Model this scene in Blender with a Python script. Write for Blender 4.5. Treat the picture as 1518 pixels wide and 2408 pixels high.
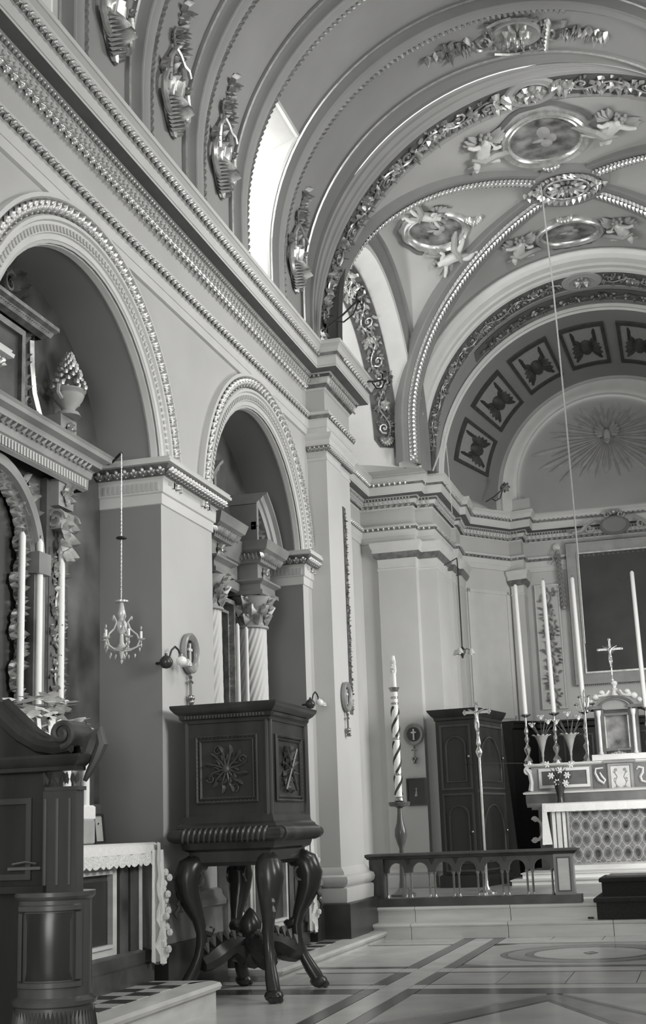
import bpy, math, random
from mathutils import Vector, Matrix
PI = math.pi
R = math.radians
rnd = random.Random(7)
for _o in list(bpy.data.objects):
    bpy.data.objects.remove(_o)
SC = bpy.context.scene
COL = SC.collection

# ------------------------------------------------------------------ camera
cam_d = bpy.data.cameras.new('camera')
cam = bpy.data.objects.new('camera', cam_d)
COL.objects.link(cam)
cam_d.sensor_fit = 'VERTICAL'
cam_d.sensor_height = 36.0
cam_d.lens = 36.0 * 3024.45 / 2408.0
cam_d.shift_x = -(808.158 - 759.0) / 2408.0
cam_d.shift_y = (1282.711 - 1204.0) / 2408.0
cam_d.clip_start = 0.05
cam_d.clip_end = 200
_yaw, _pit, _rol = 0.263193415, 0.216413576, -0.038532056
_f = Vector((-math.sin(_yaw) * math.cos(_pit), math.cos(_yaw) * math.cos(_pit), math.sin(_pit)))
_r = Vector((math.cos(_yaw), math.sin(_yaw), 0))
_u = _r.cross(_f)
_r2 = _r * math.cos(_rol) + _u * math.sin(_rol)
_u2 = _u * math.cos(_rol) - _r * math.sin(_rol)
cam.matrix_world = Matrix(((_r2.x, _u2.x, -_f.x, 1.166), (_r2.y, _u2.y, -_f.y, 0.0), (_r2.z, _u2.z, -_f.z, 1.25), (0, 0, 0, 1)))
SC.camera = cam

# ------------------------------------------------------------------ world, daylight, exposure
W = bpy.data.worlds.new('daylight')
SC.world = W
W.use_nodes = True
W.node_tree.nodes['Background'].inputs[0].default_value = (0.92, 0.92, 0.90, 1)
W.node_tree.nodes['Background'].inputs[1].default_value = 1.6


def area_lamp(name, loc, target, sx, sy, power, spread=180):
    """area lamp for daylight by a window or door, or for added fill"""
    d = bpy.data.lights.new(name, 'AREA')
    d.shape = 'RECTANGLE'
    d.size, d.size_y = sx, sy
    d.energy = power
    d.spread = math.radians(spread)
    d.color = (1, 0.99, 0.97)
    o = bpy.data.objects.new(name, d)
    COL.objects.link(o)
    o.location = loc
    o.rotation_euler = (Vector(target) - Vector(loc)).to_track_quat('-Z', 'Y').to_euler()
    return o


area_lamp('side_door_light', (2.36, 12.9, 3.6), (-2.9, 12.6, 2.4), 1.8, 3.0, 105, 110)
area_lamp('side_chapel_light', (2.36, 7.6, 3.4), (-3.4, 8.0, 2.4), 1.6, 2.4, 65, 75)
area_lamp('chancel_door_light', (3.2, 17.2, 3.2), (-3.0, 19.6, 2.0), 2.2, 3.2, 210, 130)
area_lamp('nave_window_light', (2.40, 12.3, 8.2), (-2.9, 11.2, 6.6), 0.85, 1.4, 110, 120)
area_lamp('nave_window_light', (2.40, 11.9, 8.3), (-0.6, 16.4, 9.9), 0.85, 1.2, 55, 80)  # extra lamp added at this window to brighten the chancel vault
area_lamp('nave_window_light', (2.40, 7.4, 8.2), (-2.6, 7.6, 5.8), 0.85, 1.4, 55, 130)
area_lamp('chancel_window_light', (3.3, 16.6, 7.6), (-2.6, 16.0, 9.0), 1.6, 1.0, 40)
area_lamp('chancel_left_sill_bounce', (-3.78, 16.1, 7.4), (-2.3, 17.0, 9.2), 1.5, 0.6, 65)  # upward lamp added in the recess, standing in for sill bounce
area_lamp('nave_left_window_light', (-3.25, 12.15, 8.1), (1.5, 12.2, 7.0), 0.7, 1.2, 25)
area_lamp('west_fill_light', (-0.3, -2.6, 3.2), (-0.3, 14.0, 1.6), 3.2, 4.5, 150, 120)  # unseen fill added behind the camera for faces turned west
SC.view_settings.view_transform = 'Standard'
SC.view_settings.look = 'None'
SC.view_settings.gamma = 1.0
SC.view_settings.use_curve_mapping = False
SC.view_settings.exposure = 0.0


# ------------------------------------------------------------------ materials (a black and white place: greys only)
def mat(name, v, rough=0.6, metal=0.0, var=0.08, scale=3.0, bump=0.0, v2=None, kind='noise', detail=4.0, stretch=None, emit=0.0, alpha=1.0, trans=0.0):
    m = bpy.data.materials.new(name)
    m.use_nodes = True
    nt = m.node_tree
    b = nt.nodes['Principled BSDF']
    b.inputs['Roughness'].default_value = rough
    b.inputs['Metallic'].default_value = metal
    if trans:
        b.inputs['Transmission Weight'].default_value = trans
        b.inputs['IOR'].default_value = 1.45
    a = v * (1 - var)
    c = v * (1 + var) if v2 is None else v2
    if v2 is not None:
        a = v
    tc = nt.nodes.new('ShaderNodeTexCoord')
    mp = nt.nodes.new('ShaderNodeMapping')
    nt.links.new(tc.outputs['Object'], mp.inputs['Vector'])
    if stretch:
        mp.inputs['Scale'].default_value = stretch
    if kind == 'wave':
        t = nt.nodes.new('ShaderNodeTexWave')
        t.inputs['Scale'].default_value = scale
        t.inputs['Distortion'].default_value = 9.0
        t.inputs['Detail'].default_value = 3.0
        fac = t.outputs['Fac']
    elif kind == 'voronoi':
        t = nt.nodes.new('ShaderNodeTexVoronoi')
        t.inputs['Scale'].default_value = scale
        fac = t.outputs['Distance']
    else:
        t = nt.nodes.new('ShaderNodeTexNoise')
        t.inputs['Scale'].default_value = scale
        t.inputs['Detail'].default_value = detail
        fac = t.outputs['Fac']
    nt.links.new(mp.outputs[0], t.inputs['Vector'])
    cr = nt.nodes.new('ShaderNodeValToRGB')
    cr.color_ramp.elements[0].position = 0.3
    cr.color_ramp.elements[1].position = 0.7
    cr.color_ramp.elements[0].color = (a, a, a * 0.985, 1)
    cr.color_ramp.elements[1].color = (c, c, c * 0.985, 1)
    nt.links.new(fac, cr.inputs[0])
    nt.links.new(cr.outputs[0], b.inputs['Base Color'])
    if bump:
        bp = nt.nodes.new('ShaderNodeBump')
        bp.inputs['Strength'].default_value = bump
        bp.inputs['Distance'].default_value = 0.02
        nt.links.new(fac, bp.inputs['Height'])
        nt.links.new(bp.outputs[0], b.inputs['Normal'])
    if emit:
        b.inputs['Emission Color'].default_value = (1, 1, 0.98, 1)
        b.inputs['Emission Strength'].default_value = emit
    return m


M = {
    'wall': mat('wall_plaster', 0.50, 0.75, var=0.05, scale=1.4),
    'wall_pale': mat('pilaster_plaster', 0.56, 0.7, var=0.05, scale=1.2),  # slightly paler plaster for pilasters and chancel walls
    'mould': mat('moulding_plaster', 0.62, 0.6, var=0.04, scale=4),
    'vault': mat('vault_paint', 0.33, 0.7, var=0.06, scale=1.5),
    'band': mat('painted_band', 0.22, 0.65, var=0.06, scale=3),
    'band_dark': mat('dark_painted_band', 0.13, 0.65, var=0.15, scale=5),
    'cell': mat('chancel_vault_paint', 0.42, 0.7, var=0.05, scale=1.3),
    'gold': mat('old_gilding', 0.44, 0.4, metal=0.75, var=0.3, scale=14, bump=0.15),
    'gold_pale': mat('bright_gilding', 0.62, 0.28, metal=0.7, var=0.2, scale=14),
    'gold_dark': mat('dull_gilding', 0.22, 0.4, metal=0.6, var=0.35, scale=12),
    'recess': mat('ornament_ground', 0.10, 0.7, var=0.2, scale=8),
    'coffer': mat('coffer_ground', 0.30, 0.8, var=0.12, scale=40),
    'dark_paint': mat('dark_paint', 0.045, 0.6, var=0.3, scale=9),
    'stucco': mat('white_stucco', 0.66, 0.55, var=0.08, scale=6),
    'stucco_grey': mat('grey_stucco', 0.36, 0.6, var=0.12, scale=6),
    'wood': mat('dark_wood', 0.036, 0.26, var=0.4, scale=5, stretch=(1, 1, 0.15)),
    'wood_black': mat('black_stained_wood', 0.012, 0.4, var=0.4, scale=5, stretch=(1, 1, 0.15)),
    'wood2': mat('walnut', 0.065, 0.35, var=0.4, scale=5, stretch=(1, 1, 0.15)),
    'wood_door': mat('polished_door_wood', 0.09, 0.22, var=0.35, scale=4, stretch=(1, 1, 0.12)),
    'rail': mat('rail_bronze', 0.07, 0.4, metal=0.2, var=0.25, scale=6),
    'marble': mat('white_marble', 0.60, 0.28, v2=0.80, scale=2.6, detail=9, stretch=(0.5, 1, 3)),
    'marble_grey': mat('grey_marble', 0.20, 0.3, v2=0.32, scale=2.6, detail=9),
    'marble_dark': mat('dark_marble', 0.035, 0.25, v2=0.13, scale=2.2, kind='noise', detail=8),
    'marble_brown': mat('veined_marble', 0.03, 0.3, v2=0.16, scale=2.4, detail=9),
    'reveal': mat('shade_toned_plaster', 0.22, 0.75, var=0.06, scale=1.5),  # plaster darkened to stand for the shade in arch reveals and recess wall
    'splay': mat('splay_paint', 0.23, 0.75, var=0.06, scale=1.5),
    'plinth': mat('black_plinth_marble', 0.03, 0.3, v2=0.06, scale=3, detail=8),
    'cloth': mat('linen', 0.78, 0.85, var=0.05, scale=30),
    'lace': mat('lace', 0.62, 0.85, v2=0.82, scale=70, kind='voronoi'),
    'wax': mat('candle_wax', 0.80, 0.5, var=0.03, scale=3),
    'silver': mat('silver_metal', 0.62, 0.22, metal=0.9, var=0.1, scale=9),
    'brass': mat('dull_brass', 0.34, 0.3, metal=0.85, var=0.2, scale=9),
    'iron': mat('black_iron', 0.03, 0.5, metal=0.3, var=0.2, scale=9),
    'glass': mat('crystal_glass', 0.55, 0.12, var=0.05, scale=9, metal=0.15),
    'bulb': mat('opal_bulb', 0.85, 0.2, var=0.02, scale=3),
    'flower': mat('white_petal', 0.80, 0.6, var=0.06, scale=9),
    'leaf': mat('dark_leaf', 0.10, 0.5, var=0.3, scale=9),
    'carpet': mat('dark_carpet', 0.03, 0.95, var=0.3, scale=60),
    'floor': mat('floor_marble', 0.42, 0.22, v2=0.58, scale=1.7, detail=8),
    'floor_light': mat('light_floor_marble', 0.58, 0.2, v2=0.74, scale=2.2, detail=8),
    'floor_band': mat('dark_floor_band', 0.09, 0.2, v2=0.15, scale=2.0, detail=8),
    'floor_mid': mat('mid_floor_band', 0.24, 0.2, v2=0.34, scale=2.0, detail=8),
    'paper': mat('card_paper', 0.42, 0.8, v2=0.50, scale=60),
    'rope': mat('pale_cord', 0.5, 0.8, var=0.1, scale=40),
}


def painting_mat(name, lo, hi, scale):
    return mat(name, lo, 0.35, v2=hi, scale=scale, detail=3.5)


M['canvas'] = painting_mat('dark_old_canvas', 0.03, 0.06, 1.6)
M['oval_canvas'] = painting_mat('oval_fresco', 0.04, 0.34, 5.0)


def damask():
    m = bpy.data.materials.new('damask_frontal')
    m.use_nodes = True
    nt = m.node_tree
    b = nt.nodes['Principled BSDF']
    b.inputs['Roughness'].default_value = 0.6
    tc = nt.nodes.new('ShaderNodeTexCoord')
    sp = nt.nodes.new('ShaderNodeSeparateXYZ')
    nt.links.new(tc.outputs['Object'], sp.inputs[0])

    def mth(op, a, c=None, k=None):
        n = nt.nodes.new('ShaderNodeMath')
        n.operation = op
        nt.links.new(a, n.inputs[0])
        if c is not None:
            nt.links.new(c, n.inputs[1])
        elif k is not None:
            n.inputs[1].default_value = k
        return n.outputs[0]
    u = mth('ABSOLUTE', mth('SINE', mth('MULTIPLY', sp.outputs['X'], k=21.0)))
    w = mth('ABSOLUTE', mth('SINE', mth('MULTIPLY', sp.outputs['Z'], k=15.0)))
    d = mth('SUBTRACT', mth('ADD', u, w), k=1.0)
    line = mth('LESS_THAN', mth('ABSOLUTE', d), k=0.10)
    blob = mth('GREATER_THAN', mth('ADD', u, w), k=1.62)
    n = nt.nodes.new('ShaderNodeTexNoise')
    n.inputs['Scale'].default_value = 7
    nt.links.new(tc.outputs['Object'], n.inputs['Vector'])
    base = mth('MULTIPLY', n.outputs['Fac'], k=0.38)
    s = mth('ADD', base, mth('MULTIPLY', line, k=0.22))
    s = mth('SUBTRACT', s, mth('MULTIPLY', blob, k=0.10))
    cb = nt.nodes.new('ShaderNodeCombineColor')
    for i in range(3):
        nt.links.new(s, cb.inputs[i])
    nt.links.new(cb.outputs[0], b.inputs['Base Color'])
    return m


M['damask'] = damask()


# ------------------------------------------------------------------ mesh helpers
class MB:
    def __init__(s):
        s.v, s.f = [], []

    def add(s, vs, fs):
        n = len(s.v)
        s.v.extend([tuple(p) for p in vs])
        s.f.extend([tuple(i + n for i in q) for q in fs])
        return s

    def quad(s, a, b, c, d):
        return s.add([a, b, c, d], [(0, 1, 2, 3)])

    def box(s, x0, x1, y0, y1, z0, z1):
        vs = [(x, y, z) for x in (x0, x1) for y in (y0, y1) for z in (z0, z1)]
        return s.add(vs, [(0, 1, 3, 2), (4, 6, 7, 5), (0, 4, 5, 1), (2, 3, 7, 6), (0, 2, 6, 4), (1, 5, 7, 3)])

    def cham(s, x0, x1, y0, y1, z0, z1, c=0.01):
        """box with chamfered vertical and top edges"""
        prof = [(c, z0), (0, z0 + c), (0, z1 - c), (c, z1)]
        rows = []
        for d, z in prof:
            rows.append([(x0 + d, y0 + d, z), (x1 - d, y0 + d, z), (x1 - d, y1 - d, z), (x0 + d, y1 - d, z)])
        return s.loft(rows, True, True)

    def loft(s, rows, closed=False, caps=False):
        n = len(rows[0])
        vs = [p for r in rows for p in r]
        fs = []
        for i in range(len(rows) - 1):
            for j in range(n if closed else n - 1):
                k = (j + 1) % n
                fs.append((i * n + j, i * n + k, (i + 1) * n + k, (i + 1) * n + j))
        if caps:
            fs.append(tuple(reversed(range(n))))
            fs.append(tuple(range((len(rows) - 1) * n, len(rows) * n)))
        return s.add(vs, fs)

    def sweep(s, prof, path, closed=False, caps=True):
        """profile (d, z) along a plan path; d counts to the right of travel; mitred"""
        P = [Vector(p) for p in path]
        n = len(P)
        offs = []
        for i in range(n):
            ds = []
            if closed or i > 0:
                ds.append((P[i] - P[i - 1]).normalized())
            if closed or i < n - 1:
                ds.append((P[(i + 1) % n] - P[i]).normalized())
            ns = [Vector((d.y, -d.x)) for d in ds]
            m = ns[0] if len(ns) == 1 else ns[0] + ns[1]
            if len(ns) == 2:
                m = m / max(0.2, 1 + ns[0].dot(ns[1]))
            offs.append(m)
        rows = [[(p.x + o.x * d, p.y + o.y * d, z) for d, z in prof] for p, o in zip(P, offs)]
        if closed:
            rows.append(rows[0])
        s.loft(rows)
        if caps and not closed:
            k = len(prof)
            s.add(rows[0], [tuple(range(k))])
            s.add(rows[-1], [tuple(reversed(range(k)))])
        return s

    def tube(s, pts, r, n=6, caps=True):
        P = [Vector(p) for p in pts]
        rs = r if isinstance(r, (list, tuple)) else [r] * len(P)
        rows = []
        up = Vector((0, 0, 1))
        a = None
        for i, p in enumerate(P):
            t = (P[min(i + 1, len(P) - 1)] - P[max(i - 1, 0)])
            if t.length < 1e-9:
                t = Vector((0, 0, 1))
            t.normalize()
            if a is None:
                a = t.cross(up)
                if a.length < 1e-3:
                    a = t.cross(Vector((1, 0, 0)))
            a = (a - t * a.dot(t))
            if a.length < 1e-6:
                a = t.cross(Vector((0.3, 1, 0.2)))
            a.normalize()
            b = t.cross(a)
            rows.append([p + (a * math.cos(2 * PI * k / n) + b * math.sin(2 * PI * k / n)) * rs[i] for k in range(n)])
        return s.loft(rows, True, caps)

    def lathe(s, prof, o=(0, 0, 0), n=12, mtx=None, caps=True):
        rows = []
        for r, z in prof:
            row = []
            for k in range(n):
                a = 2 * PI * k / n
                p = Vector((r * math.cos(a), r * math.sin(a), z))
                if mtx is not None:
                    p = mtx @ p
                row.append((p.x + o[0], p.y + o[1], p.z + o[2]))
            rows.append(row)
        return s.loft(rows, True, caps)

    def ball(s, c, r, nu=8, nv=5):
        rx, ry, rz = r if isinstance(r, (tuple, list)) else (r, r, r)
        rows = []
        for i in range(nv + 1):
            a = -PI / 2 + PI * i / nv
            k = max(math.cos(a), 0.02)
            rows.append([(c[0] + rx * k * math.cos(2 * PI * j / nu), c[1] + ry * k * math.sin(2 * PI * j / nu), c[2] + rz * math.sin(a)) for j in range(nu)])
        return s.loft(rows, True, True)

    def build(s, name, m, parent=None, smooth=True, angle=40, **props):
        me = bpy.data.meshes.new(name)
        me.from_pydata([tuple(p) for p in s.v], [], s.f)
        me.validate()
        if isinstance(m, str):
            m = M[m]
        me.materials.append(m)
        if smooth:
            me.shade_smooth()
            me.set_sharp_from_angle(angle=R(angle))
        o = bpy.data.objects.new(name, me)
        COL.objects.link(o)
        if parent is not None:
            o.parent = parent
        for k, v in props.items():
            o[k] = v
        return o


def thing(name, label, cat, loc=(0, 0, 0), rz=0.0, group=None):
    o = bpy.data.objects.new(name, None)
    o.empty_display_size = 0.1
    COL.objects.link(o)
    o.location = loc
    o.rotation_euler = (0, 0, rz)
    o['label'] = label
    o['category'] = cat
    if group:
        o['group'] = group
    return o


def struct(name, label=None):
    o = bpy.data.objects.new(name, None)
    COL.objects.link(o)
    o['kind'] = 'structure'
    if label:
        o['label'] = label
        o['category'] = name.split('_')[0]
    return o


def tag(o, label, cat, group=None):
    o['label'] = label
    o['category'] = cat
    if group:
        o['group'] = group
    return o


def kids(o, table):
    return table.get(o.name, [])


def dup(root, loc=None, rz=None, label=None, group=None):
    """a copy of a thing with copies of its parts and sub-parts"""
    r = root.copy()
    COL.objects.link(r)
    if loc is not None:
        r.location = loc
    if rz is not None:
        r.rotation_euler = (0, 0, rz)
    if label:
        r['label'] = label
    if group:
        r['group'] = group
    for ch in list(root.children):
        c = ch.copy()
        COL.objects.link(c)
        c.parent = r
        for g in list(ch.children):
            d = g.copy()
            COL.objects.link(d)
            d.parent = c
    return r


def arc(xc, zc, r, a):
    return xc + r * math.cos(R(a)), zc + r * math.sin(R(a))


def rings(rs, a0=180, a1=0, n=48, stilt=None):
    """loft through (y, xc, zc, r) rings: arch and vault surfaces whose axis runs along the nave"""
    rows = []
    for i in range(n + 1):
        a = a0 + (a1 - a0) * i / n
        if i == 0 and stilt is not None and a0 == 180:
            rows.append([(xc - r, y, stilt) for y, xc, zc, r in rs])
        rows.append([(xc + r * math.cos(R(a)), y, zc + r * math.sin(R(a))) for y, xc, zc, r in rs])
        if i == n and stilt is not None and a1 == 0:
            rows.append([(xc + r, y, stilt) for y, xc, zc, r in rs])
    return MB().loft(rows)


def side_rings(rs, yc, zc, a0=0, a1=180, n=40, stilt=None):
    """arch in a side wall (axis along x): (x, r) rings"""
    rows = []
    if stilt is not None:
        rows.append([(x, yc + r * math.cos(R(a0)), stilt) for x, r in rs])
    for i in range(n + 1):
        a = R(a0 + (a1 - a0) * i / n)
        rows.append([(x, yc + r * math.cos(a), zc + r * math.sin(a)) for x, r in rs])
    if stilt is not None:
        rows.append([(x, yc + r * math.cos(R(a1)), stilt) for x, r in rs])
    return MB().loft(rows)


# ------------------------------------------------------------------ carved ornament, laid out in (along, across, out) and mapped on a surface
def leaf_shape(mb, f, u, v, ang, L, Wd, H=0.02, curl=0.5):
    """one carved leaf: a keeled blade, 8 triangles"""
    ca, sa = math.cos(ang), math.sin(ang)

    def q(a, b, h):
        return f(u + a * ca - b * sa, v + a * sa + b * ca, h)
    vs = [q(0, 0, H * 0.3), q(L * 0.35, Wd * 0.5, 0.0), q(L * 0.35, -Wd * 0.5, 0.0), q(L * 0.4, 0, H), q(L * 0.75, Wd * 0.32, H * 0.3), q(L * 0.75, -Wd * 0.32, H * 0.3), q(L * 0.8, 0, H * (1 + curl)), q(L, 0, H * 0.5)]
    mb.add(vs, [(0, 3, 1), (0, 2, 3), (1, 3, 6, 4), (2, 5, 6, 3), (4, 6, 7), (5, 7, 6)])


def flower_shape(mb, f, u, v, r, H=0.03, n=6, ph=0.0):
    for k in range(n):
        leaf_shape(mb, f, u, v, ph + 2 * PI * k / n, r, r * 0.85, H)
    bump(mb, f, u, v, r * 0.3, H * 1.3)


def bump(mb, f, u, v, r, H, n=6):
    vs = [f(u + r * math.cos(2 * PI * k / n), v + r * math.sin(2 * PI * k / n), 0) for k in range(n)]
    vs += [f(u + r * 0.7 * math.cos(2 * PI * k / n), v + r * 0.7 * math.sin(2 * PI * k / n), H * 0.75) for k in range(n)]
    vs.append(f(u, v, H))
    fs = [(k, (k + 1) % n, n + (k + 1) % n, n + k) for k in range(n)] + [(n + k, n + (k + 1) % n, 2 * n) for k in range(n)]
    mb.add(vs, fs)


def scroll_shape(mb, f, u, v, r, a0, turns, w, H, sgn=1, n=14):
    pts, rs = [], []
    for i in range(n + 1):
        t = i / n
        rr = r * (1 - 0.85 * t)
        a = a0 + sgn * turns * 2 * PI * t
        pts.append(f(u + rr * math.cos(a), v + rr * math.sin(a), H * 0.6))
        rs.append(w * (1 - 0.5 * t))
    mb.tube(pts, rs, 5)


def stroke(mb, f, uv, w, H, n=5):
    mb.tube([f(a, b, H) for a, b in uv], w, n)


def frieze_scroll(mb, f, L, Wd, pitch=None, H=0.03, seed=1, dense=16):
    """running foliage: waving stem, leaves, buds and flowers filling a strip of length L and width Wd"""
    rr = random.Random(seed)
    pitch = pitch or Wd * 1.5
    n = max(1, int(round(L / pitch)))
    p = L / n
    stem = []
    for i in range(n * 8 + 1):
        u = i * p / 8
        stem.append((u, 0.22 * Wd * math.sin(2 * PI * u / (2 * p))))
    stroke(mb, f, stem, Wd * 0.035, H * 0.5, 4)
    for k in range(n):
        u0 = (k + 0.5) * p
        s = 1 if k % 2 == 0 else -1
        vv = 0.2 * Wd * s
        if k % 3 == 1:
            flower_shape(mb, f, u0, -vv * 0.4, Wd * 0.3, H, 6, rr.random())
        else:
            scroll_shape(mb, f, u0, -vv * 0.5, Wd * 0.26, rr.random() * 6, 1.3, Wd * 0.05, H, s, 10)
            bump(mb, f, u0, -vv * 0.5, Wd * 0.08, H)
        for j in range(dense):
            a = rr.random() * 2 * PI
            d = Wd * (0.18 + 0.30 * rr.random())
            du = d * math.cos(a) * 1.5
            dv = d * math.sin(a)
            if abs(dv) < 0.46 * Wd:
                leaf_shape(mb, f, u0 + du * 0.8, dv * 0.8, a + rr.uniform(-0.7, 0.7), Wd * rr.uniform(0.18, 0.3), Wd * rr.uniform(0.1, 0.17), H * rr.uniform(0.7, 1.3))
        for j in range(4):
            bump(mb, f, u0 + rr.uniform(-0.5, 0.5) * p, rr.uniform(-0.4, 0.4) * Wd, Wd * 0.05, H * 0.9)

# ================================================================== THE SETTING
XW, XP = -2.97, -2.74          # nave wall, face of the chancel pier
ARCHES = [(4.23, 1.40), (8.18, 1.40), (12.13, 1.40)]
ZS = 4.10                       # springing of the chapel arches
XB = -3.52                      # back of the chapels

# ---- floor
floor = struct('floor')
MB().box(-6, 6, -4, 26, -0.3, -0.012).build('sub_floor', 'floor_mid', floor)


def slab(x0, x1, y0, y1, m, name='slab', g=0.004):
    MB().box(x0 + g, x1 - g, y0 + g, y1 - g, -0.012, 0.0).build(name, m, floor)


def mirror_slab(x0, x1, y0, y1, m):
    slab(x0, x1, y0, y1, m)
    slab(-0.10 - x1, -0.10 - x0, y0, y1, m)


YB = [(6.6, 6.7, 6.93, 7.27), (10.04, 10.38, 10.60, 10.66), (11.44, 11.52, 11.80, 11.97)]
# cross bands over the whole width
for y0, y1, m in ((6.36, 6.66, 'floor_band'), (6.66, 6.88, 'floor_light'), (10.04, 10.37, 'floor_band'), (10.37, 10.60, 'floor_light'), (10.60, 10.66, 'floor_band'),
                  (11.44, 11.51, 'floor_band'), (11.51, 11.80, 'floor_light'), (11.80, 11.97, 'floor_band'), (14.02, 14.12, 'floor_band'), (14.12, 14.34, 'floor_light')):
    for x0, x1 in ((-4.4, -1.60), (-1.13, 1.03), (1.50, 3.4)):
        slab(x0, x1, y0, y1, m, 'band_slab')
# long bands beside the middle aisle
for s in (-1, 1):
    for a, b, m in ((1.55, 1.42, 'floor_band'), (1.42, 1.20, 'floor_light'), (1.20, 1.08, 'floor_band')):
        x0, x1 = sorted((-0.05 + s * a, -0.05 + s * b))
        ys = [0.0, 6.36, 6.88, 10.04, 10.37, 10.60, 11.51, 11.80, 14.02, 14.75]
        for y0, y1 in zip(ys[:-1], ys[1:]):
            slab(x0, x1, y0, y1, 'floor_light' if y1 - y0 < 0.31 and m != 'floor_light' else m, 'band_slab')
# side fields
for y0, y1 in ((0.0, 1.6), (1.6, 3.2), (3.2, 4.8), (4.8, 6.36)):
    for x0, x1 in ((-4.4, -3.0), (-3.0, -1.60), (1.50, 2.9)):
        slab(x0, x1, y0, y1, 'floor')
for y0, y1 in ((6.88, 8.46), (8.46, 10.04)):
    slab(-3.0, -1.60, y0, y1, 'floor_light')
    slab(1.50, 2.9, y0, y1, 'floor_light')
for x0, x1 in ((-3.0, -2.3), (-2.3, -1.60), (1.50, 2.2), (2.2, 2.9)):
    slab(x0, x1, 10.66, 11.44, 'floor')
    slab(x0, x1, 11.97, 13.0, 'floor_light')
    slab(x0, x1, 13.0, 14.02, 'floor_light')
    slab(x0, x1, 14.34, 14.78, 'floor_light')
for x0, x1 in ((-1.13, -0.6), (-0.6, -0.05), (-0.05, 0.5), (0.5, 1.03)):
    slab(x0, x1, 10.66, 11.44, 'floor')
    slab(x0, x1, 14.34, 14.78, 'floor_light')
for y0, y1 in ((0.0, 3.2), (3.2, 6.36)):
    slab(-1.13, -0.05, y0, y1, 'floor')
    slab(-0.05, 1.03, y0, y1, 'floor')


def flat(poly, m, name='slab', z=0.0, parent=None):
    n = len(poly)
    vs = [(x, y, z - 0.012) for x, y in poly] + [(x, y, z) for x, y in poly]
    fs = [tuple(range(n, 2 * n))] + [(i, (i + 1) % n, n + (i + 1) % n, n + i) for i in range(n)]
    return MB().add(vs, fs).build(name, m, parent or floor, smooth=False)


def rhomb(cx, cy, a, b):
    return [(cx - a, cy), (cx, cy - b), (cx + a, cy), (cx, cy + b)]


def ring_poly(outer, inner, m, name):
    n = len(outer)
    for i in range(n):
        j = (i + 1) % n
        flat([outer[i], outer[j], inner[j], inner[i]], m, name)


# the rhombus field in front, its corner triangles, and the round field beyond
cx, cy = -0.06, 8.46
RA, RB = 0.57, 1.16
ring_poly(rhomb(cx, cy, RA + 0.05, RB + 0.1), rhomb(cx, cy, RA, RB), 'floor_band', 'rhombus_edge')
flat(rhomb(cx, cy, RA - 0.004, RB - 0.008), 'floor_light', 'rhombus_slab')
ring_poly(rhomb(cx, cy, RA + 0.33, RB + 0.42), rhomb(cx, cy, RA + 0.055, RB + 0.11), 'floor_mid', 'rhombus_border')
for sx in (-1, 1):
    for sy in (-1, 1):
        xo = cx + sx * 1.07
        yo = cy + sy * 1.575
        flat([(xo, yo), (cx + sx * 0.06, yo), (xo, cy + sy * 0.10)][::sx * sy], 'floor', 'corner_slab')
cc = (-0.05, 13.0)
circ = lambda r, n=28: [(cc[0] + r * math.cos(2 * PI * k / n), cc[1] + r * math.sin(2 * PI * k / n)) for k in range(n)]
ring_poly(circ(0.62), circ(0.55), 'floor_band', 'round_edge')
flat(circ(0.545), 'floor_light', 'round_slab')
flat([(cc[0] + x, cc[1] + y) for x, y in rhomb(0.0, 0.0, 0.07, 0.14)], 'floor_band', 'grave_ring', z=0.004)
ring_poly(circ(0.80), circ(0.625), 'floor_mid', 'round_border')
ring_poly(circ(0.86), circ(0.805), 'floor_band', 'round_edge')
sq = []
for k in range(28):
    a = 2 * PI * k / 28
    m_ = max(abs(math.cos(a)) / 1.07, abs(math.sin(a)) / 1.02)
    sq.append((cc[0] + math.cos(a) / m_, cc[1] + math.sin(a) / m_))
ring_poly(sq, circ(0.865), 'floor', 'round_corner_slab')

# ---- chancel steps and presbytery floor
steps = struct('trim_1')
for k, (y, z) in enumerate(((14.78, 0.17), (15.02, 0.34))):
    xs = [-3.4, -2.2, -1.1, 0.05, 1.2, 2.4, 3.4]
    for x0, x1 in zip(xs[:-1], xs[1:]):
        prof = [(0.0, z - 0.17), (0.0, z - 0.045), (0.012, z - 0.042), (0.03, z - 0.035), (0.035, z - 0.02), (0.028, z - 0.004), (0.0, z), (-0.34 if k == 0 else -1.1, z)]
        MB().sweep(prof, [(x0 + 0.003, y), (x1 - 0.003, y)]).build('step_block', 'marble', steps)
MB().box(-4, 4, 15.9, 24, 0.0, 0.335).build('presbytery_floor', 'marble_grey', floor)

# ---- left nave wall with its chapel arches
wall = struct('wall_left')


def arched_wall(x, ya, yb, z0, z1, arches, zs, m, name, parent, N=24):
    mb = MB()
    y = ya
    for yc, r in arches:
        mb.quad((x, y, z0), (x, yc - r, z0), (x, yc - r, z1), (x, y, z1))
        for i in range(N):
            a, b = PI - PI * i / N, PI - PI * (i + 1) / N
            mb.quad((x, yc + r * math.cos(a), zs + r * math.sin(a)), (x, yc + r * math.cos(b), zs + r * math.sin(b)), (x, yc + r * math.cos(b), z1), (x, yc + r * math.cos(a), z1))
        y = yc + r
    mb.quad((x, y, z0), (x, yb, z0), (x, yb, z1), (x, y, z1))
    return mb.build(name, m, parent, smooth=False)


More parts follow.
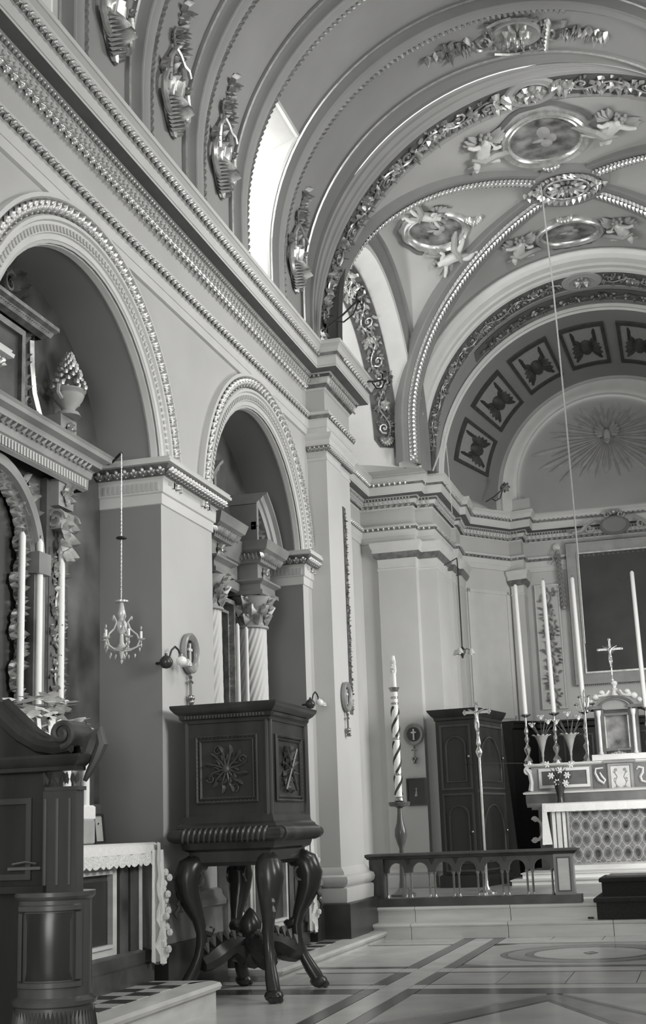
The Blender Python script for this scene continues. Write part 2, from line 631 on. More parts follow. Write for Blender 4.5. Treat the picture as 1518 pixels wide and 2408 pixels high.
arched_wall(XW, -4, 13.9, -0.1, 5.80, ARCHES, ZS, 'wall', 'wall_face', wall)
for yc, r in ARCHES:
    mb = MB()
    N = 28
    pts = [(yc - r, -0.1)] + [(yc - r * math.cos(PI * i / N), ZS + r * math.sin(PI * i / N)) for i in range(N + 1)] + [(yc + r, -0.1)]
    mb.loft([[(XW, y, z), (XB, y, z)] for y, z in pts])
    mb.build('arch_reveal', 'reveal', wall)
    MB().quad((XB, yc - r - 0.2, -0.1), (XB, yc + r + 0.2, -0.1), (XB, yc + r + 0.2, 5.8), (XB, yc - r - 0.2, 5.8)).build('chapel_back', 'marble_brown', wall)
    # moulded archivolt: outer fillet, dark leaf hollow, pale steps going back
    rs = [(XW, 1.745), (XW + 0.055, 1.745), (XW + 0.06, 1.715), (XW + 0.03, 1.70), (XW + 0.025, 1.60), (XW + 0.05, 1.585), (XW + 0.05, 1.56), (XW + 0.03, 1.55), (XW + 0.03, 1.47), (XW + 0.015, 1.465), (XW + 0.01, 1.425), (XW - 0.01, 1.42), (XW - 0.02, 1.39), (XW - 0.07, 1.385), (XW - 0.09, 1.40)]
    side_rings(rs, yc, ZS, stilt=4.29).build('archivolt', 'mould', wall, angle=25)
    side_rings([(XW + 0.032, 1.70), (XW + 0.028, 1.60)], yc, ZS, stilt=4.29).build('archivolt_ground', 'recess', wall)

# leaves of the archivolts: single pieces on the two arches in view
leaf_m = {}


def shared_leaf(name, m, L, Wd, H):
    mb = MB()
    f = lambda u, v, h: (u, v, h)
    for s in (-0.55, 0, 0.55):
        leaf_shape(mb, f, 0, 0, PI / 2 + s, L * (1.0 if s == 0 else 0.8), Wd * 0.6, H)
    bump(mb, f, 0, L * 0.12, Wd * 0.18, H)
    me = bpy.data.meshes.new(name)
    me.from_pydata([tuple(p) for p in mb.v], [], mb.f)
    me.materials.append(M[m])
    me.shade_smooth()
    return me


def place(me, name, parent, o, u, v, n):
    """an object whose local x, y, z run along u, v, n at o"""
    ob = bpy.data.objects.new(name, me)
    COL.objects.link(ob)
    ob.parent = parent
    ob.matrix_world = Matrix(((u[0], v[0], n[0], o[0]), (u[1], v[1], n[1], o[1]), (u[2], v[2], n[2], o[2]), (0, 0, 0, 1)))
    return ob


AL = shared_leaf('arch_leaf', 'gold', 0.105, 0.10, 0.035)
for yc, n, a0 in ((8.18, 56, 2), (12.13, 56, 2)):
    for k in range(n):
        a = PI * (k + 0.5) / n
        rr_ = 1.60
        place(AL, 'leaf', wall, (XW + 0.03, yc + rr_ * math.cos(a), ZS + rr_ * math.sin(a)), (0, -math.sin(a), math.cos(a)), (0, math.cos(a), math.sin(a)), (1, 0, 0))
    mb = MB()
    for k in range(90):                                                     # small dart course below the leaves
        a = PI * (k + 0.5) / 90
        f = lambda u, v, h, a=a: (XW + 0.03 + h, yc + (1.50 + v) * math.cos(a) - u * math.sin(a), ZS + (1.50 + v) * math.sin(a) + u * math.cos(a))
        mb.add([f(-0.014, -0.02, 0.012), f(0.014, -0.02, 0.012), f(0.014, 0.025, 0.012), f(-0.014, 0.025, 0.012), f(-0.014, -0.02, 0), f(0.014, -0.02, 0), f(0.014, 0.025, 0), f(-0.014, 0.025, 0)], [(0, 1, 2, 3), (0, 1, 5, 4), (1, 2, 6, 5), (2, 3, 7, 6), (3, 0, 4, 7)])
    o = mb.build('dart_course', 'wall', wall, smooth=False)
    o['kind'] = 'stuff'

# imposts of the piers
IMP = [(0.0, 3.93), (0.012, 3.935), (0.015, 4.02), (0.03, 4.03), (0.035, 4.13), (0.03, 4.14), (0.06, 4.16), (0.095, 4.21), (0.11, 4.245), (0.145, 4.25), (0.15, 4.275), (0.13, 4.28), (0.14, 4.30), (0.0, 4.31)]
PIERS = [(1.23 - 0.4, 2.83), (5.63, 6.78), (9.58, 10.73), (13.53, 13.86)]
IL = shared_leaf('impost_leaf', 'gold', 0.085, 0.075, 0.03)
for y0, y1 in PIERS[1:]:
    imp = struct('trim_2')
    path = [(XB, y0), (XW, y0), (XW, y1), (XB, y1)] if y1 < 13.8 else [(XB, y0), (XW, y0), (XW, y1)]
    MB().sweep(IMP, path).build('impost', 'mould', imp, angle=25)
    MB().sweep([(0.061, 4.155), (0.10, 4.212), (0.114, 4.247)], path, caps=False).build('impost_ground', 'gold_dark', imp)
    n1 = int((XW - XB) / 0.066)
    for k in range(n1):
        x = XB + 0.04 + (XW + 0.08 - XB) * k / n1
        place(IL, 'leaf', imp, (x, y0 - 0.075, 4.165), (1, 0, 0), (0, -0.5, 0.86), (0, -0.86, -0.5))
    n2 = int((y1 - y0 + 0.18) / 0.066)
    for k in range(n2 if y1 < 13.8 else 7):
        y = y0 - 0.08 + (y1 - y0 + 0.16) * (k + 0.5) / n2 if y1 < 13.8 else y0 - 0.07 + 0.066 * k
        place(IL, 'leaf', imp, (XW + 0.075, y, 4.165), (0, 1, 0), (0.5, 0, 0.86), (0.86, 0, -0.5))
    mb = MB()                                                              # row of little gouges under the leaf
    for k in range(12):
        x = XB + 0.05 + k * 0.043
        mb.box(x, x + 0.02, y0 - 0.042, y0 - 0.03, 4.045, 4.115)
    o = mb.build('gouge_row', 'wall', imp, smooth=False)
    o['kind'] = 'stuff'
    # base stone and black plinth of the pier
    base = [(0.0, 0.80), (0.03, 0.78), (0.035, 0.74), (0.06, 0.70), (0.06, 0.66), (0.03, 0.65), (0.035, 0.43), (0.0, 0.43)]
    MB().sweep([(d, z) for d, z in reversed(base)], path).build('pier_base', 'marble_grey', imp)
    MB().sweep([(0.0, 0.02), (0.06, 0.02), (0.06, 0.42), (0.045, 0.43), (0.0, 0.43)], path).build('pier_plinth', 'plinth', imp)

# ---- pilaster of the chancel pier (nave side) and its inner order
pil = struct('wall_left_pier')
pth = [(XW, 13.86), (XP, 13.86), (XP, 14.46), (XP - 0.02, 14.47), (XP - 0.02, 14.95), (-3.9, 14.95)]
MB().sweep([(0.0, 0.0), (0.0, 5.80)], pth, caps=False).build('pier_shaft', 'wall_pale', pil, smooth=False)
base = [(0.0, 0.47), (0.075, 0.47), (0.08, 0.60), (0.075, 0.62), (0.05, 0.63), (0.085, 0.66), (0.095, 0.70), (0.085, 0.74), (0.045, 0.76), (0.04, 0.79), (0.0, 0.84)]
MB().sweep(base, pth).build('pier_base', 'wall_pale', pil)
MB().sweep([(0.0, 0.0), (0.12, 0.0), (0.12, 0.455), (0.10, 0.47), (0.0, 0.47)], pth).build('pier_plinth', 'plinth', pil)
cap = [(0.0, 5.44), (0.012, 5.45), (0.012, 5.475), (0.0, 5.48), (0.004, 5.54), (0.012, 5.545), (0.015, 5.55), (0.035, 5.57), (0.055, 5.61), (0.062, 5.63), (0.062, 5.68), (0.075, 5.70), (0.09, 5.735), (0.09, 5.755), (0.0, 5.76)]
cpath = [(XW, 13.86), (XP, 13.86), (XP, 14.46), (XP - 0.02, 14.47), (XP - 0.02, 14.95), (-3.2, 14.95)]
MB().sweep(cap, cpath).build('pier_capital', 'mould', pil, angle=25)
MB().sweep([(0.017, 5.551), (0.038, 5.569), (0.058, 5.61)], cpath, caps=False).build('capital_ground', 'gold_dark', pil)
CL = shared_leaf('capital_leaf', 'gold', 0.075, 0.06, 0.025)
for k in range(5):
    place(CL, 'leaf', pil, (XW + 0.05 + k * 0.055, 13.86 - 0.025, 5.55), (1, 0, 0), (0, -0.4, 0.9), (0, -0.9, -0.4))
for k in range(18):
    place(CL, 'leaf', pil, (XP + 0.025, 13.84 + k * 0.064, 5.55), (0, 1, 0), (0.4, 0, 0.9), (0.9, 0, -0.4))
# strip of foliage down the inner order
mb = MB()
frieze_scroll(mb, lambda u, v, h: (XP - 0.02 + h, 14.62 + v, 2.6 + u), 2.4, 0.11, H=0.022, seed=5)
o = mb.build('foliage_strip', 'gold_dark', pil)
o['kind'] = 'stuff'
MB().box(XP - 0.03, XP - 0.012, 14.56, 14.68, 2.55, 5.05).build('strip_ground', 'recess', pil, smooth=False)

# ---- the great entablature: along the nave, round the pier, through the chancel and the apse
ENT_L = [(XW, -4), (XW, 13.86), (XP, 13.86), (XP, 14.95), (-3.9, 14.95), (-3.9, 19.88), (-3.02, 19.88), (-3.02, 20.08), (-2.74, 20.08), (-2.74, 21.75), (-2.66, 21.75), (-2.70, 22.35), (-1.95, 23.28), (-1.72, 23.22), (-1.72, 23.54)]
ENT = ENT_L + [(0.10 - x, y) for x, y in reversed(ENT_L[4:])]
ARCHI = [(0.0, 5.745), (0.025, 5.75), (0.025, 5.835), (0.032, 5.838), (0.034, 5.93), (0.045, 5.94), (0.06, 5.985), (0.07, 5.99), (0.07, 6.015), (0.055, 6.02), (0.06, 6.03), (0.0, 6.032)]
CORN = [(0.0, 6.30), (0.012, 6.305), (0.02, 6.32), (0.05, 6.37), (0.06, 6.375), (0.065, 6.38), (0.075, 6.425), (0.09, 6.43), (0.10, 6.47), (0.12, 6.48), (0.215, 6.50), (0.215, 6.525), (0.222, 6.525), (0.222, 6.625), (0.235, 6.63), (0.25, 6.67), (0.255, 6.68), (0.262, 6.69), (0.27, 6.72), (0.295, 6.75), (0.305, 6.755), (0.305, 6.775), (0.298, 6.78), (0.302, 6.80), (0.0, 6.80)]
ent = struct('trim_3')
MB().sweep([(0.002, 5.755), (0.002, 6.9)], ENT, caps=False).build('frieze', 'wall', ent, smooth=False)
MB().sweep(ARCHI, ENT).build('architrave', 'mould', ent, angle=22)
MB().sweep(CORN, ENT).build('cornice', 'mould', ent, angle=22)
MB().sweep([(0.046, 5.942), (0.061, 5.983)], ENT, caps=False).build('architrave_ground', 'gold_dark', ent)
MB().sweep([(0.021, 6.322), (0.051, 6.368)], ENT, caps=False).build('leaf_ground', 'gold_dark', ent)
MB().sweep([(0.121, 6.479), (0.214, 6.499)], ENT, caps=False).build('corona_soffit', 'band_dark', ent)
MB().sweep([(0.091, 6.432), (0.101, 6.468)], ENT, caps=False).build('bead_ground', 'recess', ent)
MB().sweep([(0.236, 6.632), (0.251, 6.668)], ENT, caps=False).build('cornice_ground', 'gold_dark', ent)
E1 = shared_leaf('architrave_leaf', 'gold', 0.058, 0.062, 0.022)
E2 = shared_leaf('frieze_leaf', 'gold_pale', 0.085, 0.08, 0.035)
E3 = shared_leaf('cornice_leaf', 'gold', 0.066, 0.062, 0.022)


def along(path, step, start=0.0):
    for a, b in zip(path[:-1], path[1:]):
        A, B = Vector(a), Vector(b)
        L = (B - A).length
        if L < 0.12:
            continue
        d = (B - A) / L
        n = max(1, int(L / step))
        for k in range(n):
            p = A + d * ((k + 0.5) * L / n)
            yield p, d, Vector((d.y, -d.x))


nav = [(XW, 5.9), (XW, 13.75)]
res = [(XP - 0.06, 13.79), (XP - 0.06 + 0.10, 13.79)]
for me, z, dd, st, flip, nm in ((E1, 5.938, 0.05, 0.088, 1, 'leaf'), (E2, 6.372, 0.045, 0.097, -1, 'leaf'), (E3, 6.628, 0.238, 0.084, 1, 'leaf')):
    for p, d, nn in along(nav, st):
        if flip > 0:
            v = (nn * 0.35).to_3d() + Vector((0, 0, 0.93))
        else:
            v = (nn * -0.4).to_3d() + Vector((0, 0, -0.9))
        o_ = p + nn * dd
        place(me, nm, ent, (o_.x, o_.y, z), (d.x, d.y, 0), v, (nn.x, nn.y, -0.3))


def course(path, z, dd, step, size, m, name, kind='leaf', down=False):
    mb = MB()
    for p, d, nn in along(path, step):
        o_ = p + nn * dd
        sg = -1 if down else 1

        def f(u, v, h, o_=o_, d=d, nn=nn, sg=sg):
            q = o_ + d * u + nn * (h + 0.4 * v)
            return (q.x, q.y, z + 0.9 * v * sg)
        if kind == 'leaf':
            leaf_shape(mb, f, 0, 0, PI / 2, size, size * 0.9, size * 0.35)
            bump(mb, f, step * 0.4, size * 0.3, size * 0.16, size * 0.3, 4)
        elif kind == 'bead':
            bump(mb, f, 0, 0, size, size * 1.2, 5)
        else:
            mb.add([f(-size * .35, 0, 0), f(size * .35, 0, 0), f(size * .35, size, 0), f(-size * .35, size, 0), f(-size * .35, 0, size * .35), f(size * .35, 0, size * .35), f(size * .35, size, size * .35), f(-size * .35, size, size * .35)], [(4, 5, 6, 7), (0, 1, 5, 4), (1, 2, 6, 5), (2, 3, 7, 6), (3, 0, 4, 7)])
    o = mb.build(name, m, ent)
    o['kind'] = 'stuff'
    return o


navlong = [(XW, -3), (XW, 5.85)]
for pth_ in (navlong, ENT[2:28]):
    course(pth_, 5.938, 0.05, 0.088, 0.058, 'gold', 'architrave_leaf_course')
    course(pth_, 6.372, 0.045, 0.097, 0.08, 'gold_pale', 'frieze_leaf_course', down=True)
    course(pth_, 6.628, 0.238, 0.084, 0.062, 'gold', 'cornice_leaf_course')
# the leaves just round the pier break, near enough to be told apart
course([(XW + 0.02, 13.86), (XP + 0.04, 13.86)], 6.628, 0.238, 0.084, 0.062, 'gold', 'cornice_leaf_course')
course(ENT[:28], 6.45, 0.098, 0.05, 0.017, 'gold_pale', 'bead_course', kind='bead')
course(ENT[:28], 6.378, 0.066, 0.075, 0.04, 'wall', 'tongue_course', kind='dentil')

# ---- walls below and above the entablature in the chancel and apse
walls = struct('wall_back')
MB().sweep([(0.0, -0.1), (0.0, 5.76)], ENT[4:], caps=False).build('chancel_wall', 'wall_pale', walls, smooth=False)
wr = struct('wall_right')
xr = 2.43
MB().box(xr, xr + 0.3, -4, 14.95, 0, 7.0).build('nave_wall', 'wall', wr, smooth=False)
MB().sweep(CORN, [(xr, 14.9), (xr, -4)]).build('cornice', 'mould', wr, angle=22)
MB().sweep(ARCHI, [(xr, 14.9), (xr, -4)]).build('architrave', 'mould', wr, angle=22)
MB().box(xr - 0.0, 4.1, 14.4, 14.95, 0, 7.4).build('pier', 'wall', wr, smooth=False)
wf = struct('wall_front')
mb = MB()
mb.box(-3.6, -2.0, -4.2, -4.0, 0, 10.5).box(1.5, 3.0, -4.2, -4.0, 0, 10.5).box(-2.0, 1.5, -4.2, -4.0, 5.6, 10.5)
mb.build('west_wall', 'wall', wf, smooth=False)

# chancel pilasters: plain shafts with capital and base
CAPC = [(0.0, 5.28), (0.012, 5.285), (0.014, 5.31), (0.0, 5.315), (0.003, 5.45), (0.018, 5.46), (0.05, 5.50), (0.075, 5.56), (0.075, 5.62), (0.10, 5.66), (0.11, 5.70), (0.11, 5.73), (0.0, 5.735)]
BASEC = [(0.0, 0.335), (0.09, 0.335), (0.09, 0.50), (0.06, 0.52), (0.08, 0.56), (0.05, 0.60), (0.03, 0.62), (0.03, 0.66), (0.0, 0.70)]
for path in ([(-3.62, 19.90), (-3.62, 19.82), (-3.0, 19.82), (-3.0, 20.03), (-2.70, 20.03), (-2.70, 20.95), (-2.76, 20.95)],
             [(-2.74, 21.25), (-2.68, 21.25), (-2.68, 21.6), (-2.74, 21.6)],
             [(-1.96, 23.24), (-1.94, 23.20), (-1.71, 23.14), (-1.70, 23.5)],
             [(-2.74, 21.75), (-2.62, 21.72), (-2.64, 22.32), (-2.76, 22.36)]):
    for mir in (False, True):
        p_ = [(0.10 - x, y) for x, y in reversed(path)] if mir else path
        pl = struct('trim_4')
        MB().sweep([(0.0, 0.335), (0.0, 5.745)], p_).build('pilaster_shaft', 'wall_pale', pl, smooth=False)
        MB().sweep(CAPC, p_).build('pilaster_capital', 'mould', pl, angle=25)
        MB().sweep([(0.019, 5.461), (0.052, 5.499), (0.077, 5.56)], p_, caps=False).build('capital_ground', 'gold_dark', pl)
        MB().sweep(BASEC, p_).build('pilaster_base', 'wall_pale', pl)
# sunk panel of the slanting apse wall
d_ = Vector((-1.95 + 2.70, 23.28 - 22.35)).normalized()
n_ = Vector((d_.y, -d_.x))


def apse(u, z, h):
    q = Vector((-2.70, 22.35)) + d_ * u + n_ * h
    return (q.x, q.y, z)


pan = struct('trim_5')
mb = MB()
for (u0, u1, z0, z1) in ((0.10, 1.10, 5.30, 5.36), (0.10, 1.10, 3.05, 3.11), (0.10, 0.16, 3.05, 5.36), (1.04, 1.10, 3.05, 5.36)):
    mb.add([apse(u, z, h) for h in (0.0, 0.025) for u, z in ((u0, z0), (u1, z0), (u1, z1), (u0, z1))], [(4, 5, 6, 7), (0, 1, 5, 4), (1, 2, 6, 5), (2, 3, 7, 6), (3, 0, 4, 7)])
mb.build('panel_frame', 'mould', pan, smooth=False)
MB().add([apse(u, z, 0.006) for u, z in ((0.16, 3.11), (1.04, 3.11), (1.04, 5.30), (0.16, 5.30))], [(0, 1, 2, 3)]).build('panel_field', 'mould', pan, smooth=False)

# ================================================================== VAULTS AND ARCHES
ceil = struct('ceiling')
VX, VZ, VR = -0.27, 7.45, 2.67
RIB0, PITCH, RIBW = 11.28, 1.22, 0.46
WIN_A = 149                               # the window openings reach up to this angle on the left (46 on the right)


def vmap(a_mid, y_mid, r=VR):
    """map (u up along the curve, v along the nave, h inwards) to the nave vault"""
    def f(u, v, h):
        # below the springing the wall is straight
        s = R(a_mid)
        arcl = (PI - s) * VR + u          # length up from the springing on the left
        if arcl < 0:
            return (VX - VR + h, y_mid + v, VZ + arcl)
        a = PI - arcl / VR
        return (VX + (VR - h) * math.cos(a), y_mid + v, VZ + (VR - h) * math.sin(a))
    return f


for k in range(-10, 3):
    y0 = RIB0 + PITCH * k
    ya, yb = y0 + RIBW, y0 + PITCH       # panel that follows rib k
    win = k in (0, -4, -8)
    last = k == 2
    if k < 2:
        yb = y0 + PITCH
        if win:
            rings([(ya - 0.02, VX, VZ, VR), (yb + 0.02, VX, VZ, VR)], WIN_A, 180 - WIN_A, 30).build('vault_panel', 'vault', ceil)
        else:
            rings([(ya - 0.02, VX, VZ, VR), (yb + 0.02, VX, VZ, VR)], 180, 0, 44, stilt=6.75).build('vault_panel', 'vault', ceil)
    prof = [(0.0, 0.0), (0.0, -0.035), (0.015, -0.042), (0.03, -0.035), (0.032, -0.02), (0.07, -0.012), (0.12, -0.03), (0.155, -0.075), (0.165, -0.085), (0.18, -0.085), (0.19, -0.07), (0.225, -0.065), (0.26, -0.08), (0.285, -0.09), (0.30, -0.09), (0.305, -0.075), (0.36, -0.05), (0.40, -0.03), (0.42, -0.025), (0.44, -0.012), (RIBW, 0.0)]
    if not last:
        rings([(y0 + d, VX, VZ, VR + h) for d, h in prof], 180, 0, 48, stilt=6.75).build('rib', 'vault', ceil, angle=25)
        rings([(y0 - 0.002, VX, VZ, VR - 0.034), (y0 + 0.015, VX, VZ, VR - 0.046), (y0 + 0.03, VX, VZ, VR - 0.036)], 180, 0, 48, stilt=6.75).build('gilt_fillet', 'gold_pale', ceil)
        rings([(y0 + 0.033, VX, VZ, VR - 0.022), (y0 + 0.07, VX, VZ, VR - 0.014), (y0 + 0.12, VX, VZ, VR - 0.032), (y0 + 0.153, VX, VZ, VR - 0.075)], 180, 0, 48, stilt=6.75).build('rib_hollow', 'band', ceil)
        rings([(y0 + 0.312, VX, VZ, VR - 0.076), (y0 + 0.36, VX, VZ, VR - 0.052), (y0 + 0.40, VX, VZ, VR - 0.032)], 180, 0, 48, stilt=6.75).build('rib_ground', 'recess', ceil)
        mb = MB()
        n = 74
        for i in range(n):
            a = 180 - 106 * (i + 0.5) / n
            s = (180 - a) / 180 * PI * VR
            f = vmap(180, y0 + 0.355)
            g = lambda u, v, h, s=s, f=f: f(s + u, v, h + 0.05)
            leaf_shape(mb, g, -0.02, -0.04, 0.5, 0.085, 0.07, 0.035)
            leaf_shape(mb, g, 0.0, 0.045, -0.6, 0.06, 0.05, 0.03)
        for i in range(8):
            f = vmap(180, y0 + 0.355)
            g = lambda u, v, h, i=i, f=f: f(-0.04 - i * 0.075 + u, v, h + 0.05)
            leaf_shape(mb, g, -0.02, -0.04, 0.5, 0.085, 0.07, 0.035)
            leaf_shape(mb, g, 0.0, 0.045, -0.6, 0.06, 0.05, 0.03)
        o = mb.build('rib_leaves', 'gold', ceil)
        o['kind'] = 'stuff'

# ---- nave windows: deep splayed boxes cut into the vault
WN = {}
for k in (0, -4, -8):
    y0 = RIB0 + PITCH * k
    ya, yb = y0 + RIBW - 0.01, y0 + PITCH + 0.01
    for s in (-1, 1):
        w = struct('window_%d' % (1 + len(WN)))
        WN[w.name] = w
        xs = VX + s * VR
        za = VZ + VR * math.sin(R(WIN_A))
        xa = VX + s * VR * abs(math.cos(R(WIN_A)))
        xo = xs + s * 0.62                   # outer face of the wall
        n = 12
        curve = [(xs, 6.75)] + [(VX + s * VR * math.cos(R(180 - (180 - WIN_A) * i / n)) * -1, VZ + VR * math.sin(R((180 - WIN_A) * i / n))) for i in range(n + 1)]
        mb = MB()
        for yy, sl in ((ya, 0.04), (yb, -0.04)):       # side reveals follow the curve of the vault
            for (x1, z1), (x2, z2) in zip(curve[:-1], curve[1:]):
                t1, t2 = min(z1, za - 0.42), min(z2, za - 0.42)
                mb.quad((x1, yy, z1), (x2, yy, z2), (xo, yy + sl, t2), (xo, yy + sl, t1))
        mb.quad((xa, ya, za), (xa, yb, za), (xo, yb - 0.04, za - 0.42), (xo, ya + 0.04, za - 0.42))   # sloping head
        mb.quad((xs, ya, 6.75), (xs, yb, 6.75), (xo, yb, 6.9), (xo, ya, 6.9))
        mb.build('window_reveal', 'mould', w, smooth=False)
        # moulded edge round the opening
        ed = [(x, ya + 0.005, z) for x, z in curve] + [(x, yb - 0.005, z) for x, z in reversed(curve)]
        MB().tube(ed, 0.03, 6).build('window_moulding', 'mould', w)
        fr = MB()
        x1, x2 = sorted((xo - s * 0.05, xo))
        zt = za - 0.47
        for yy in (ya + 0.04, (ya + yb) / 2, yb - 0.08):
            fr.box(x1, x2, yy - 0.015, yy + 0.03, 6.9, zt)
        for zz in (6.92, 7.5, 8.1, zt - 0.05):
            fr.box(x1 + 0.01, x2 - 0.01, ya + 0.04, yb - 0.04, zz, zz + 0.035)
        fr.build('window_frame', 'wood_door', w, smooth=False)
        gl = bpy.data.materials.get('window_pane') or mat('window_pane', 0.8, 0.5, var=0.02, emit=2.6)
        for c0, c1 in ((ya + 0.07, (ya + yb) / 2 - 0.015), ((ya + yb) / 2 + 0.03, yb - 0.095)):
            for z0, z1 in ((6.955, 7.5), (7.535, 8.1), (8.135, zt - 0.05)):
                MB().quad((xo - s * 0.02, c0, z0), (xo - s * 0.02, c1, z0), (xo - s * 0.02, c1, z1), (xo - s * 0.02, c0, z1)).build('pane', gl, w, smooth=False)

# ---- chancel arch: stepped bands, then the gilded soffit
AX, AZ = 0.10, 7.02
y0 = RIB0 + 2 * PITCH                        # 13.72


def lerp_ring(t, y, r_n, r_a):
    return (y, VX + (AX - VX) * t, VZ + (AZ - VZ) * t, r_n + (r_a - r_n) * t)


bands = [(0.0, 13.70, 2.67, 2.93), (0.0, 13.70, 2.63, 2.93), (0.0, 13.73, 2.62, 2.93), (0.02, 13.74, 2.65, 2.95), (0.12, 13.80, 2.66, 2.97), (0.28, 13.86, 2.62, 2.95), (0.36, 13.87, 2.60, 2.92)]
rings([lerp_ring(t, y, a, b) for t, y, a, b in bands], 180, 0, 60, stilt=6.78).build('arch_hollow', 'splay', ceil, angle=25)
bands = [(0.36, 13.87, 2.58, 2.92), (0.42, 13.89, 2.58, 2.92), (0.46, 13.895, 2.60, 2.94), (0.52, 13.91, 2.60, 2.94), (0.56, 13.915, 2.575, 2.92), (0.62, 13.93, 2.575, 2.92), (0.66, 13.935, 2.60, 2.94), (0.80, 13.97, 2.60, 2.94), (0.84, 13.975, 2.575, 2.92), (0.88, 13.985, 2.575, 2.92), (0.9, 13.99, 2.60, 2.945), (1.0, 14.02, 2.6, 2.945), (1.0, 14.03, 2.6, 2.925), (1.0, 14.09, 2.6, 2.925), (1.0, 14.095, 2.6, 2.945)]
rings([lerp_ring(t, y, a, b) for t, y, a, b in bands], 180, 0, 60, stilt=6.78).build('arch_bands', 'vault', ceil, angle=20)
rings([(13.695, VX, VZ, VR - 0.034), (13.71, VX, VZ, VR - 0.05), (13.725, VX, VZ, VR - 0.036)], 180, 0, 48, stilt=6.78).build('gilt_fillet', 'gold_pale', ceil)
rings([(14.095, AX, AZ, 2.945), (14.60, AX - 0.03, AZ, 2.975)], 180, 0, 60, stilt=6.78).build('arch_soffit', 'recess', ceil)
rings([(14.60, AX - 0.03, AZ, 2.975), (14.60, AX - 0.03, AZ, 2.955), (14.68, AX - 0.03, AZ, 2.955), (14.68, AX - 0.03, AZ, 3.5)], 180, 0, 60, stilt=6.78).build('arch_back_edge', 'vault', ceil, angle=20)
rings([(13.9, VX, VZ, 2.66), (13.92, VX, VZ, 4.2)], 180, 0, 40).build('arch_spandrel', 'vault', ceil)


def amap(a0, yc=14.345, r=2.955, xc=AX - 0.01, zc=AZ):
    def f(u, v, h):
        a = R(a0) - u / r
        return (xc + (r - h) * math.cos(a), yc + v, zc + (r - h) * math.sin(a))
    return f


gs = thing('gilded_garland', 'gilded foliage garland along the soffit of the tall chancel arch', 'ornament')
mb = MB()
frieze_scroll(mb, amap(176), 2.955 * R(176 - 101), 0.40, pitch=0.40, H=0.05, seed=3)
o = mb.build('foliage_left', 'gold', gs)
mb = MB()
frieze_scroll(mb, amap(86), 2.955 * R(70), 0.40, pitch=0.40, H=0.05, seed=4)
mb.build('foliage_right', 'gold', gs)
mb = MB()                                       # pendant tip at the foot of the garland
f = amap(176)
for i in range(7):
    w_ = 0.34 * (1 - i / 7.5)
    for s in (-1, 0, 1):
        leaf_shape(mb, f, 0.0 - i * 0.085, s * w_ * 0.35, PI + s * 0.5, 0.13, 0.11, 0.04)
mb.build('pendant_tip', 'gold', gs)
md = thing('crown_medallion', 'oval medallion with gilded rosette at the crown of the chancel arch', 'ornament')
f = amap(94)
mb = MB()
rows = []
for rr_, h in ((0.0, 0.02), (0.20, 0.02), (0.205, 0.035), (0.215, 0.05), (0.225, 0.035), (0.23, 0.04), (0.30, 0.04), (0.31, 0.03), (0.315, 0.0)):
    rows.append([f(rr_ * 1.05 * math.cos(2 * PI * k / 32), rr_ * 0.92 * math.sin(2 * PI * k / 32), h) for k in range(32)])
mb.loft(rows, True)
mb.build('disc', 'vault', md)
mb = MB()
g = lambda u, v, h: f(u, v, h + 0.025)
for rr_, n_, H_ in ((0.19, 9, 0.05), (0.12, 6, 0.075)):
    flower_shape(mb, g, 0, 0, rr_, H_, n_)
mb.build('rosette', 'gold', md)
for sgn, a in ((1, 101), (-1, 87)):
    mb = MB()
    f2 = amap(a)
    for q in range(9):
        leaf_shape(mb, f2, rnd.uniform(-0.06, 0.06), rnd.uniform(-0.1, 0.1), rnd.uniform(0, 6.3), 0.16, 0.12, 0.07)
    mb.build('bow', 'gold_pale', md)

# ---- gilded cartouches at the foot of the vault panels
PH = math.pi


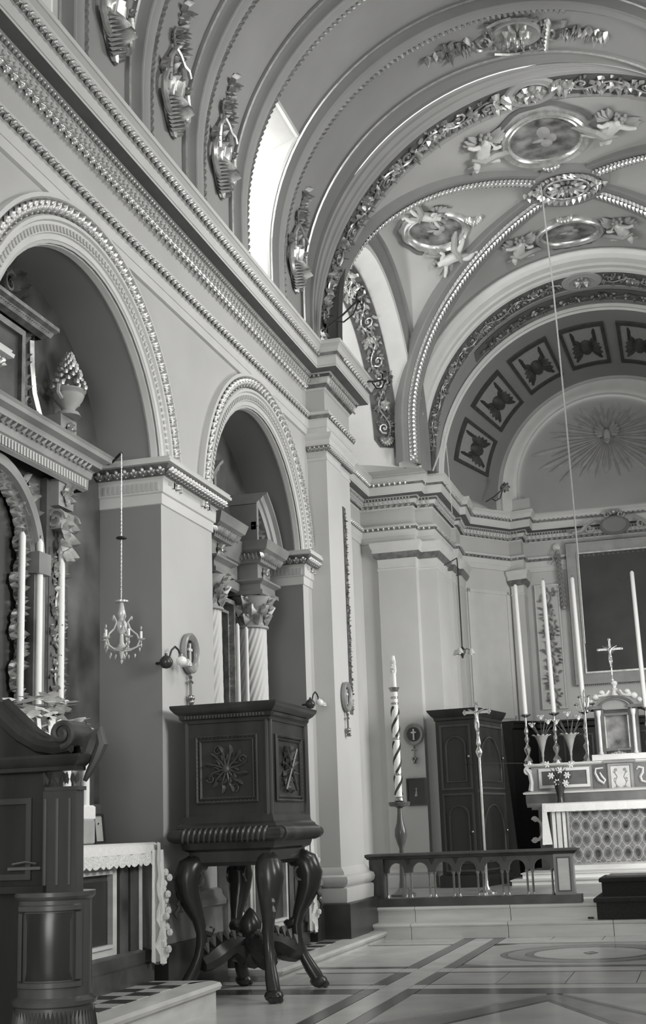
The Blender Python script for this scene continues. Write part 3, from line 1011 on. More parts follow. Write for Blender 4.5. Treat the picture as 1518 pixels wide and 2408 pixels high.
def cartouche(yc, label, name='gilded_cartouche'):
    t = thing(name, label, 'ornament', group='gilded cartouches above the nave cornice')
    f_ = vmap(180, yc)                             # u up from the springing line
    f = lambda u, v, h: f_(u, v - 0.17 * u, h)
    # swelling shell that runs down to a point, with flutes
    rows = []
    for i in range(13):
        u = -0.06 + 0.50 * i / 12
        w_ = 0.21 * math.sin(PI * min(1.0, 0.06 + 0.62 * (i / 12) ** 0.8))
        rows.append([f(u, w_ * (2 * j / 16 - 1), 0.015 + 0.11 * math.sin(PI * j / 16) * (0.35 + 0.65 * i / 12) * (0.86 + 0.14 * math.cos(8 * PI * j / 16))) for j in range(17)])
    MB().loft(rows).build('shell', 'gold_pale', t)
    for s in (-1, 1):
        mb = MB()
        scroll_shape(mb, f, 0.20, s * 0.17, 0.085, -PI / 2 if s > 0 else PI / 2, 1.5, 0.03, 0.10, s, 18)
        stroke(mb, f, [(0.44, s * 0.22), (0.34, s * 0.27), (0.22, s * 0.265), (0.13, s * 0.20), (0.10, s * 0.12)], 0.03, 0.06, 6)
        mb.build('volute', 'gold_pale' if s < 0 else 'gold', t)
    mb = MB()
    for j in range(9):                              # beaded strip down one side, leaves on the other
        bump(mb, f, 0.30 - 0.04 * j, 0.19 - 0.019 * j, 0.026, 0.11, 6)
        leaf_shape(mb, f, 0.02 + 0.03 * j, -0.06 - 0.012 * j, PI + 0.5, 0.09, 0.07, 0.12)
    leaf_shape(mb, f, 0.36, 0.0, PI, 0.30, 0.12, 0.16)
    leaf_shape(mb, f, 0.36, 0.08, PI + 0.25, 0.20, 0.09, 0.14)
    leaf_shape(mb, f, 0.36, -0.08, PI - 0.25, 0.20, 0.09, 0.14)
    o = mb.build('beard', 'gold', t)
    o['kind'] = 'stuff'
    mb = MB()                                       # strapwork loop with a cross ribbon
    stroke(mb, f, [(0.40, 0.15), (0.50, 0.17), (0.60, 0.15), (0.68, 0.09), (0.70, 0.0), (0.68, -0.09), (0.60, -0.14), (0.50, -0.14), (0.40, -0.12)], 0.026, 0.045, 6)
    stroke(mb, f, [(0.70, -0.10), (0.69, 0.0), (0.65, 0.10), (0.66, 0.20), (0.62, 0.26)], 0.022, 0.06, 6)
    mb.build('strap', 'gold_pale', t)
    mb = MB()
    for j in range(5):
        leaf_shape(mb, f, 0.40 + 0.05 * j, 0.03 * math.sin(j * 2), 0.8 * math.sin(j * 1.7), 0.13, 0.08, 0.07)
    for s in (-1, 1):
        flower_shape(mb, f, 0.46, s * 0.22, 0.065, 0.06, 6)
        leaf_shape(mb, f, 0.42, s * 0.2, 0.5 * s, 0.14, 0.10, 0.07)
    o = mb.build('inner_leaves', 'gold', t)
    o['kind'] = 'stuff'
    mb = MB()
    rq = random.Random(int(yc * 10))
    flower_shape(mb, f, 0.78, 0.07, 0.075, 0.08, 7)
    flower_shape(mb, f, 0.82, -0.08, 0.07, 0.08, 7)
    flower_shape(mb, f, 0.90, 0.03, 0.06, 0.07, 7)
    stroke(mb, f, [(0.70, -0.05), (0.78, -0.13), (0.84, -0.14)], 0.014, 0.04)
    for j in range(16):
        u = 0.72 + 0.38 * j / 15
        leaf_shape(mb, f, u, 0.055 * math.sin(j * 1.9), 1.0 * math.sin(j * 2.3), 0.10, 0.065, 0.06)
        bump(mb, f, u, rq.uniform(-0.09, 0.09) * (1.2 - u * 0.6), 0.018, 0.05, 5)
    o = mb.build('spray', 'gold', t)
    o['kind'] = 'stuff'
    return t


CARTS = {
    -2: 'gilded scroll cartouche nearest the top edge, cut off by it, above the nave cornice',
    -1: 'large gilded scroll cartouche on the vault, second from the camera end of the cornice',
    0: 'gilded scroll cartouche on the vault directly left of the white window',
    2: 'gilded scroll cartouche right of the white window, beside the chancel arch',
    -3: 'gilded scroll cartouche beyond the top left corner of the view'}
for k, lb in CARTS.items():
    if k == -3:
        continue
    cartouche(RIB0 + PITCH * k - 0.26, lb)

# ---- big gilded cartouche on the crown of the last nave panel
t = thing('ceiling_cartouche', 'wide gilded cartouche with fruit and scrolls on the nave vault crown', 'ornament')
f0 = vmap(180, 13.30)
UC = PI * VR / 2 + 0.13
f = lambda u, v, h: f0(UC + 0.75 * u, 1.08 * v, 1.3 * h)
mb = MB()
rows = []
for rr_, h in ((0.0, 0.03), (0.75, 0.03), (0.85, 0.045), (0.92, 0.04), (1.0, 0.0)):
    rows.append([f(rr_ * 0.42 * math.cos(2 * PI * k / 28), rr_ * 0.25 * math.sin(2 * PI * k / 28), h) for k in range(28)])
mb.loft(rows, True)
mb.build('field', 'vault', t)
mb = MB()
for (u, v, r_) in ((-0.05, -0.03, 0.085), (0.12, -0.02, 0.085), (0.0, 0.09, 0.07), (0.10, 0.10, 0.055), (-0.15, 0.07, 0.06)):
    bump(mb, f, u, v, r_, 0.12, 8)
for j in range(9):
    leaf_shape(mb, f, 0.02, 0.0, j * 0.7, 0.24, 0.10, 0.06)
mb.build('fruit', 'gold_pale', t)
mb = MB()
for s in (-1, 1):
    scroll_shape(mb, f, s * 0.52, 0.0, 0.19, 0 if s > 0 else PI, 0.9, 0.025, 0.06, s, 18)
    scroll_shape(mb, f, s * 0.52, 0.0, 0.15, PI if s > 0 else 0, 0.8, 0.02, 0.06, -s, 14)
    for j in range(7):
        leaf_shape(mb, f, s * (0.34 + 0.02 * j), 0.24 - 0.07 * j, s * 0.6, 0.14, 0.09, 0.06)
    stroke(mb, f, [(s * 0.40, 0.25), (s * 0.2, 0.31), (0, 0.33)], 0.022, 0.05)
    stroke(mb, f, [(s * 0.40, -0.25), (s * 0.2, -0.31), (0, -0.33)], 0.022, 0.05)
mb.build('scrollwork', 'gold', t)
for s in (-1, 1):
    mb = MB()
    for j in range(16):
        leaf_shape(mb, f, s * (0.72 + 0.045 * j), (0.11 - 0.004 * j) * math.sin(j * 2.1), rnd.uniform(0, 6.3), 0.13, 0.09, 0.06)
    for j in range(3):
        flower_shape(mb, f, s * (0.80 + 0.15 * j), 0.05 * (-1) ** j, 0.085 - 0.015 * j, 0.06, 6)
    o = mb.build('spray', 'gold', t)
    o['kind'] = 'stuff'
mb = MB()
for j in range(26):
    a = 2 * PI * j / 26
    bump(mb, f, 0.48 * math.cos(a), 0.30 * math.sin(a), 0.03, 0.05, 5)
o = mb.build('bead_border', 'gold', t)
o['kind'] = 'stuff'

# ---- chancel vault: four cells, broad diagonal bands with a double leaf garland
GX, GY, GH, GRX, GRZ, GZ = 0.05, 16.85, 2.2, 2.87, 2.55, 7.42


def gz(x, y):
    a = 1 - ((x - GX) / GRX) ** 2
    b = 1 - ((y - GY) / GH) ** 2
    return GZ + GRZ * math.sqrt(max(a, b, 0.0))


cells = struct('ceiling_chancel')
N = 56
grid = lambda t: math.sin(t * PI / 2)
for nm, kx in (('vault_cell', 0),):
    for cell in range(4):
        rows = []
        for i in range(25):
            t = grid(i / 24)
            row = []
            for j in range(33):
                s = -1 + 2 * j / 32
                s = math.sin(s * PI / 2)
                if cell == 0:
                    x, y = GX + GRX * t * s, GY - GH * t
                elif cell == 1:
                    x, y = GX + GRX * t * s, GY + GH * t
                elif cell == 2:
                    x, y = GX - GRX * t, GY + GH * t * s
                else:
                    x, y = GX + GRX * t, GY + GH * t * s
                row.append((x, y, gz(x, y)))
            rows.append(row)
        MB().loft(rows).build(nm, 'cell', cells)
# outer pieces behind the cells so that no sky shows
MB().box(-4.4, 4.5, 14.68, 15.0, 7.0, 11.0).v
for sx, sy, nm in ((-1, -1, 'near left'), (-1, 1, 'far left'), (1, -1, 'near right'), (1, 1, 'far right')):
    rows_b, rows_g = [], []
    mb = MB()
    dv = Vector((sx * GRX, sy * GH)).normalized()
    pv = Vector((dv.y, -dv.x))
    n = 44
    pts = []
    for i in range(n + 1):
        t = math.sin(PI / 2 * i / n)
        pts.append((GX + sx * GRX * t, GY + sy * GH * t, GZ + GRZ * math.sqrt(max(0, 1 - t * t))))
    pts.append((pts[-1][0], pts[-1][1], 6.80))

    def cross(p, i, w, h):
        a = pts[max(i - 1, 0)]
        b = pts[min(i + 1, len(pts) - 1)]
        T = (Vector(b) - Vector(a)).normalized()
        L = Vector((pv.x, pv.y, 0))
        nn = T.cross(L).normalized()
        c = Vector((GX, GY, 7.8))
        if nn.dot(c - Vector(p)) < 0:
            nn = -nn
        q = Vector(p) + L * w + nn * h
        return (q.x, q.y, q.z)
    hw = 0.19
    MB().loft([[cross(p, i, w, h) for w, h in ((-hw, -0.14), (-hw, 0.03), (-hw + 0.025, 0.045), (hw - 0.025, 0.045), (hw, 0.03), (hw, -0.14))] for i, p in enumerate(pts)]).build('diagonal_band', 'band', cells, angle=25)
    lens = [0.0]
    for a, b in zip(pts[:-1], pts[1:]):
        lens.append(lens[-1] + (Vector(b) - Vector(a)).length)

    def dmap(u, v, h):
        u = max(0.0, min(u, lens[-1] - 1e-4))
        i = 0
        while i < len(lens) - 2 and lens[i + 1] < u:
            i += 1
        tt = (u - lens[i]) / max(1e-6, lens[i + 1] - lens[i])
        A = Vector(cross(pts[i], i, v, h + 0.045))
        B_ = Vector(cross(pts[i + 1], i + 1, v, h + 0.045))
        q = A.lerp(B_, tt)
        return (q.x, q.y, q.z)
    mb = MB()
    u = 0.50
    while u < lens[-1] - 0.05:
        for s in (-1, 1):
            leaf_shape(mb, dmap, u, s * 0.028, s * 0.45, 0.10, 0.062, 0.035)
        u += 0.068
    bump(mb, dmap, lens[-1] - 0.08, 0, 0.06, 0.05)
    o = mb.build('leaf_garland', 'gold_pale', cells)
    o['kind'] = 'stuff'

# rosette where the bands cross
ro = thing('vault_rosette', 'oval gilded rosette where the chancel vault bands cross', 'ornament')
zr = GZ + GRZ
f = lambda u, v, h: (GX + u, GY + v, zr - 0.05 - h)
mb = MB()
rows = []
for rr_, h in ((0.0, 0.02), (0.50, 0.02), (0.52, 0.05), (0.56, 0.05), (0.60, 0.02), (0.62, -0.06)):
    rows.append([f(rr_ * 1.0 * math.cos(2 * PI * k / 36), rr_ * 0.92 * math.sin(2 * PI * k / 36), h) for k in range(36)])
mb.loft(rows, True)
mb.build('disc', 'band', ro)
mb = MB()
g = lambda u, v, h: f(u, v, h + 0.02)
for k in range(14):
    a = 2 * PI * k / 14
    leaf_shape(mb, g, 0.08 * math.cos(a), 0.08 * math.sin(a), a, 0.20, 0.06, 0.04)
flower_shape(mb, g, 0, 0, 0.12, 0.07, 8)
mb.build('star', 'gold', ro)
mb = MB()
mb.tube([g(0.31 * math.cos(2 * PI * k / 32), 0.29 * math.sin(2 * PI * k / 32), 0.02) for k in range(33)], 0.02, 6)
for k in range(30):
    a = 2 * PI * k / 30
    leaf_shape(mb, g, 0.38 * math.cos(a), 0.35 * math.sin(a), a + 1.1, 0.12, 0.09, 0.05)
for s in (-1, 1):
    for j in range(7):
        leaf_shape(mb, g, s * (0.40 + 0.03 * j), rnd.uniform(-0.08, 0.08), rnd.uniform(0, 6.3), 0.11, 0.08, 0.05)
mb.build('wreath', 'gold_pale', ro)

# ---- left and right arches of the chancel bay, deep recesses with a window in each
SY, SZ = 16.9, 6.92
for s in (-1, 1):
    X_ = lambda x: x if s < 0 else 0.10 - x
    w = struct('window_%d' % (len(WN) + 1))
    WN[w.name] = w
    side_rings([(X_(-2.60), 2.62), (X_(-2.66), 2.60), (X_(-2.70), 2.48), (X_(-2.74), 2.45)], SY, SZ, stilt=6.78).build('arch_hollow', 'band', w)
    side_rings([(X_(-2.74), 2.45), (X_(-2.72), 2.40), (X_(-2.74), 2.36), (X_(-2.80), 2.35), (X_(-2.84), 2.34), (X_(-2.90), 2.31)], SY, SZ, stilt=6.78).build('arch_moulding', 'mould', w, angle=25)
    side_rings([(X_(-2.90), 2.31), (X_(-3.0), 2.26), (X_(-3.40), 1.96), (X_(-3.92), 1.66)], SY, SZ, stilt=6.78).build('arch_soffit', 'mould', w)
    # back wall of the recess with its window
    mb = MB()
    xb = X_(-3.88)
    wa, wb, wz0, wz1 = 16.0, 17.8, 7.2, 8.2
    Nn = 24
    for i in range(Nn):
        a, b = PI - PI * i / Nn, PI - PI * (i + 1) / Nn
        ya_, yb_ = SY + 1.72 * math.cos(a), SY + 1.72 * math.cos(b)
        za_, zb_ = SZ + 1.72 * math.sin(a), SZ + 1.72 * math.sin(b)
        if yb_ <= wa or ya_ >= wb:
            mb.quad((xb, ya_, 6.7), (xb, yb_, 6.7), (xb, yb_, zb_), (xb, ya_, za_))
        else:
            mb.quad((xb, ya_, 6.7), (xb, yb_, 6.7), (xb, yb_, wz0), (xb, ya_, wz0))
            if min(za_, zb_) > wz1:
                mb.quad((xb, ya_, wz1), (xb, yb_, wz1), (xb, yb_, zb_), (xb, ya_, za_))
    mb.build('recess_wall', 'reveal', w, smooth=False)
    fr = MB()
    for yy in (16.0, 16.9, 17.78):
        fr.box(min(xb, X_(-3.93)), max(xb, X_(-3.93)), yy - 0.02, yy + 0.02, wz0, wz1)
    for zz in (wz0, (wz0 + wz1) / 2, wz1 - 0.04):
        fr.box(min(xb, X_(-3.93)), max(xb, X_(-3.93)), 15.98, 17.8, zz, zz + 0.04)
    fr.build('window_frame', 'wood_door', w, smooth=False)
    gl = bpy.data.materials['window_pane']
    for y1_, y2_ in ((16.02, 16.88), (16.92, 17.76)):
        MB().quad((X_(-3.915), y1_, wz0 + 0.04), (X_(-3.915), y2_, wz0 + 0.04), (X_(-3.915), y2_, wz1 - 0.04), (X_(-3.915), y1_, wz1 - 0.04)).build('pane', gl, w, smooth=False)
    # masonry between the arch and the corner piers
    for yy0, yy1 in ((14.68, 15.0), (19.3, 19.92)):
        MB().box(min(X_(-3.9), X_(-2.72)), max(X_(-3.9), X_(-2.72)), yy0, yy1, 6.8, 7.05).build('pier_pedestal', 'wall', w, smooth=False)

sg = thing('window_arch_garland', 'gilded foliage strip inside the bright left chancel arch', 'ornament')


def smap(a0):
    def f(u, v, h):
        # along the soffit upwards from the right springing; v from wall to nave
        x = -3.19 + v * 0.80
        r = 2.115 + v * 0.60
        a = R(a0) + u / 2.12
        return (x + 0.4 * h, SY + (r - 0.9 * h) * math.cos(a), SZ + (r - 0.9 * h) * math.sin(a))
    return f


rows = []
for i in range(31):
    a = 8 + 100 * i / 30
    rows.append([smap(a)(0, v, 0.012) for v in (-0.21, 0.21)])
rows.insert(0, [smap(8)(-0.13, v, 0.012) for v in (-0.12, 0.12)])
MB().loft(rows).build('ground', 'recess', sg)
mb = MB()
frieze_scroll(mb, lambda u, v, h: smap(8)(u, v, h + 0.015), 2.12 * R(98), 0.36, pitch=0.36, H=0.06, seed=9)
for k in range(9):
    leaf_shape(mb, lambda u, v, h: smap(8)(u, v, h + 0.015), 0.02, 0, PI + (k - 4) * 0.36, 0.14, 0.09, 0.05)
mb.build('foliage', 'gold_pale', sg)

# ---- back arch, painted soffit, coffered splay, tympanum
BX, BZ = 0.03, 7.04
ba = struct('wall_back_arch')
rings([(19.04, BX, BZ, 3.12), (19.20, BX, BZ, 3.03), (19.26, BX, BZ, 3.00)], 180, 0, 56, stilt=6.79).build('arch_hollow', 'band', ba)
rings([(19.26, BX, BZ, 3.00), (19.24, BX, BZ, 2.97), (19.24, BX, BZ, 2.90), (19.28, BX, BZ, 2.84), (19.36, BX, BZ, 2.80), (19.38, BX, BZ, 2.765), (19.46, BX, BZ, 2.75), (19.48, BX, BZ, 2.72), (19.52, BX, BZ, 2.70)], 180, 0, 56, stilt=6.79).build('arch_moulding', 'mould', ba, angle=25)
rings([(19.52, BX, BZ, 2.70), (19.80, BX, BZ, 2.60)], 180, 0, 56, stilt=6.79).build('arch_ornament_ground', 'recess', ba)
rings([(19.80, BX, BZ, 2.60), (19.80, BX, BZ, 2.585), (19.84, BX, BZ, 2.585), (19.84, BX, BZ, 2.62), (20.55, 0.02, 6.95, 2.70)], 180, 0, 56, stilt=6.79).build('arch_soffit', 'vault', ba, angle=25)
rings([(20.0, 0.027, 7.02, 2.625), (20.42, 0.022, 6.97, 2.672)], 136, 44, 36).build('painted_soffit_band', 'band_dark', ba)
rings([(20.55, 0.02, 6.93, 2.72), (20.50, 0.02, 6.92, 2.69), (20.54, 0.02, 6.92, 2.65), (20.60, 0.02, 6.92, 2.655), (20.62, 0.02, 6.92, 2.62)], 180, 0, 56, stilt=6.79).build('apse_arch_edge', 'mould', ba, angle=25)
C0, C1 = (20.62, 0.02, 6.92, 2.62), (22.85, 0.09, 7.02, 2.12)
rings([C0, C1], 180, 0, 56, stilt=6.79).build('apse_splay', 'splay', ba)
rings([C1, (22.83, 0.09, 7.02, 2.08), (22.80, 0.085, 7.03, 2.03), (22.84, 0.07, 7.06, 1.97), (22.93, 0.03, 7.12, 1.86), (23.02, 0.0, 7.17, 1.78), (23.05, -0.02, 7.20, 1.72), (23.06, -0.03, 7.22, 1.68), (23.10, -0.04, 7.23, 1.66), (23.12, -0.05, 7.24, 1.64)], 180, 0, 56, stilt=6.79).build('tympanum_moulding', 'mould', ba, angle=30)
mb = MB()
pts = [arc(-0.05, 7.24, 1.66, 180 - 180 * i / 40) for i in range(41)]
mb.add([(x, 23.16, z) for x, z in pts] + [(1.61, 23.16, 6.78), (-1.71, 23.16, 6.78)], [tuple(range(43))])
mb.build('tympanum', 'vault', ba, smooth=False)
for x0_, x1_ in ((-3.6, -2.66), (2.76, 3.7)):
    MB().box(x0_, x1_, 19.95, 20.3, 6.8, 7.0).build('pier_pedestal', 'wall', ba, smooth=False)
# plain attic above the apse cornice
att = ENT[10:15] + [(0.10 - x, y) for x, y in reversed(ENT[10:15])]
MB().sweep([(0.25, 6.79), (0.25, 7.02), (-0.3, 7.03)], att, caps=False).build('attic', 'wall', ba, smooth=False)
# solid masonry round the arch
mb = MB()
N2 = 40
for i in range(N2):
    a, b = 180 - 180 * i / N2, 180 - 180 * (i + 1) / N2
    x1, z1 = arc(BX, BZ, 3.0, a)
    x2, z2 = arc(BX, BZ, 3.0, b)
    mb.quad((x1, 19.30, z1), (x2, 19.30, z2), (x2 * 1.5, 19.30, z2 + 2.6), (x1 * 1.5, 19.30, z1 + 0.9))
mb.build('arch_spandrel', 'cell', ba, smooth=False)
go = thing('arch_ornament', 'gilded running foliage round the arch before the coffered apse', 'ornament')


def bmap(a0):
    def f(u, v, h):
        a = R(a0) - u / 2.65
        r = 2.65 - v * 0.34 - h * 0.95
        return (BX + r * math.cos(a), 19.66 + v * 0.94 - h * 0.3, BZ + r * math.sin(a))
    return f


mb = MB()
frieze_scroll(mb, bmap(178), 2.65 * R(80), 0.25, pitch=0.30, H=0.045, seed=12)
mb.build('foliage_left', 'gold', go)
mb = MB()
frieze_scroll(mb, bmap(84), 2.65 * R(70), 0.25, pitch=0.30, H=0.045, seed=13)
mb.build('foliage_right', 'gold', go)
f = bmap(91)
mb = MB()
rows = []
for rr_, h in ((0.0, 0.02), (0.13, 0.02), (0.14, 0.04), (0.16, 0.03), (0.21, 0.03), (0.22, 0.0)):
    rows.append([f(rr_ * 1.5 * math.cos(2 * PI * k / 28), rr_ * 0.85 * math.sin(2 * PI * k / 28), h) for k in range(28)])
mb.loft(rows, True).build('medallion', 'vault', go)
mb = MB()
flower_shape(mb, lambda u, v, h: f(u, v, h + 0.02), 0, 0, 0.13, 0.05, 9)
mb.build('rosette', 'gold', go)
mb = MB()
fs_ = lambda u, v, h: (lambda a, r: (0.025 + r * math.cos(a), 20.21 + v, 6.995 + r * math.sin(a)))(R(134) - u / 2.65, 2.635 - h)
frieze_scroll(mb, fs_, 2.65 * R(88), 0.30, pitch=0.5, H=0.03, seed=15)
mb.build('soffit_foliage', 'gold_dark', go)


# seven coffers with winged heads
def cmap(a_mid):
    def f(u, v, h):
        t = 0.46 + v / 2.28                 # v towards the tympanum
        y = C0[0] + (C1[0] - C0[0]) * t
        xc = C0[1] + (C1[1] - C0[1]) * t
        zc = C0[2] + (C1[2] - C0[2]) * t
        r = C0[3] + (C1[3] - C0[3]) * t - h
        a = R(a_mid) - u / 2.4
        return (xc + r * math.cos(a), y, zc + r * math.sin(a))
    return f


names = ['lowest winged head coffer at the left foot of the apse splay', 'second coffer from the left foot of the apse splay, dark winged head',
         'third coffer from the left of the apse splay, tilted winged head', 'topmost coffer of the apse splay, upright winged head',
         'coffer just right of the apse crown, cut by the picture edge', None, None]
for k in range(7):
    if names[k] is None:
        continue
    f = cmap(162.2 - 22.4 * k)
    c = thing('winged_head_coffer', names[k], 'coffer', group='painted coffers of the apse splay')
    HU, HV = 0.37, 0.70
    mb = MB()
    G = 8
    rows = [[f(HU * (2 * i / G - 1), HV * (2 * j / G - 1), 0.012) for j in range(G + 1)] for i in range(G + 1)]
    mb.loft(rows).build('ground', 'coffer', c)
    fw = 0.055
    for (ua, ub, va, vb) in ((-HU, HU, -HV, -HV + fw * 1.9), (-HU, HU, HV - fw * 1.9, HV), (-HU, -HU + fw, -HV, HV), (HU - fw, HU, -HV, HV)):
        rows = []
        for i in range(G + 1):
            if ub - ua > 0.2:
                uu = ua + (ub - ua) * i / G
                rows.append([f(uu, va, 0.0), f(uu, va, 0.035), f(uu, vb, 0.035), f(uu, vb, 0.0)])
            else:
                vv = va + (vb - va) * i / G
                rows.append([f(ua, vv, 0.0), f(ua, vv, 0.035), f(ub, vv, 0.035), f(ub, vv, 0.0)])
        MB().loft(rows).build('border', 'dark_paint', c)
    mb = MB()
    rows = []
    for rr_, h in ((1.0, 0.012), (0.85, 0.06), (0.5, 0.10), (0.05, 0.11)):
        rows.append([f(rr_ * 0.115 * math.cos(2 * PI * q / 12), 0.05 + rr_ * 0.24 * math.sin(2 * PI * q / 12), h) for q in range(12)])
    mb.loft(rows, True)
    mb.build('head', 'dark_paint', c)
    mb = MB()
    fe = lambda u, v, h: f(u, 2.0 * v, h)
    for s in (-1, 1):
        for q in range(6):
            leaf_shape(mb, fe, s * 0.06, 0.10 - 0.02 * q, (PI / 2 + s * (-0.95 + 0.0 * q)) * 1 - s * 0.28 * q, 0.24 - 0.015 * q, 0.09, 0.04)
        for q in range(3):
            leaf_shape(mb, fe, s * 0.16, -0.10 + 0.05 * q, -PI / 2 - s * (-0.2), 0.17, 0.08, 0.035)
    mb.build('wings', 'dark_paint', c)

# sunburst with dove on the tympanum
sb = thing('sunburst', 'plaster sunburst with a dove at its centre in the apse lunette', 'relief')
SX, SZ2 = 0.005, 8.10
nray = 58
for k in range(nray):
    a = 2 * PI * k / nray + 0.05
    L = 1.5
    # shorten to the lunette
    while L > 0.2 and (math.hypot(SX + L * math.cos(a) + 0.05, max(0.0, SZ2 + L * math.sin(a) - 7.24)) > 1.52 or SZ2 + L * math.sin(a) < 7.30 or abs(SX + L * math.cos(a) + 0.05) > 1.58):
        L -= 0.03
    L *= (1.0, 0.72, 0.94, 0.84, 0.62)[k % 5]
    c_, s_ = math.cos(a), math.sin(a)
    w = 0.030 if k % 2 else 0.052
    mb = MB()
    q = lambda u, v, h: (SX + u * c_ - v * s_, 23.155 - h, SZ2 + u * s_ + v * c_)
    mb.add([q(0.14, -w * 0.4, 0), q(0.14, w * 0.4, 0), q(0.14, 0, 0.03), q(L * 0.82, -w, 0), q(L * 0.82, w, 0), q(L * 0.82, 0, 0.05), q(L, 0, 0.012)], [(0, 2, 5, 3), (2, 1, 4, 5), (3, 5, 6), (5, 4, 6)])
    mb.build('ray', 'stucco_grey', sb, smooth=False)
mb = MB()
mb.ball((SX, 23.06, SZ2 - 0.02), (0.075, 0.08, 0.13))
mb.ball((SX, 23.0, SZ2 - 0.14), (0.045, 0.05, 0.05))
mb.tube([(SX, 22.96, SZ2 - 0.15), (SX, 22.91, SZ2 - 0.17)], [0.015, 0.003], 5)
mb.build('dove', 'stucco_grey', sb)
mb = MB()
fw_ = lambda u, v, h: (SX + u, 23.10 - h, SZ2 + v)
for s in (-1, 1):
    for q in range(5):
        leaf_shape(mb, fw_, s * 0.04, 0.04, PI / 2 - s * (0.5 + 0.35 * q), 0.26 - 0.02 * q, 0.10, 0.05)
mb.build('wings', 'stucco_grey', sb)

# ================================================================== THINGS ON THE FLOOR AND WALLS
def at(o, dx=0, dy=0, dz=0):
    return (o[0] + dx, o[1] + dy, o[2] + dz)


# ---- pulpit: square carved box on four scroll legs with a stretcher
pt = thing('pulpit', 'dark carved wooden pulpit on scrolled legs standing before the pier', 'pulpit', (0, 0, 0))
PX0, PX1, PY0, PY1 = -2.80, -2.09, 9.62, 10.55
PZ0, PZ1 = 1.36, 2.12
mb = MB()
mb.box(PX0, PX1, PY0, PY1, PZ0 - 0.02, PZ1)
mb.build('body', 'wood', pt, smooth=False)
rect = [(PX0, PY1), (PX0, PY0), (PX1, PY0), (PX1, PY1)]
rect = [(PX0, PY0), (PX1, PY0), (PX1, PY1), (PX0, PY1)]
MB().sweep([(0.0, PZ1 - 0.02), (0.012, PZ1 - 0.015), (0.015, PZ1 + 0.01), (0.03, PZ1 + 0.02), (0.035, PZ1 + 0.05), (0.06, PZ1 + 0.07), (0.085, PZ1 + 0.10), (0.09, PZ1 + 0.115), (0.09, PZ1 + 0.13), (-0.2, PZ1 + 0.14)], rect, closed=True).build('cornice', 'wood', pt, angle=25)
mb = MB()
for k in range(26):
    x = PX0 + 0.02 + (PX1 - PX0 - 0.06) * k / 25
    mb.box(x, x + 0.014, PY0 - 0.047, PY0 - 0.03, PZ1 + 0.022, PZ1 + 0.045)
for k in range(30):
    y = PY0 + 0.02 + (PY1 - PY0 - 0.06) * k / 29
    mb.box(PX1 + 0.03, PX1 + 0.047, y, y + 0.014, PZ1 + 0.022, PZ1 + 0.045)
o = mb.build('dentils', 'wood2', pt, smooth=False)
o['kind'] = 'stuff'
# flared foot of the box, gadrooned torus, apron
MB().sweep([(0.0, 1.40), (0.01, 1.385), (0.02, 1.37), (0.03, 1.33), (0.055, 1.31), (0.06, 1.29)][::-1], rect, closed=True).build('flare', 'wood', pt, angle=25)
tor = [(0.05 + 0.062 * math.cos(R(a)), 1.235 + 0.055 * math.sin(R(a))) for a in range(-110, 111, 20)]
MB().sweep([(-0.1, 1.18)] + tor + [(-0.1, 1.30)], rect, closed=True).build('torus', 'wood', pt)
mb = MB()


def gadroon(mb, x, y, nx, ny):
    for k in range(3):
        pass
    ux, uy = -ny, nx
    pts = [(x + nx * (0.05 + 0.068 * math.cos(R(a))) + ux * 0.018 * a / 90, y + ny * (0.05 + 0.068 * math.cos(R(a))) + uy * 0.018 * a / 90, 1.235 + 0.06 * math.sin(R(a))) for a in (-70, -35, 0, 35, 70)]
    mb.tube(pts, [0.006, 0.013, 0.015, 0.013, 0.006], 5)


for k in range(16):
    gadroon(mb, PX0 + (PX1 - PX0) * (k + 0.5) / 16, PY0, 0, -1)
for k in range(20):
    gadroon(mb, PX1, PY0 + (PY1 - PY0) * (k + 0.5) / 20, 1, 0)
o = mb.build('gadroons', 'wood2', pt)
o['kind'] = 'stuff'
MB().sweep([(-0.3, 1.0), (-0.05, 1.0), (-0.02, 1.03), (-0.02, 1.11), (0.02, 1.13), (0.03, 1.17), (0.03, 1.185), (-0.3, 1.19)], rect, closed=True).build('apron', 'wood', pt, angle=25)
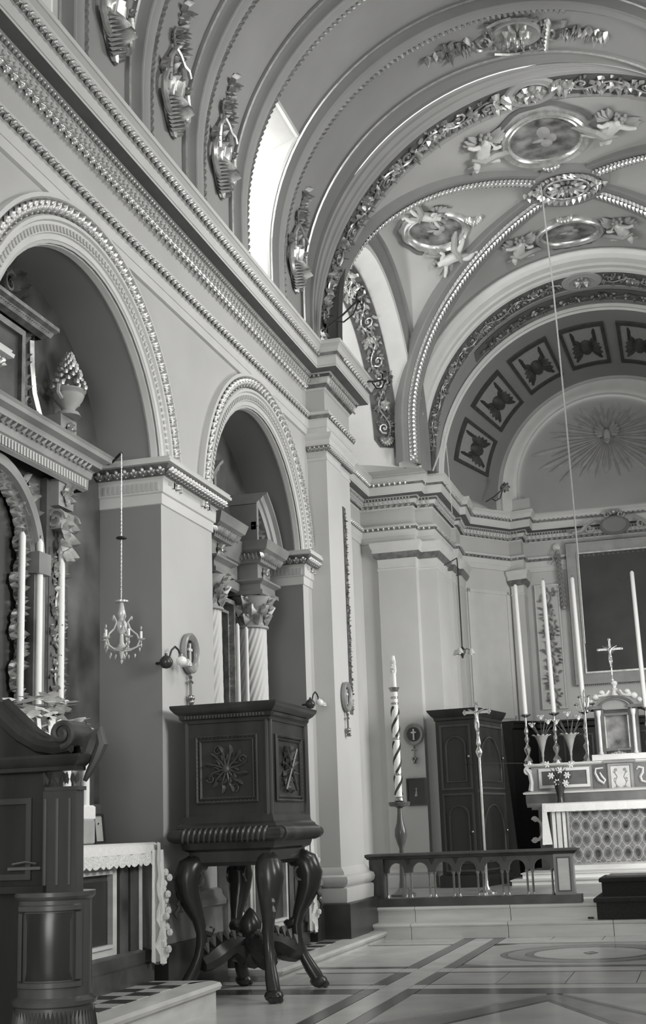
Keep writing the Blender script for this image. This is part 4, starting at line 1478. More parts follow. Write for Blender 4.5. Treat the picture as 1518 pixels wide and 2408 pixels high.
# panels with carved trophies
for face in (0, 1):
    if face == 0:
        f = lambda u, v, h: ((PX0 + PX1) / 2 + u, PY0 - h, (PZ0 + PZ1) / 2 + v)
        hu, hv = 0.25, 0.255
        off = 0.0
    else:
        f = lambda u, v, h: (PX1 + h, (PY0 + PY1) / 2 + u, (PZ0 + PZ1) / 2 + v)
        hu, hv = 0.33, 0.255
    fr = [(-hu, -hv), (hu, -hv), (hu, hv), (-hu, hv), (-hu, -hv)]
    mb = MB()
    for w_, h_ in ((0.0, 0.018), (0.03, 0.010)):
        mb.tube([f(a * (1 - w_ / hu), b * (1 - w_ / hv), h_ * 0.5) for a, b in fr], 0.014, 4)
    mb.build('panel_frame', 'wood2', pt, smooth=False)
    mb = MB()
    for k in range(60):
        i = k % 4
        t = (k // 4) / 15.0
        a, b = Vector(fr[i]), Vector(fr[i + 1])
        q = a.lerp(b, t) * 0.97
        bump(mb, f, q.x, q.y, 0.011, 0.018, 4)
    o = mb.build('panel_beads', 'wood2', pt)
    o['kind'] = 'stuff'
    mb = MB()
    rq = random.Random(31 + face)
    for k in range(12):
        a = 2 * PI * k / 12 + 0.2
        stroke(mb, f, [(0.02 * math.cos(a), 0.02 * math.sin(a)), (0.10 * math.cos(a), 0.11 * math.sin(a)), (0.17 * math.cos(a + 0.1), 0.18 * math.sin(a + 0.1))], 0.010, 0.012)
        leaf_shape(mb, f, 0.10 * math.cos(a), 0.11 * math.sin(a), a + 0.3, 0.09, 0.05, 0.028)
        leaf_shape(mb, f, 0.05 * math.cos(a), 0.06 * math.sin(a), a - 0.7, 0.07, 0.04, 0.025)
        if k % 3 == 0:
            scroll_shape(mb, f, 0.15 * math.cos(a + 0.26), 0.16 * math.sin(a + 0.26), 0.035, a, 1.2, 0.008, 0.02)
    bump(mb, f, 0, 0, 0.04, 0.04, 8)
    if face == 1:
        stroke(mb, f, [(-0.16, -0.17), (0.14, 0.16)], 0.012, 0.03)
        stroke(mb, f, [(0.13, -0.17), (-0.13, 0.17)], 0.012, 0.03)
        leaf_shape(mb, f, 0.0, -0.06, -PI / 2, 0.14, 0.12, 0.04)
    mb.build('carved_trophy', 'wood2', pt)
    # corner strips
    for s in (-1, 1):
        e = (PX1 - PX0) / 2 if face == 0 else (PY1 - PY0) / 2
        MB().tube([f(s * (e - 0.02), -0.36, 0.004), f(s * (e - 0.02), 0.37, 0.004)], 0.014, 5).build('corner_strip', 'wood2', pt)
# legs: swelling scroll at the top, narrow waist, curled hoof at the foot
LEG = [(-0.05, 1.02, 0.055), (0.02, 1.03, 0.085), (0.085, 0.99, 0.105), (0.115, 0.90, 0.11), (0.105, 0.80, 0.095), (0.065, 0.70, 0.075), (0.02, 0.60, 0.058), (-0.005, 0.50, 0.05), (0.0, 0.40, 0.046), (0.02, 0.32, 0.045), (0.055, 0.24, 0.05), (0.10, 0.16, 0.058), (0.145, 0.09, 0.06), (0.165, 0.055, 0.055)]


def pulpit_leg(cx, cy, ang, nm='leg'):
    ca, sa = math.cos(ang), math.sin(ang)
    g = lambda d, z: (cx + ca * d, cy + sa * d, z)
    mb = MB()
    mb.tube([g(d, z) for d, z, r in LEG], [r * (1.0 if z > 0.65 else 0.9) for d, z, r in LEG], 12)
    l = mb.build(nm, 'wood', pt)
    mb = MB()
    for s in (-1, 1):
        ox, oy = -sa * 0.072 * s, ca * 0.072 * s
        pts = []
        for i in range(15):
            t = i / 14
            a = 2 * PI * 1.3 * t
            r = 0.085 * (1 - 0.8 * t)
            p = g(0.06 + r * math.cos(a), 0.90 + r * math.sin(a))
            pts.append((p[0] + ox, p[1] + oy, p[2]))
        mb.tube(pts, 0.014, 5)
    mb.build('volute', 'wood2', l)
    mb = MB()
    mb.tube([g(0.005, 0.55), g(-0.02, 0.52), g(-0.075, 0.50), g(-0.10, 0.53)], [0.04, 0.045, 0.04, 0.02], 7)
    mb.build('knee_scroll', 'wood', l)
    mb = MB()
    for k in range(5):
        p = g(0.05 + 0.02 * k, 0.985 - 0.07 * k)
        mb.tube([(p[0] + ca * 0.05, p[1] + sa * 0.05, p[2]), (p[0] + ca * 0.085, p[1] + sa * 0.085, p[2] - 0.05), (p[0] + ca * 0.065, p[1] + sa * 0.065, p[2] - 0.09)], [0.012, 0.022, 0.006], 5)
    mb.build('acanthus', 'wood2', l)
    mb = MB()
    p = g(0.165, 0.05)
    mb.ball((p[0], p[1], 0.05), (0.075, 0.075, 0.05), 9, 6)
    for k in (-1, 0, 1):
        q = (p[0] + ca * 0.055 - sa * 0.035 * k, p[1] + sa * 0.055 + ca * 0.035 * k, 0.025)
        mb.ball(q, (0.026, 0.026, 0.025), 6, 4)
    mb.build('claw_foot', 'wood', l)


CXP, CYP = (PX0 + PX1) / 2, (PY0 + PY1) / 2
pulpit_leg(-2.17, 9.72, R(-60))
pulpit_leg(-2.72, 9.72, R(-135))
pulpit_leg(-2.17, 10.45, R(10))
pulpit_leg(-2.70, 10.45, R(90))
# low stretcher: carved scrolls meeting in a boss with a flame finial
mb = MB()
for x, y in ((-2.17, 9.72), (-2.72, 9.72), (-2.17, 10.45), (-2.70, 10.45)):
    pts = []
    for i in range(9):
        t = i / 8
        pts.append((x + (CXP - x) * t, y + (CYP - y) * t, 0.27 + 0.11 * math.sin(PI * t) - 0.03 * math.sin(2 * PI * t)))
    mb.tube(pts, [0.07, 0.085, 0.10, 0.10, 0.095, 0.09, 0.095, 0.10, 0.11], 8)
mb.build('stretcher', 'wood', pt)
mb = MB()
for x, y in ((-2.17, 9.72), (-2.72, 9.72), (-2.17, 10.45), (-2.70, 10.45)):
    for i in range(7):
        t = (i + 0.6) / 7.5
        c = (x + (CXP - x) * t, y + (CYP - y) * t, 0.27 + 0.11 * math.sin(PI * t) + 0.055)
        mb.tube([c, at(c, 0.02, -0.03, 0.05), at(c, 0.05, -0.06, 0.0)], [0.025, 0.03, 0.006], 5)
mb.build('carved_leaves', 'wood2', pt)
MB().lathe([(0.02, 0.20), (0.11, 0.25), (0.13, 0.32), (0.10, 0.38), (0.06, 0.42), (0.09, 0.48), (0.095, 0.54), (0.06, 0.60), (0.03, 0.64), (0.005, 0.66)], (CXP, CYP, 0), 10).build('finial', 'wood', pt)

# ---- chapel platforms with chequered tops
for n, (yc, x1, ya, yb, h) in enumerate(((8.18, -2.40, 6.9, 9.25, 0.2), (12.13, -2.52, 10.95, 14.9, 0.10))):
    p = struct('trim_%d' % (6 + n))
    nose = [(0.0, h - 0.06), (0.03, h - 0.055), (0.042, h - 0.03), (0.03, h - 0.006), (0.0, h)]
    body = [(0.0, 0.0), (0.0, h - 0.06)]
    pth_ = [(-3.5, ya), (x1 - 0.06, ya), (x1, ya + 0.06), (x1, yb - 0.06), (x1 - 0.06, yb), (XW + 0.01, yb)]
    pth_ = [(x, y) for x, y in pth_]
    MB().sweep(body + nose + [(-0.2, h)], pth_).build('step_edge', 'marble', p)
    MB().box(-3.52, x1 - 0.15, ya + 0.15, min(yb, 14.9) - 0.15, 0, h - 0.002).build('step_core', 'marble_grey', p, smooth=False)
    ts = 0.19
    i = 0
    y = ya + 0.16
    while y < min(yb, 13.4) - 0.17:
        x = x1 - 0.17
        j = 0
        while x > -3.2:
            MB().box(x - ts + 0.004, x, y, y + ts - 0.004, h - 0.002, h + 0.003).build('tile', 'plinth' if (i + j) % 2 else 'floor_light', p, smooth=False)
            x -= ts
            j += 1
        y += ts
        i += 1


# ---- candlesticks and candles
def stick(nm, label, o, h, group, m='silver', sub='candlestick'):
    t = thing(nm, label, 'candlestick', o, 0, group)
    MB().lathe([(0.005, 0.0), (0.085, 0.0), (0.085, 0.02), (0.06, 0.035), (0.075, 0.06), (0.05, 0.10), (0.03, 0.12), (0.02, 0.16)], (0, 0, 0), 3 if False else 10).build('foot', m, t)
    k = h / 0.8
    MB().lathe([(0.02, 0.14), (0.055, 0.20 * k + 0.02), (0.06, 0.24 * k + 0.02), (0.03, 0.30 * k), (0.018, 0.34 * k), (0.036, 0.38 * k), (0.04, 0.42 * k), (0.02, 0.46 * k), (0.03, 0.50 * k), (0.042, 0.54 * k), (0.02, 0.60 * k), (0.016, 0.66 * k), (0.022, 0.72 * k), (0.016, 0.76 * k), (0.016, h - 0.03)], (0, 0, 0), 10).build('stem', m, t)
    MB().lathe([(0.01, h - 0.05), (0.03, h - 0.03), (0.085, h - 0.005), (0.09, h + 0.012), (0.08, h + 0.006), (0.012, h)], (0, 0, 0), 12).build('drip_pan', m, t)
    return t


def candle(label, o, L, r=0.032, lean=(0, 0), group=None, r2=None):
    mb = MB()
    r2 = r2 or r
    mb.lathe([(r2, 0), (r, L * 0.9), (r, L - 0.03), (r * 0.55, L - 0.004), (0.006, L)], (0, 0, 0), 10)
    ob = mb.build('candle', 'wax', None)
    ob.location = o
    ob.rotation_euler = (lean[0], lean[1], 0)
    tag(ob, label, 'candle', group)
    w = MB().tube([(0, 0, L - 0.003), (0.004, 0, L + 0.025)], 0.004, 4).build('wick', 'iron', ob)
    return ob


# ---- chapel altars
def frame4(mb, f, u0, u1, v0, v1, w, h0, h1):
    for a, b, c, d in ((u0, u1, v0, v0 + w), (u0, u1, v1 - w, v1), (u0, u0 + w, v0 + w, v1 - w), (u1 - w, u1, v0 + w, v1 - w)):
        P = [f(a, c, h0), f(b, c, h0), f(b, d, h0), f(a, d, h0), f(a, c, h1), f(b, c, h1), f(b, d, h1), f(a, d, h1)]
        mb.add(P, [(4, 5, 6, 7), (0, 1, 5, 4), (1, 2, 6, 5), (2, 3, 7, 6), (3, 0, 4, 7)])


def side_altar(yc, h0, label, cl_label, far):
    t = thing('side_altar', label, 'altar', (0, 0, 0), 0)
    xa = -2.97
    y0, y1 = yc - 1.05, yc + 1.05
    MB().box(-3.50, xa - 0.03, y0 + 0.05, y1 - 0.05, h0, 1.16).build('body', 'marble_dark', t, smooth=False)
    MB().sweep([(0.0, h0), (0.05, h0), (0.05, h0 + 0.13), (0.03, h0 + 0.14), (0.035, h0 + 0.22), (0.0, h0 + 0.24)], [(-3.45, y0), (xa, y0), (xa, y1), (-3.45, y1)]).build('base', 'marble_brown', t)
    MB().box(-3.52, xa + 0.06, y0 - 0.06, y1 + 0.06, 1.135, 1.195).build('table_slab', 'marble', t, smooth=False)
    f = lambda u, v, h: (xa - 0.03 + h, yc + u, v)
    mb = MB()
    frame4(mb, f, -0.56, 0.56, h0 + 0.22, 1.09, 0.07, 0.0, 0.03)
    frame4(mb, f, -0.49, 0.49, h0 + 0.29, 1.02, 0.025, 0.0, 0.045)
    mb.build('frontal_frame', 'marble', t, smooth=False)
    MB().quad(f(-0.48, h0 + 0.3, 0.004), f(0.48, h0 + 0.3, 0.004), f(0.48, 0.95, 0.004), f(-0.48, 0.95, 0.004)).build('frontal_panel', 'canvas', t, smooth=False)
    for s in (-1, 1):
        mb = MB()
        for u0, u1, m_ in ((0.60, 0.74, 'marble_brown'), (0.78, 0.92, 'marble_dark')):
            a, b = sorted((s * u0, s * u1))
            b_ = MB().add([f(uu, vv, hh) for hh in (0, 0.035) for uu, vv in ((a, h0 + 0.22), (b, h0 + 0.22), (b, 1.11), (a, 1.11))], [(4, 5, 6, 7), (0, 1, 5, 4), (1, 2, 6, 5), (2, 3, 7, 6), (3, 0, 4, 7)]).build('pilaster_strip', m_, t, smooth=False)
        a = s * 0.955
        MB().tube([f(a, h0 + 0.22, 0.03), f(a, 1.11, 0.03)], 0.018, 6).build('edge_bead', 'marble', t)
    # linen: top sheet with lace edge hanging over the front and long falls at both ends
    cl = thing('altar_cloth', cl_label, 'cloth', (0, 0, 0.055))
    top, hang = [], []
    mb = MB()
    rows = []
    for i in range(5):
        rows.append([(-3.40 + 0.47 * i / 4, y0 - 0.09 + (2.28) * j / 40, 1.148) for j in range(41)])
    rows.append([(xa + 0.075, y0 - 0.09 + 2.28 * j / 40, 1.13) for j in range(41)])
    rows.append([(xa + 0.085 + 0.006 * math.sin(j * 1.7), y0 - 0.09 + 2.28 * j / 40, 1.07) for j in range(41)])
    mb.loft(rows)
    mb.build('top_sheet', 'cloth', cl)
    mb = MB()
    nn = 88
    rows = [[(xa + 0.086 + 0.006 * math.sin(j * 0.8), y0 - 0.09 + 2.28 * j / nn, 1.07) for j in range(nn + 1)],
            [(xa + 0.09 + 0.007 * math.sin(j * 0.8), y0 - 0.09 + 2.28 * j / nn, 1.0 - 0.022 * abs(math.sin(j * PI / 4))) for j in range(nn + 1)]]
    mb.loft(rows).build('lace_edge', 'lace', cl)
    for s in (-1, 1):
        rows = []
        ye = yc + s * 1.14
        for i in range(15):
            z = 1.14 - (1.14 - h0 - 0.06) * i / 14
            k = i / 14
            row = []
            for j in range(25):
                x = -3.42 + 0.52 * j / 24
                fold = 0.022 * math.sin(j * 1.5 + i * 0.15) * k
                row.append((x + 0.03 * k * (j / 24), ye + s * (0.02 + 0.05 * k + fold), z - (0.02 * abs(math.sin(j * 1.3)) if i == 14 else 0)))
            row.append((-2.87 + 0.03 * math.sin(i * 1.9) * k, ye - s * 0.03, z))
            row.append((-2.86 + 0.03 * math.sin(i * 1.9 + 1) * k, ye - s * 0.11, z + 0.01))
            rows.append(row)
        MB().loft(rows).build('end_fall', 'cloth', cl)
        if s > 0:                                     # the fall is drawn round the front corner
            rows = []
            for i in range(13):
                k = i / 12
                z = 1.09 - (1.09 - h0 - 0.09) * k
                w_ = 0.20 + 0.05 * k
                rows.append([(xa + 0.095 + 0.018 * math.sin(j * 1.25) * (0.3 + k), ye + 0.03 + 0.03 * k - w_ + w_ * j / 12, z - (0.012 * abs(math.sin(j * 1.1)) if i == 12 else 0)) for j in range(13)])
            MB().loft(rows).build('front_fall', 'cloth', cl)
        mb = MB()
        for i in range(16):
            z = 0.92 - 0.6 * i / 15
            mb.ball((-2.86 + 0.025 * math.sin(i * 1.9), ye + s * (0.045 + 0.018 * math.sin(i * 1.3)), z), (0.025, 0.03, 0.03), 6, 4)
        o = mb.build('lace_ruffle', 'lace', cl)
        o['kind'] = 'stuff'
    return t, cl


side_altar(8.18, 0.2, 'marble side altar with dark framed frontal in the left chapel', 'white lace edged cloth on the side altar nearest the camera', False)
side_altar(12.13, 0.10, 'marble side altar glimpsed behind the pulpit legs', 'white lace edged altar cloth seen behind the pulpit legs', True)

# ================================================================== LEFT CHAPEL: reredos, candles, flowers
rd = thing('reredos', 'marble and gilt reredos with arched niche behind the left side altar', 'reredos')
RX = XB
fR = lambda yc: (lambda u, v, h: (RX + h, yc + u, v))
f = fR(7.75)
# entablature
epath = [(RX, 6.3), (RX + 0.14, 6.3), (RX + 0.14, 8.98), (RX, 8.98)]
MB().sweep([(0.0, 3.93), (0.03, 3.95), (0.035, 4.03), (0.05, 4.04), (0.06, 4.09), (0.11, 4.13), (0.12, 4.17), (0.17, 4.19), (0.175, 4.22), (0.19, 4.24), (0.0, 4.25)], epath).build('entablature', 'marble_grey', rd, angle=25)
MB().sweep([(0.061, 4.092), (0.112, 4.128)], epath, caps=False).build('egg_ground', 'gold_dark', rd)
mb = MB()
for k in range(36):
    y = 6.35 + 2.6 * (k + 0.5) / 36
    g = lambda u, v, h, y=y: (RX + 0.14 + 0.075 + h, y + u, 4.085 + v)
    leaf_shape(mb, g, 0, 0, PI / 2, 0.055, 0.055, 0.03)
o = mb.build('egg_course', 'gold', rd)
o['kind'] = 'stuff'
mb = MB()
for k in range(60):
    y = 6.35 + 2.6 * (k + 0.5) / 60
    mb.box(RX + 0.16, RX + 0.185, y, y + 0.022, 3.955, 4.02)
o = mb.build('dart_course', 'wall', rd, smooth=False)
o['kind'] = 'stuff'
# pilaster with carved strip, console and frieze block
for y0_, y1_ in ((8.55, 8.90), (6.60, 6.95)):
    MB().box(RX, RX + 0.06, y0_, y1_, 1.5, 3.95).build('pilaster', 'marble_brown', rd, smooth=False)
    MB().box(RX + 0.06, RX + 0.065, y0_ + 0.04, y1_ - 0.04, 2.0, 3.42).build('strip_ground', 'recess', rd, smooth=False)
    mb = MB()
    yc_ = (y0_ + y1_) / 2
    frieze_scroll(mb, lambda u, v, h, yc_=yc_: (RX + 0.064 + h, yc_ + v, 2.05 + u), 1.34, 0.26, pitch=0.26, H=0.035, seed=21)
    mb.build('foliage_strip', 'gold', rd)
    MB().box(RX, RX + 0.13, yc_ - 0.12, yc_ + 0.12, 3.74, 3.95).build('frieze_block', 'marble_grey', rd, smooth=False)
    mb = MB()
    flower_shape(mb, lambda u, v, h, yc_=yc_: (RX + 0.13 + h, yc_ + u, 3.845 + v), 0, 0, 0.08, 0.05, 6)
    for k in range(4):
        leaf_shape(mb, lambda u, v, h, yc_=yc_: (RX + 0.13 + h, yc_ + u, 3.845 + v), 0, 0.0, PI / 2 + k * PI / 2, 0.10, 0.06, 0.03)
    mb.build('block_rose', 'gold', rd)
    mb = MB()
    for s in (-1, 1):
        pts = [(RX + 0.10 + 0.085 * (1 - 0.85 * t) * math.cos(2 * PI * 1.5 * t), yc_ + s * 0.115, 3.63 + 0.085 * (1 - 0.85 * t) * math.sin(2 * PI * 1.5 * t)) for t in [i / 18 for i in range(19)]]
        mb.tube(pts, 0.016, 5)
    mb.box(RX, RX + 0.15, yc_ - 0.11, yc_ + 0.11, 3.56, 3.70)
    mb.build('console', 'marble_grey', rd)
    mb = MB()
    for k in range(9):
        leaf_shape(mb, lambda u, v, h, yc_=yc_: (RX + 0.13 + h, yc_ + u, v), 0.05 * math.sin(k * 2), 3.70 - 0.035 * k, -PI / 2 + 0.6 * math.sin(k * 1.9), 0.13, 0.09, 0.05)
    mb.build('console_leaf', 'gold', rd)
# niche arch mouldings and side fluting
side_rings([(RX + 0.02, 0.72), (RX + 0.10, 0.72), (RX + 0.10, 0.64), (RX + 0.06, 0.63), (RX + 0.06, 0.58), (RX + 0.02, 0.57), (RX + 0.02, 0.53)], 7.75, 3.22, stilt=1.5).build('niche_arch', 'marble_grey', rd, angle=25)
side_rings([(RX + 0.06, 0.61), (RX + 0.085, 0.60), (RX + 0.06, 0.585)], 7.75, 3.22, stilt=1.5).build('niche_bead', 'gold_dark', rd)
MB().box(RX, RX + 0.14, 8.30, 8.48, 3.16, 3.32).build('niche_impost', 'marble_grey', rd, smooth=False)
MB().box(RX, RX + 0.09, 8.32, 8.46, 1.5, 3.16).build('niche_jamb', 'marble_brown', rd, smooth=False)
mb = MB()
f = lambda u, v, h: (RX + 0.03 + h, 8.30 + u, 3.72 + v)
for k in range(14):
    leaf_shape(mb, f, 0.10 * math.sin(k * 2.3), 0.13 * math.cos(k * 1.7) - 0.0, k * 1.1, 0.10, 0.07, 0.04)
mb.build('spandrel_foliage', 'gold', rd)
# pedestal blocks over the entablature
for yc_ in (8.68, 6.82):
    MB().cham(RX, RX + 0.17, yc_ - 0.13, yc_ + 0.13, 4.25, 4.46, 0.01).build('pedestal', 'marble_grey', rd)
    mb = MB()
    flower_shape(mb, lambda u, v, h, yc_=yc_: (RX + 0.172 + h, yc_ + u, 4.355 + v), 0, 0, 0.06, 0.03, 6)
    mb.build('pedestal_rose', 'gold', rd)
# upper storey: framed panel, side scrolls, crowning carving
f = fR(7.75)
MB().box(RX, RX + 0.05, 7.25, 8.25, 4.25, 5.0).build('upper_panel', 'marble_dark', rd, smooth=False)
mb = MB()
frame4(mb, f, -0.40, 0.40, 4.36, 4.98, 0.05, 0.05, 0.085)
mb.build('upper_frame', 'gold_dark', rd, smooth=False)
mb = MB()
for s in (-1, 1):
    for k in range(10):
        leaf_shape(mb, f, s * 0.46, 4.40 + 0.06 * k, PI / 2 + 0.9 * math.sin(k * 2), 0.11, 0.08, 0.06)
    stroke(mb, f, [(s * 0.52, 4.95), (s * 0.53, 4.75), (s * 0.57, 4.55), (s * 0.66, 4.40)], 0.03, 0.06)
    for k in range(8):
        bump(mb, f, s * (0.545 + 0.012 * k), 4.85 - 0.055 * k, 0.025, 0.08, 5)
mb.build('side_foliage', 'gold', rd)
mb = MB()
for s in (-1, 1):
    scroll_shape(mb, f, s * 0.64, 4.34, 0.075, PI / 2, 1.3, 0.028, 0.09, s, 14)
mb.build('side_volute', 'marble_grey', rd)
MB().sweep([(0.0, 5.0), (0.05, 5.02), (0.07, 5.06), (0.10, 5.08), (0.10, 5.11), (0.0, 5.12)], [(RX + 0.03, 7.12), (RX + 0.09, 7.12), (RX + 0.09, 8.38), (RX + 0.03, 8.38)]).build('upper_cornice', 'gold_dark', rd, angle=25)
mb = MB()
for k in range(40):
    bump(mb, f, -0.62 + 1.24 * k / 39, 5.045, 0.014, 0.17, 4)
for k in range(34):
    leaf_shape(mb, f, 0.42 * math.sin(k * 2.4) * (1 - k / 50), 5.14 + 0.012 * k, k * 1.3, 0.15, 0.09, 0.10)
for s in (-1, 1):
    scroll_shape(mb, f, s * 0.22, 5.30, 0.11, 0, 1.2, 0.025, 0.08, s)
mb.build('crowning_carving', 'gold_dark', rd)
# flower garland round the image in the niche
gl_ = thing('niche_garland', 'garland of pale roses framing the dark niche image', 'garland')
mb = MB()
f = lambda u, v, h: (RX + 0.03 + h, 7.75 + u, v)
rq = random.Random(77)
MB().box(RX + 0.0, RX + 0.02, 7.15, 8.35, 1.5, 3.9).build('niche_image', 'canvas', rd, smooth=False)
for k in range(40):
    v = 1.6 + 1.75 * (k % 20) / 19
    s = -1 if k < 20 else 1
    flower_shape(mb, f, s * (0.40 + 0.05 * math.sin(k * 1.7)), v, 0.075, 0.05, 6, rq.random())
    leaf_shape(mb, f, s * 0.48, v + 0.03, rq.random() * 6, 0.10, 0.06, 0.03)
for k in range(16):
    a = PI * k / 15
    flower_shape(mb, f, 0.42 * math.cos(a), 3.35 + 0.42 * math.sin(a), 0.075, 0.05, 6, rq.random())
mb.build('roses', 'gold', gl_)
# vase of carved fruit and flowers on the pedestal
vs = thing('carved_vase', 'carved stone vase heaped with flowers on the reredos entablature', 'vase', (RX + 0.165, 8.68, 4.462))
MB().lathe([(0.10, 0.0), (0.085, 0.03), (0.05, 0.05), (0.06, 0.07), (0.11, 0.13), (0.125, 0.17), (0.115, 0.18), (0.14, 0.20), (0.13, 0.215), (0.05, 0.21)], (0, 0, 0), 14).build('bowl', 'stucco_grey', vs)
mb = MB()
for k in range(70):
    t = (k / 70.0) ** 0.8
    r_ = 0.125 * (1 - t) + 0.015
    a = k * 2.4
    z = 0.22 + 0.30 * t
    mb.ball((r_ * math.cos(a), r_ * math.sin(a), z), 0.022 + 0.006 * rnd.random(), 6, 4)
mb.build('flowers', 'gold', vs)
mb = MB()
for s in (0, PI):
    mb.tube([(0.0 + 0.0, math.cos(s) * 0.11, 0.12), (0, math.cos(s) * 0.17, 0.15), (0, math.cos(s) * 0.165, 0.21), (0, math.cos(s) * 0.13, 0.22)], 0.016, 5)
mb.build('handles', 'stucco_grey', vs)

# gradine of the side altar (a plain shelf), its candles, flowers, cards
MB().box(-3.50, -3.30, 7.2, 9.16, 1.21, 1.50).build('gradine_shelf', 'marble_dark', None, smooth=False)
tag(bpy.data.objects['gradine_shelf'], 'dark marble shelf at the back of the side altar', 'shelf')
MB().box(-3.505, -3.35, 7.0, 9.14, 1.505, 2.0).build('upper_gradine', 'marble_dark', None, smooth=False)
tag(bpy.data.objects['upper_gradine'], 'taller dark marble shelf carrying the side altar candles', 'shelf')
for yy, ztop, lb in ((8.12, 3.43, 'tall white candle, leftmost of the three on the side altar'), (8.38, 3.43, 'tall white candle, middle of the three on the side altar'), (8.72, 3.45, 'tall white candle, nearest the pier on the side altar')):
    stick('altar_candlestick', lb.replace('tall white candle', 'small dark candlestick under the candle'), (-3.42, yy, 2.005), 0.17, 'side altar candlesticks', 'brass')
    candle(lb, (-3.42, yy, 2.18), ztop - 2.18, 0.026, group='side altar candles')
# paper flowers with ribbons and short candles in front of them
for k, (yy, zz, lb) in enumerate(((7.70, 2.10, 'bunch of white cloth flowers at the left edge of the side altar'), (8.02, 2.11, 'bunch of white cloth flowers before the left tall candle'), (8.24, 2.12, 'bunch of white cloth flowers before the middle tall candle'), (8.62, 2.00, 'bunch of white cloth flowers nearest the pier'))):
    b = thing('cloth_flowers', lb, 'flowers', (-3.24, yy, 1.50), 0, 'white cloth flowers on the side altar')
    rq = random.Random(50 + k)
    MB().lathe([(0.045, 0), (0.03, 0.02), (0.02, 0.06), (0.04, 0.18), (0.06, 0.28), (0.055, 0.29)], (0, 0, 0.003), 8).build('vase', 'brass', b)
    mb = MB()
    hz = zz - 1.50
    for j in range(13):
        cx_, cy_, cz_ = rq.uniform(-0.06, 0.08), rq.uniform(-0.13, 0.13), hz + rq.uniform(-0.13, 0.10)
        for q in range(4):
            a, e = rq.uniform(0, 6.3), rq.uniform(-0.6, 0.6)
            d = Vector((math.cos(a) * math.cos(e), math.sin(a) * math.cos(e), math.sin(e)))
            sd = d.cross(Vector((0, 0, 1))).normalized()
            c0 = Vector((cx_, cy_, cz_))
            mb.add([c0, c0 + d * 0.06 + sd * 0.05, c0 + d * 0.11 + sd * 0.02, c0 + d * 0.10 - sd * 0.04, c0 + d * 0.05 - sd * 0.045], [(0, 1, 2), (0, 2, 3), (0, 3, 4)])
    mb.build('petals', 'cloth', b)
    mb = MB()
    for j in range(3):
        y = rq.uniform(-0.12, 0.12)
        z0 = hz - 0.05
        rows = []
        for i in range(5):
            rows.append([(0.07, y - 0.022 + 0.01 * i, z0 - 0.05 * i), (0.075, y + 0.022 + 0.01 * i, z0 - 0.05 * i)])
        mb.loft(rows)
    mb.build('ribbons', 'cloth', b)
for k, (yy, z0, z1, lb) in enumerate(((8.22, 1.56, 1.95, 'short thick candle standing among the cloth flowers'), (8.56, 1.75, 2.05, 'short thick candle below the cloth flowers nearest the pier'))):
    candle(lb, (-3.10 if k == 0 else -3.13, yy, 1.21), z1 - 1.21, 0.03, group='short candles on the side altar')
cd = thing('altar_card', 'framed altar card leaning at the right end of the side altar', 'card', (-3.28, 9.08, 1.21))
f = lambda u, v, h: (-0.06 * v / 0.2 * 0.3 + h * 0.3, u, v)
mb = MB()
frame4(mb, lambda u, v, h: (h - 0.10 * v, u, v), -0.085, 0.085, 0.0, 0.22, 0.015, 0.0, 0.022)
mb.build('frame', 'wood', cd, smooth=False)
MB().add([(0.008 - 0.10 * v, u, v) for u, v in ((-0.075, 0.01), (0.075, 0.01), (0.075, 0.21), (-0.075, 0.21))], [(0, 1, 2, 3)]).build('sheet', 'paper', cd, smooth=False)
MB().tube([(0.0, 0.0, 0.15), (-0.10, 0.0, 0.0)], 0.006, 4).build('prop', 'wood', cd)
tb = thing('small_tabernacle', 'small box with white veil beside the confessional column', 'tabernacle', (-3.18, 8.52, 1.21))
MB().cham(-0.09, 0.09, -0.11, 0.11, 0, 0.17, 0.008).build('box', 'stucco_grey', tb)
MB().cham(-0.075, 0.10, -0.10, 0.10, 0.165, 0.27, 0.012).build('veil', 'cloth', tb)

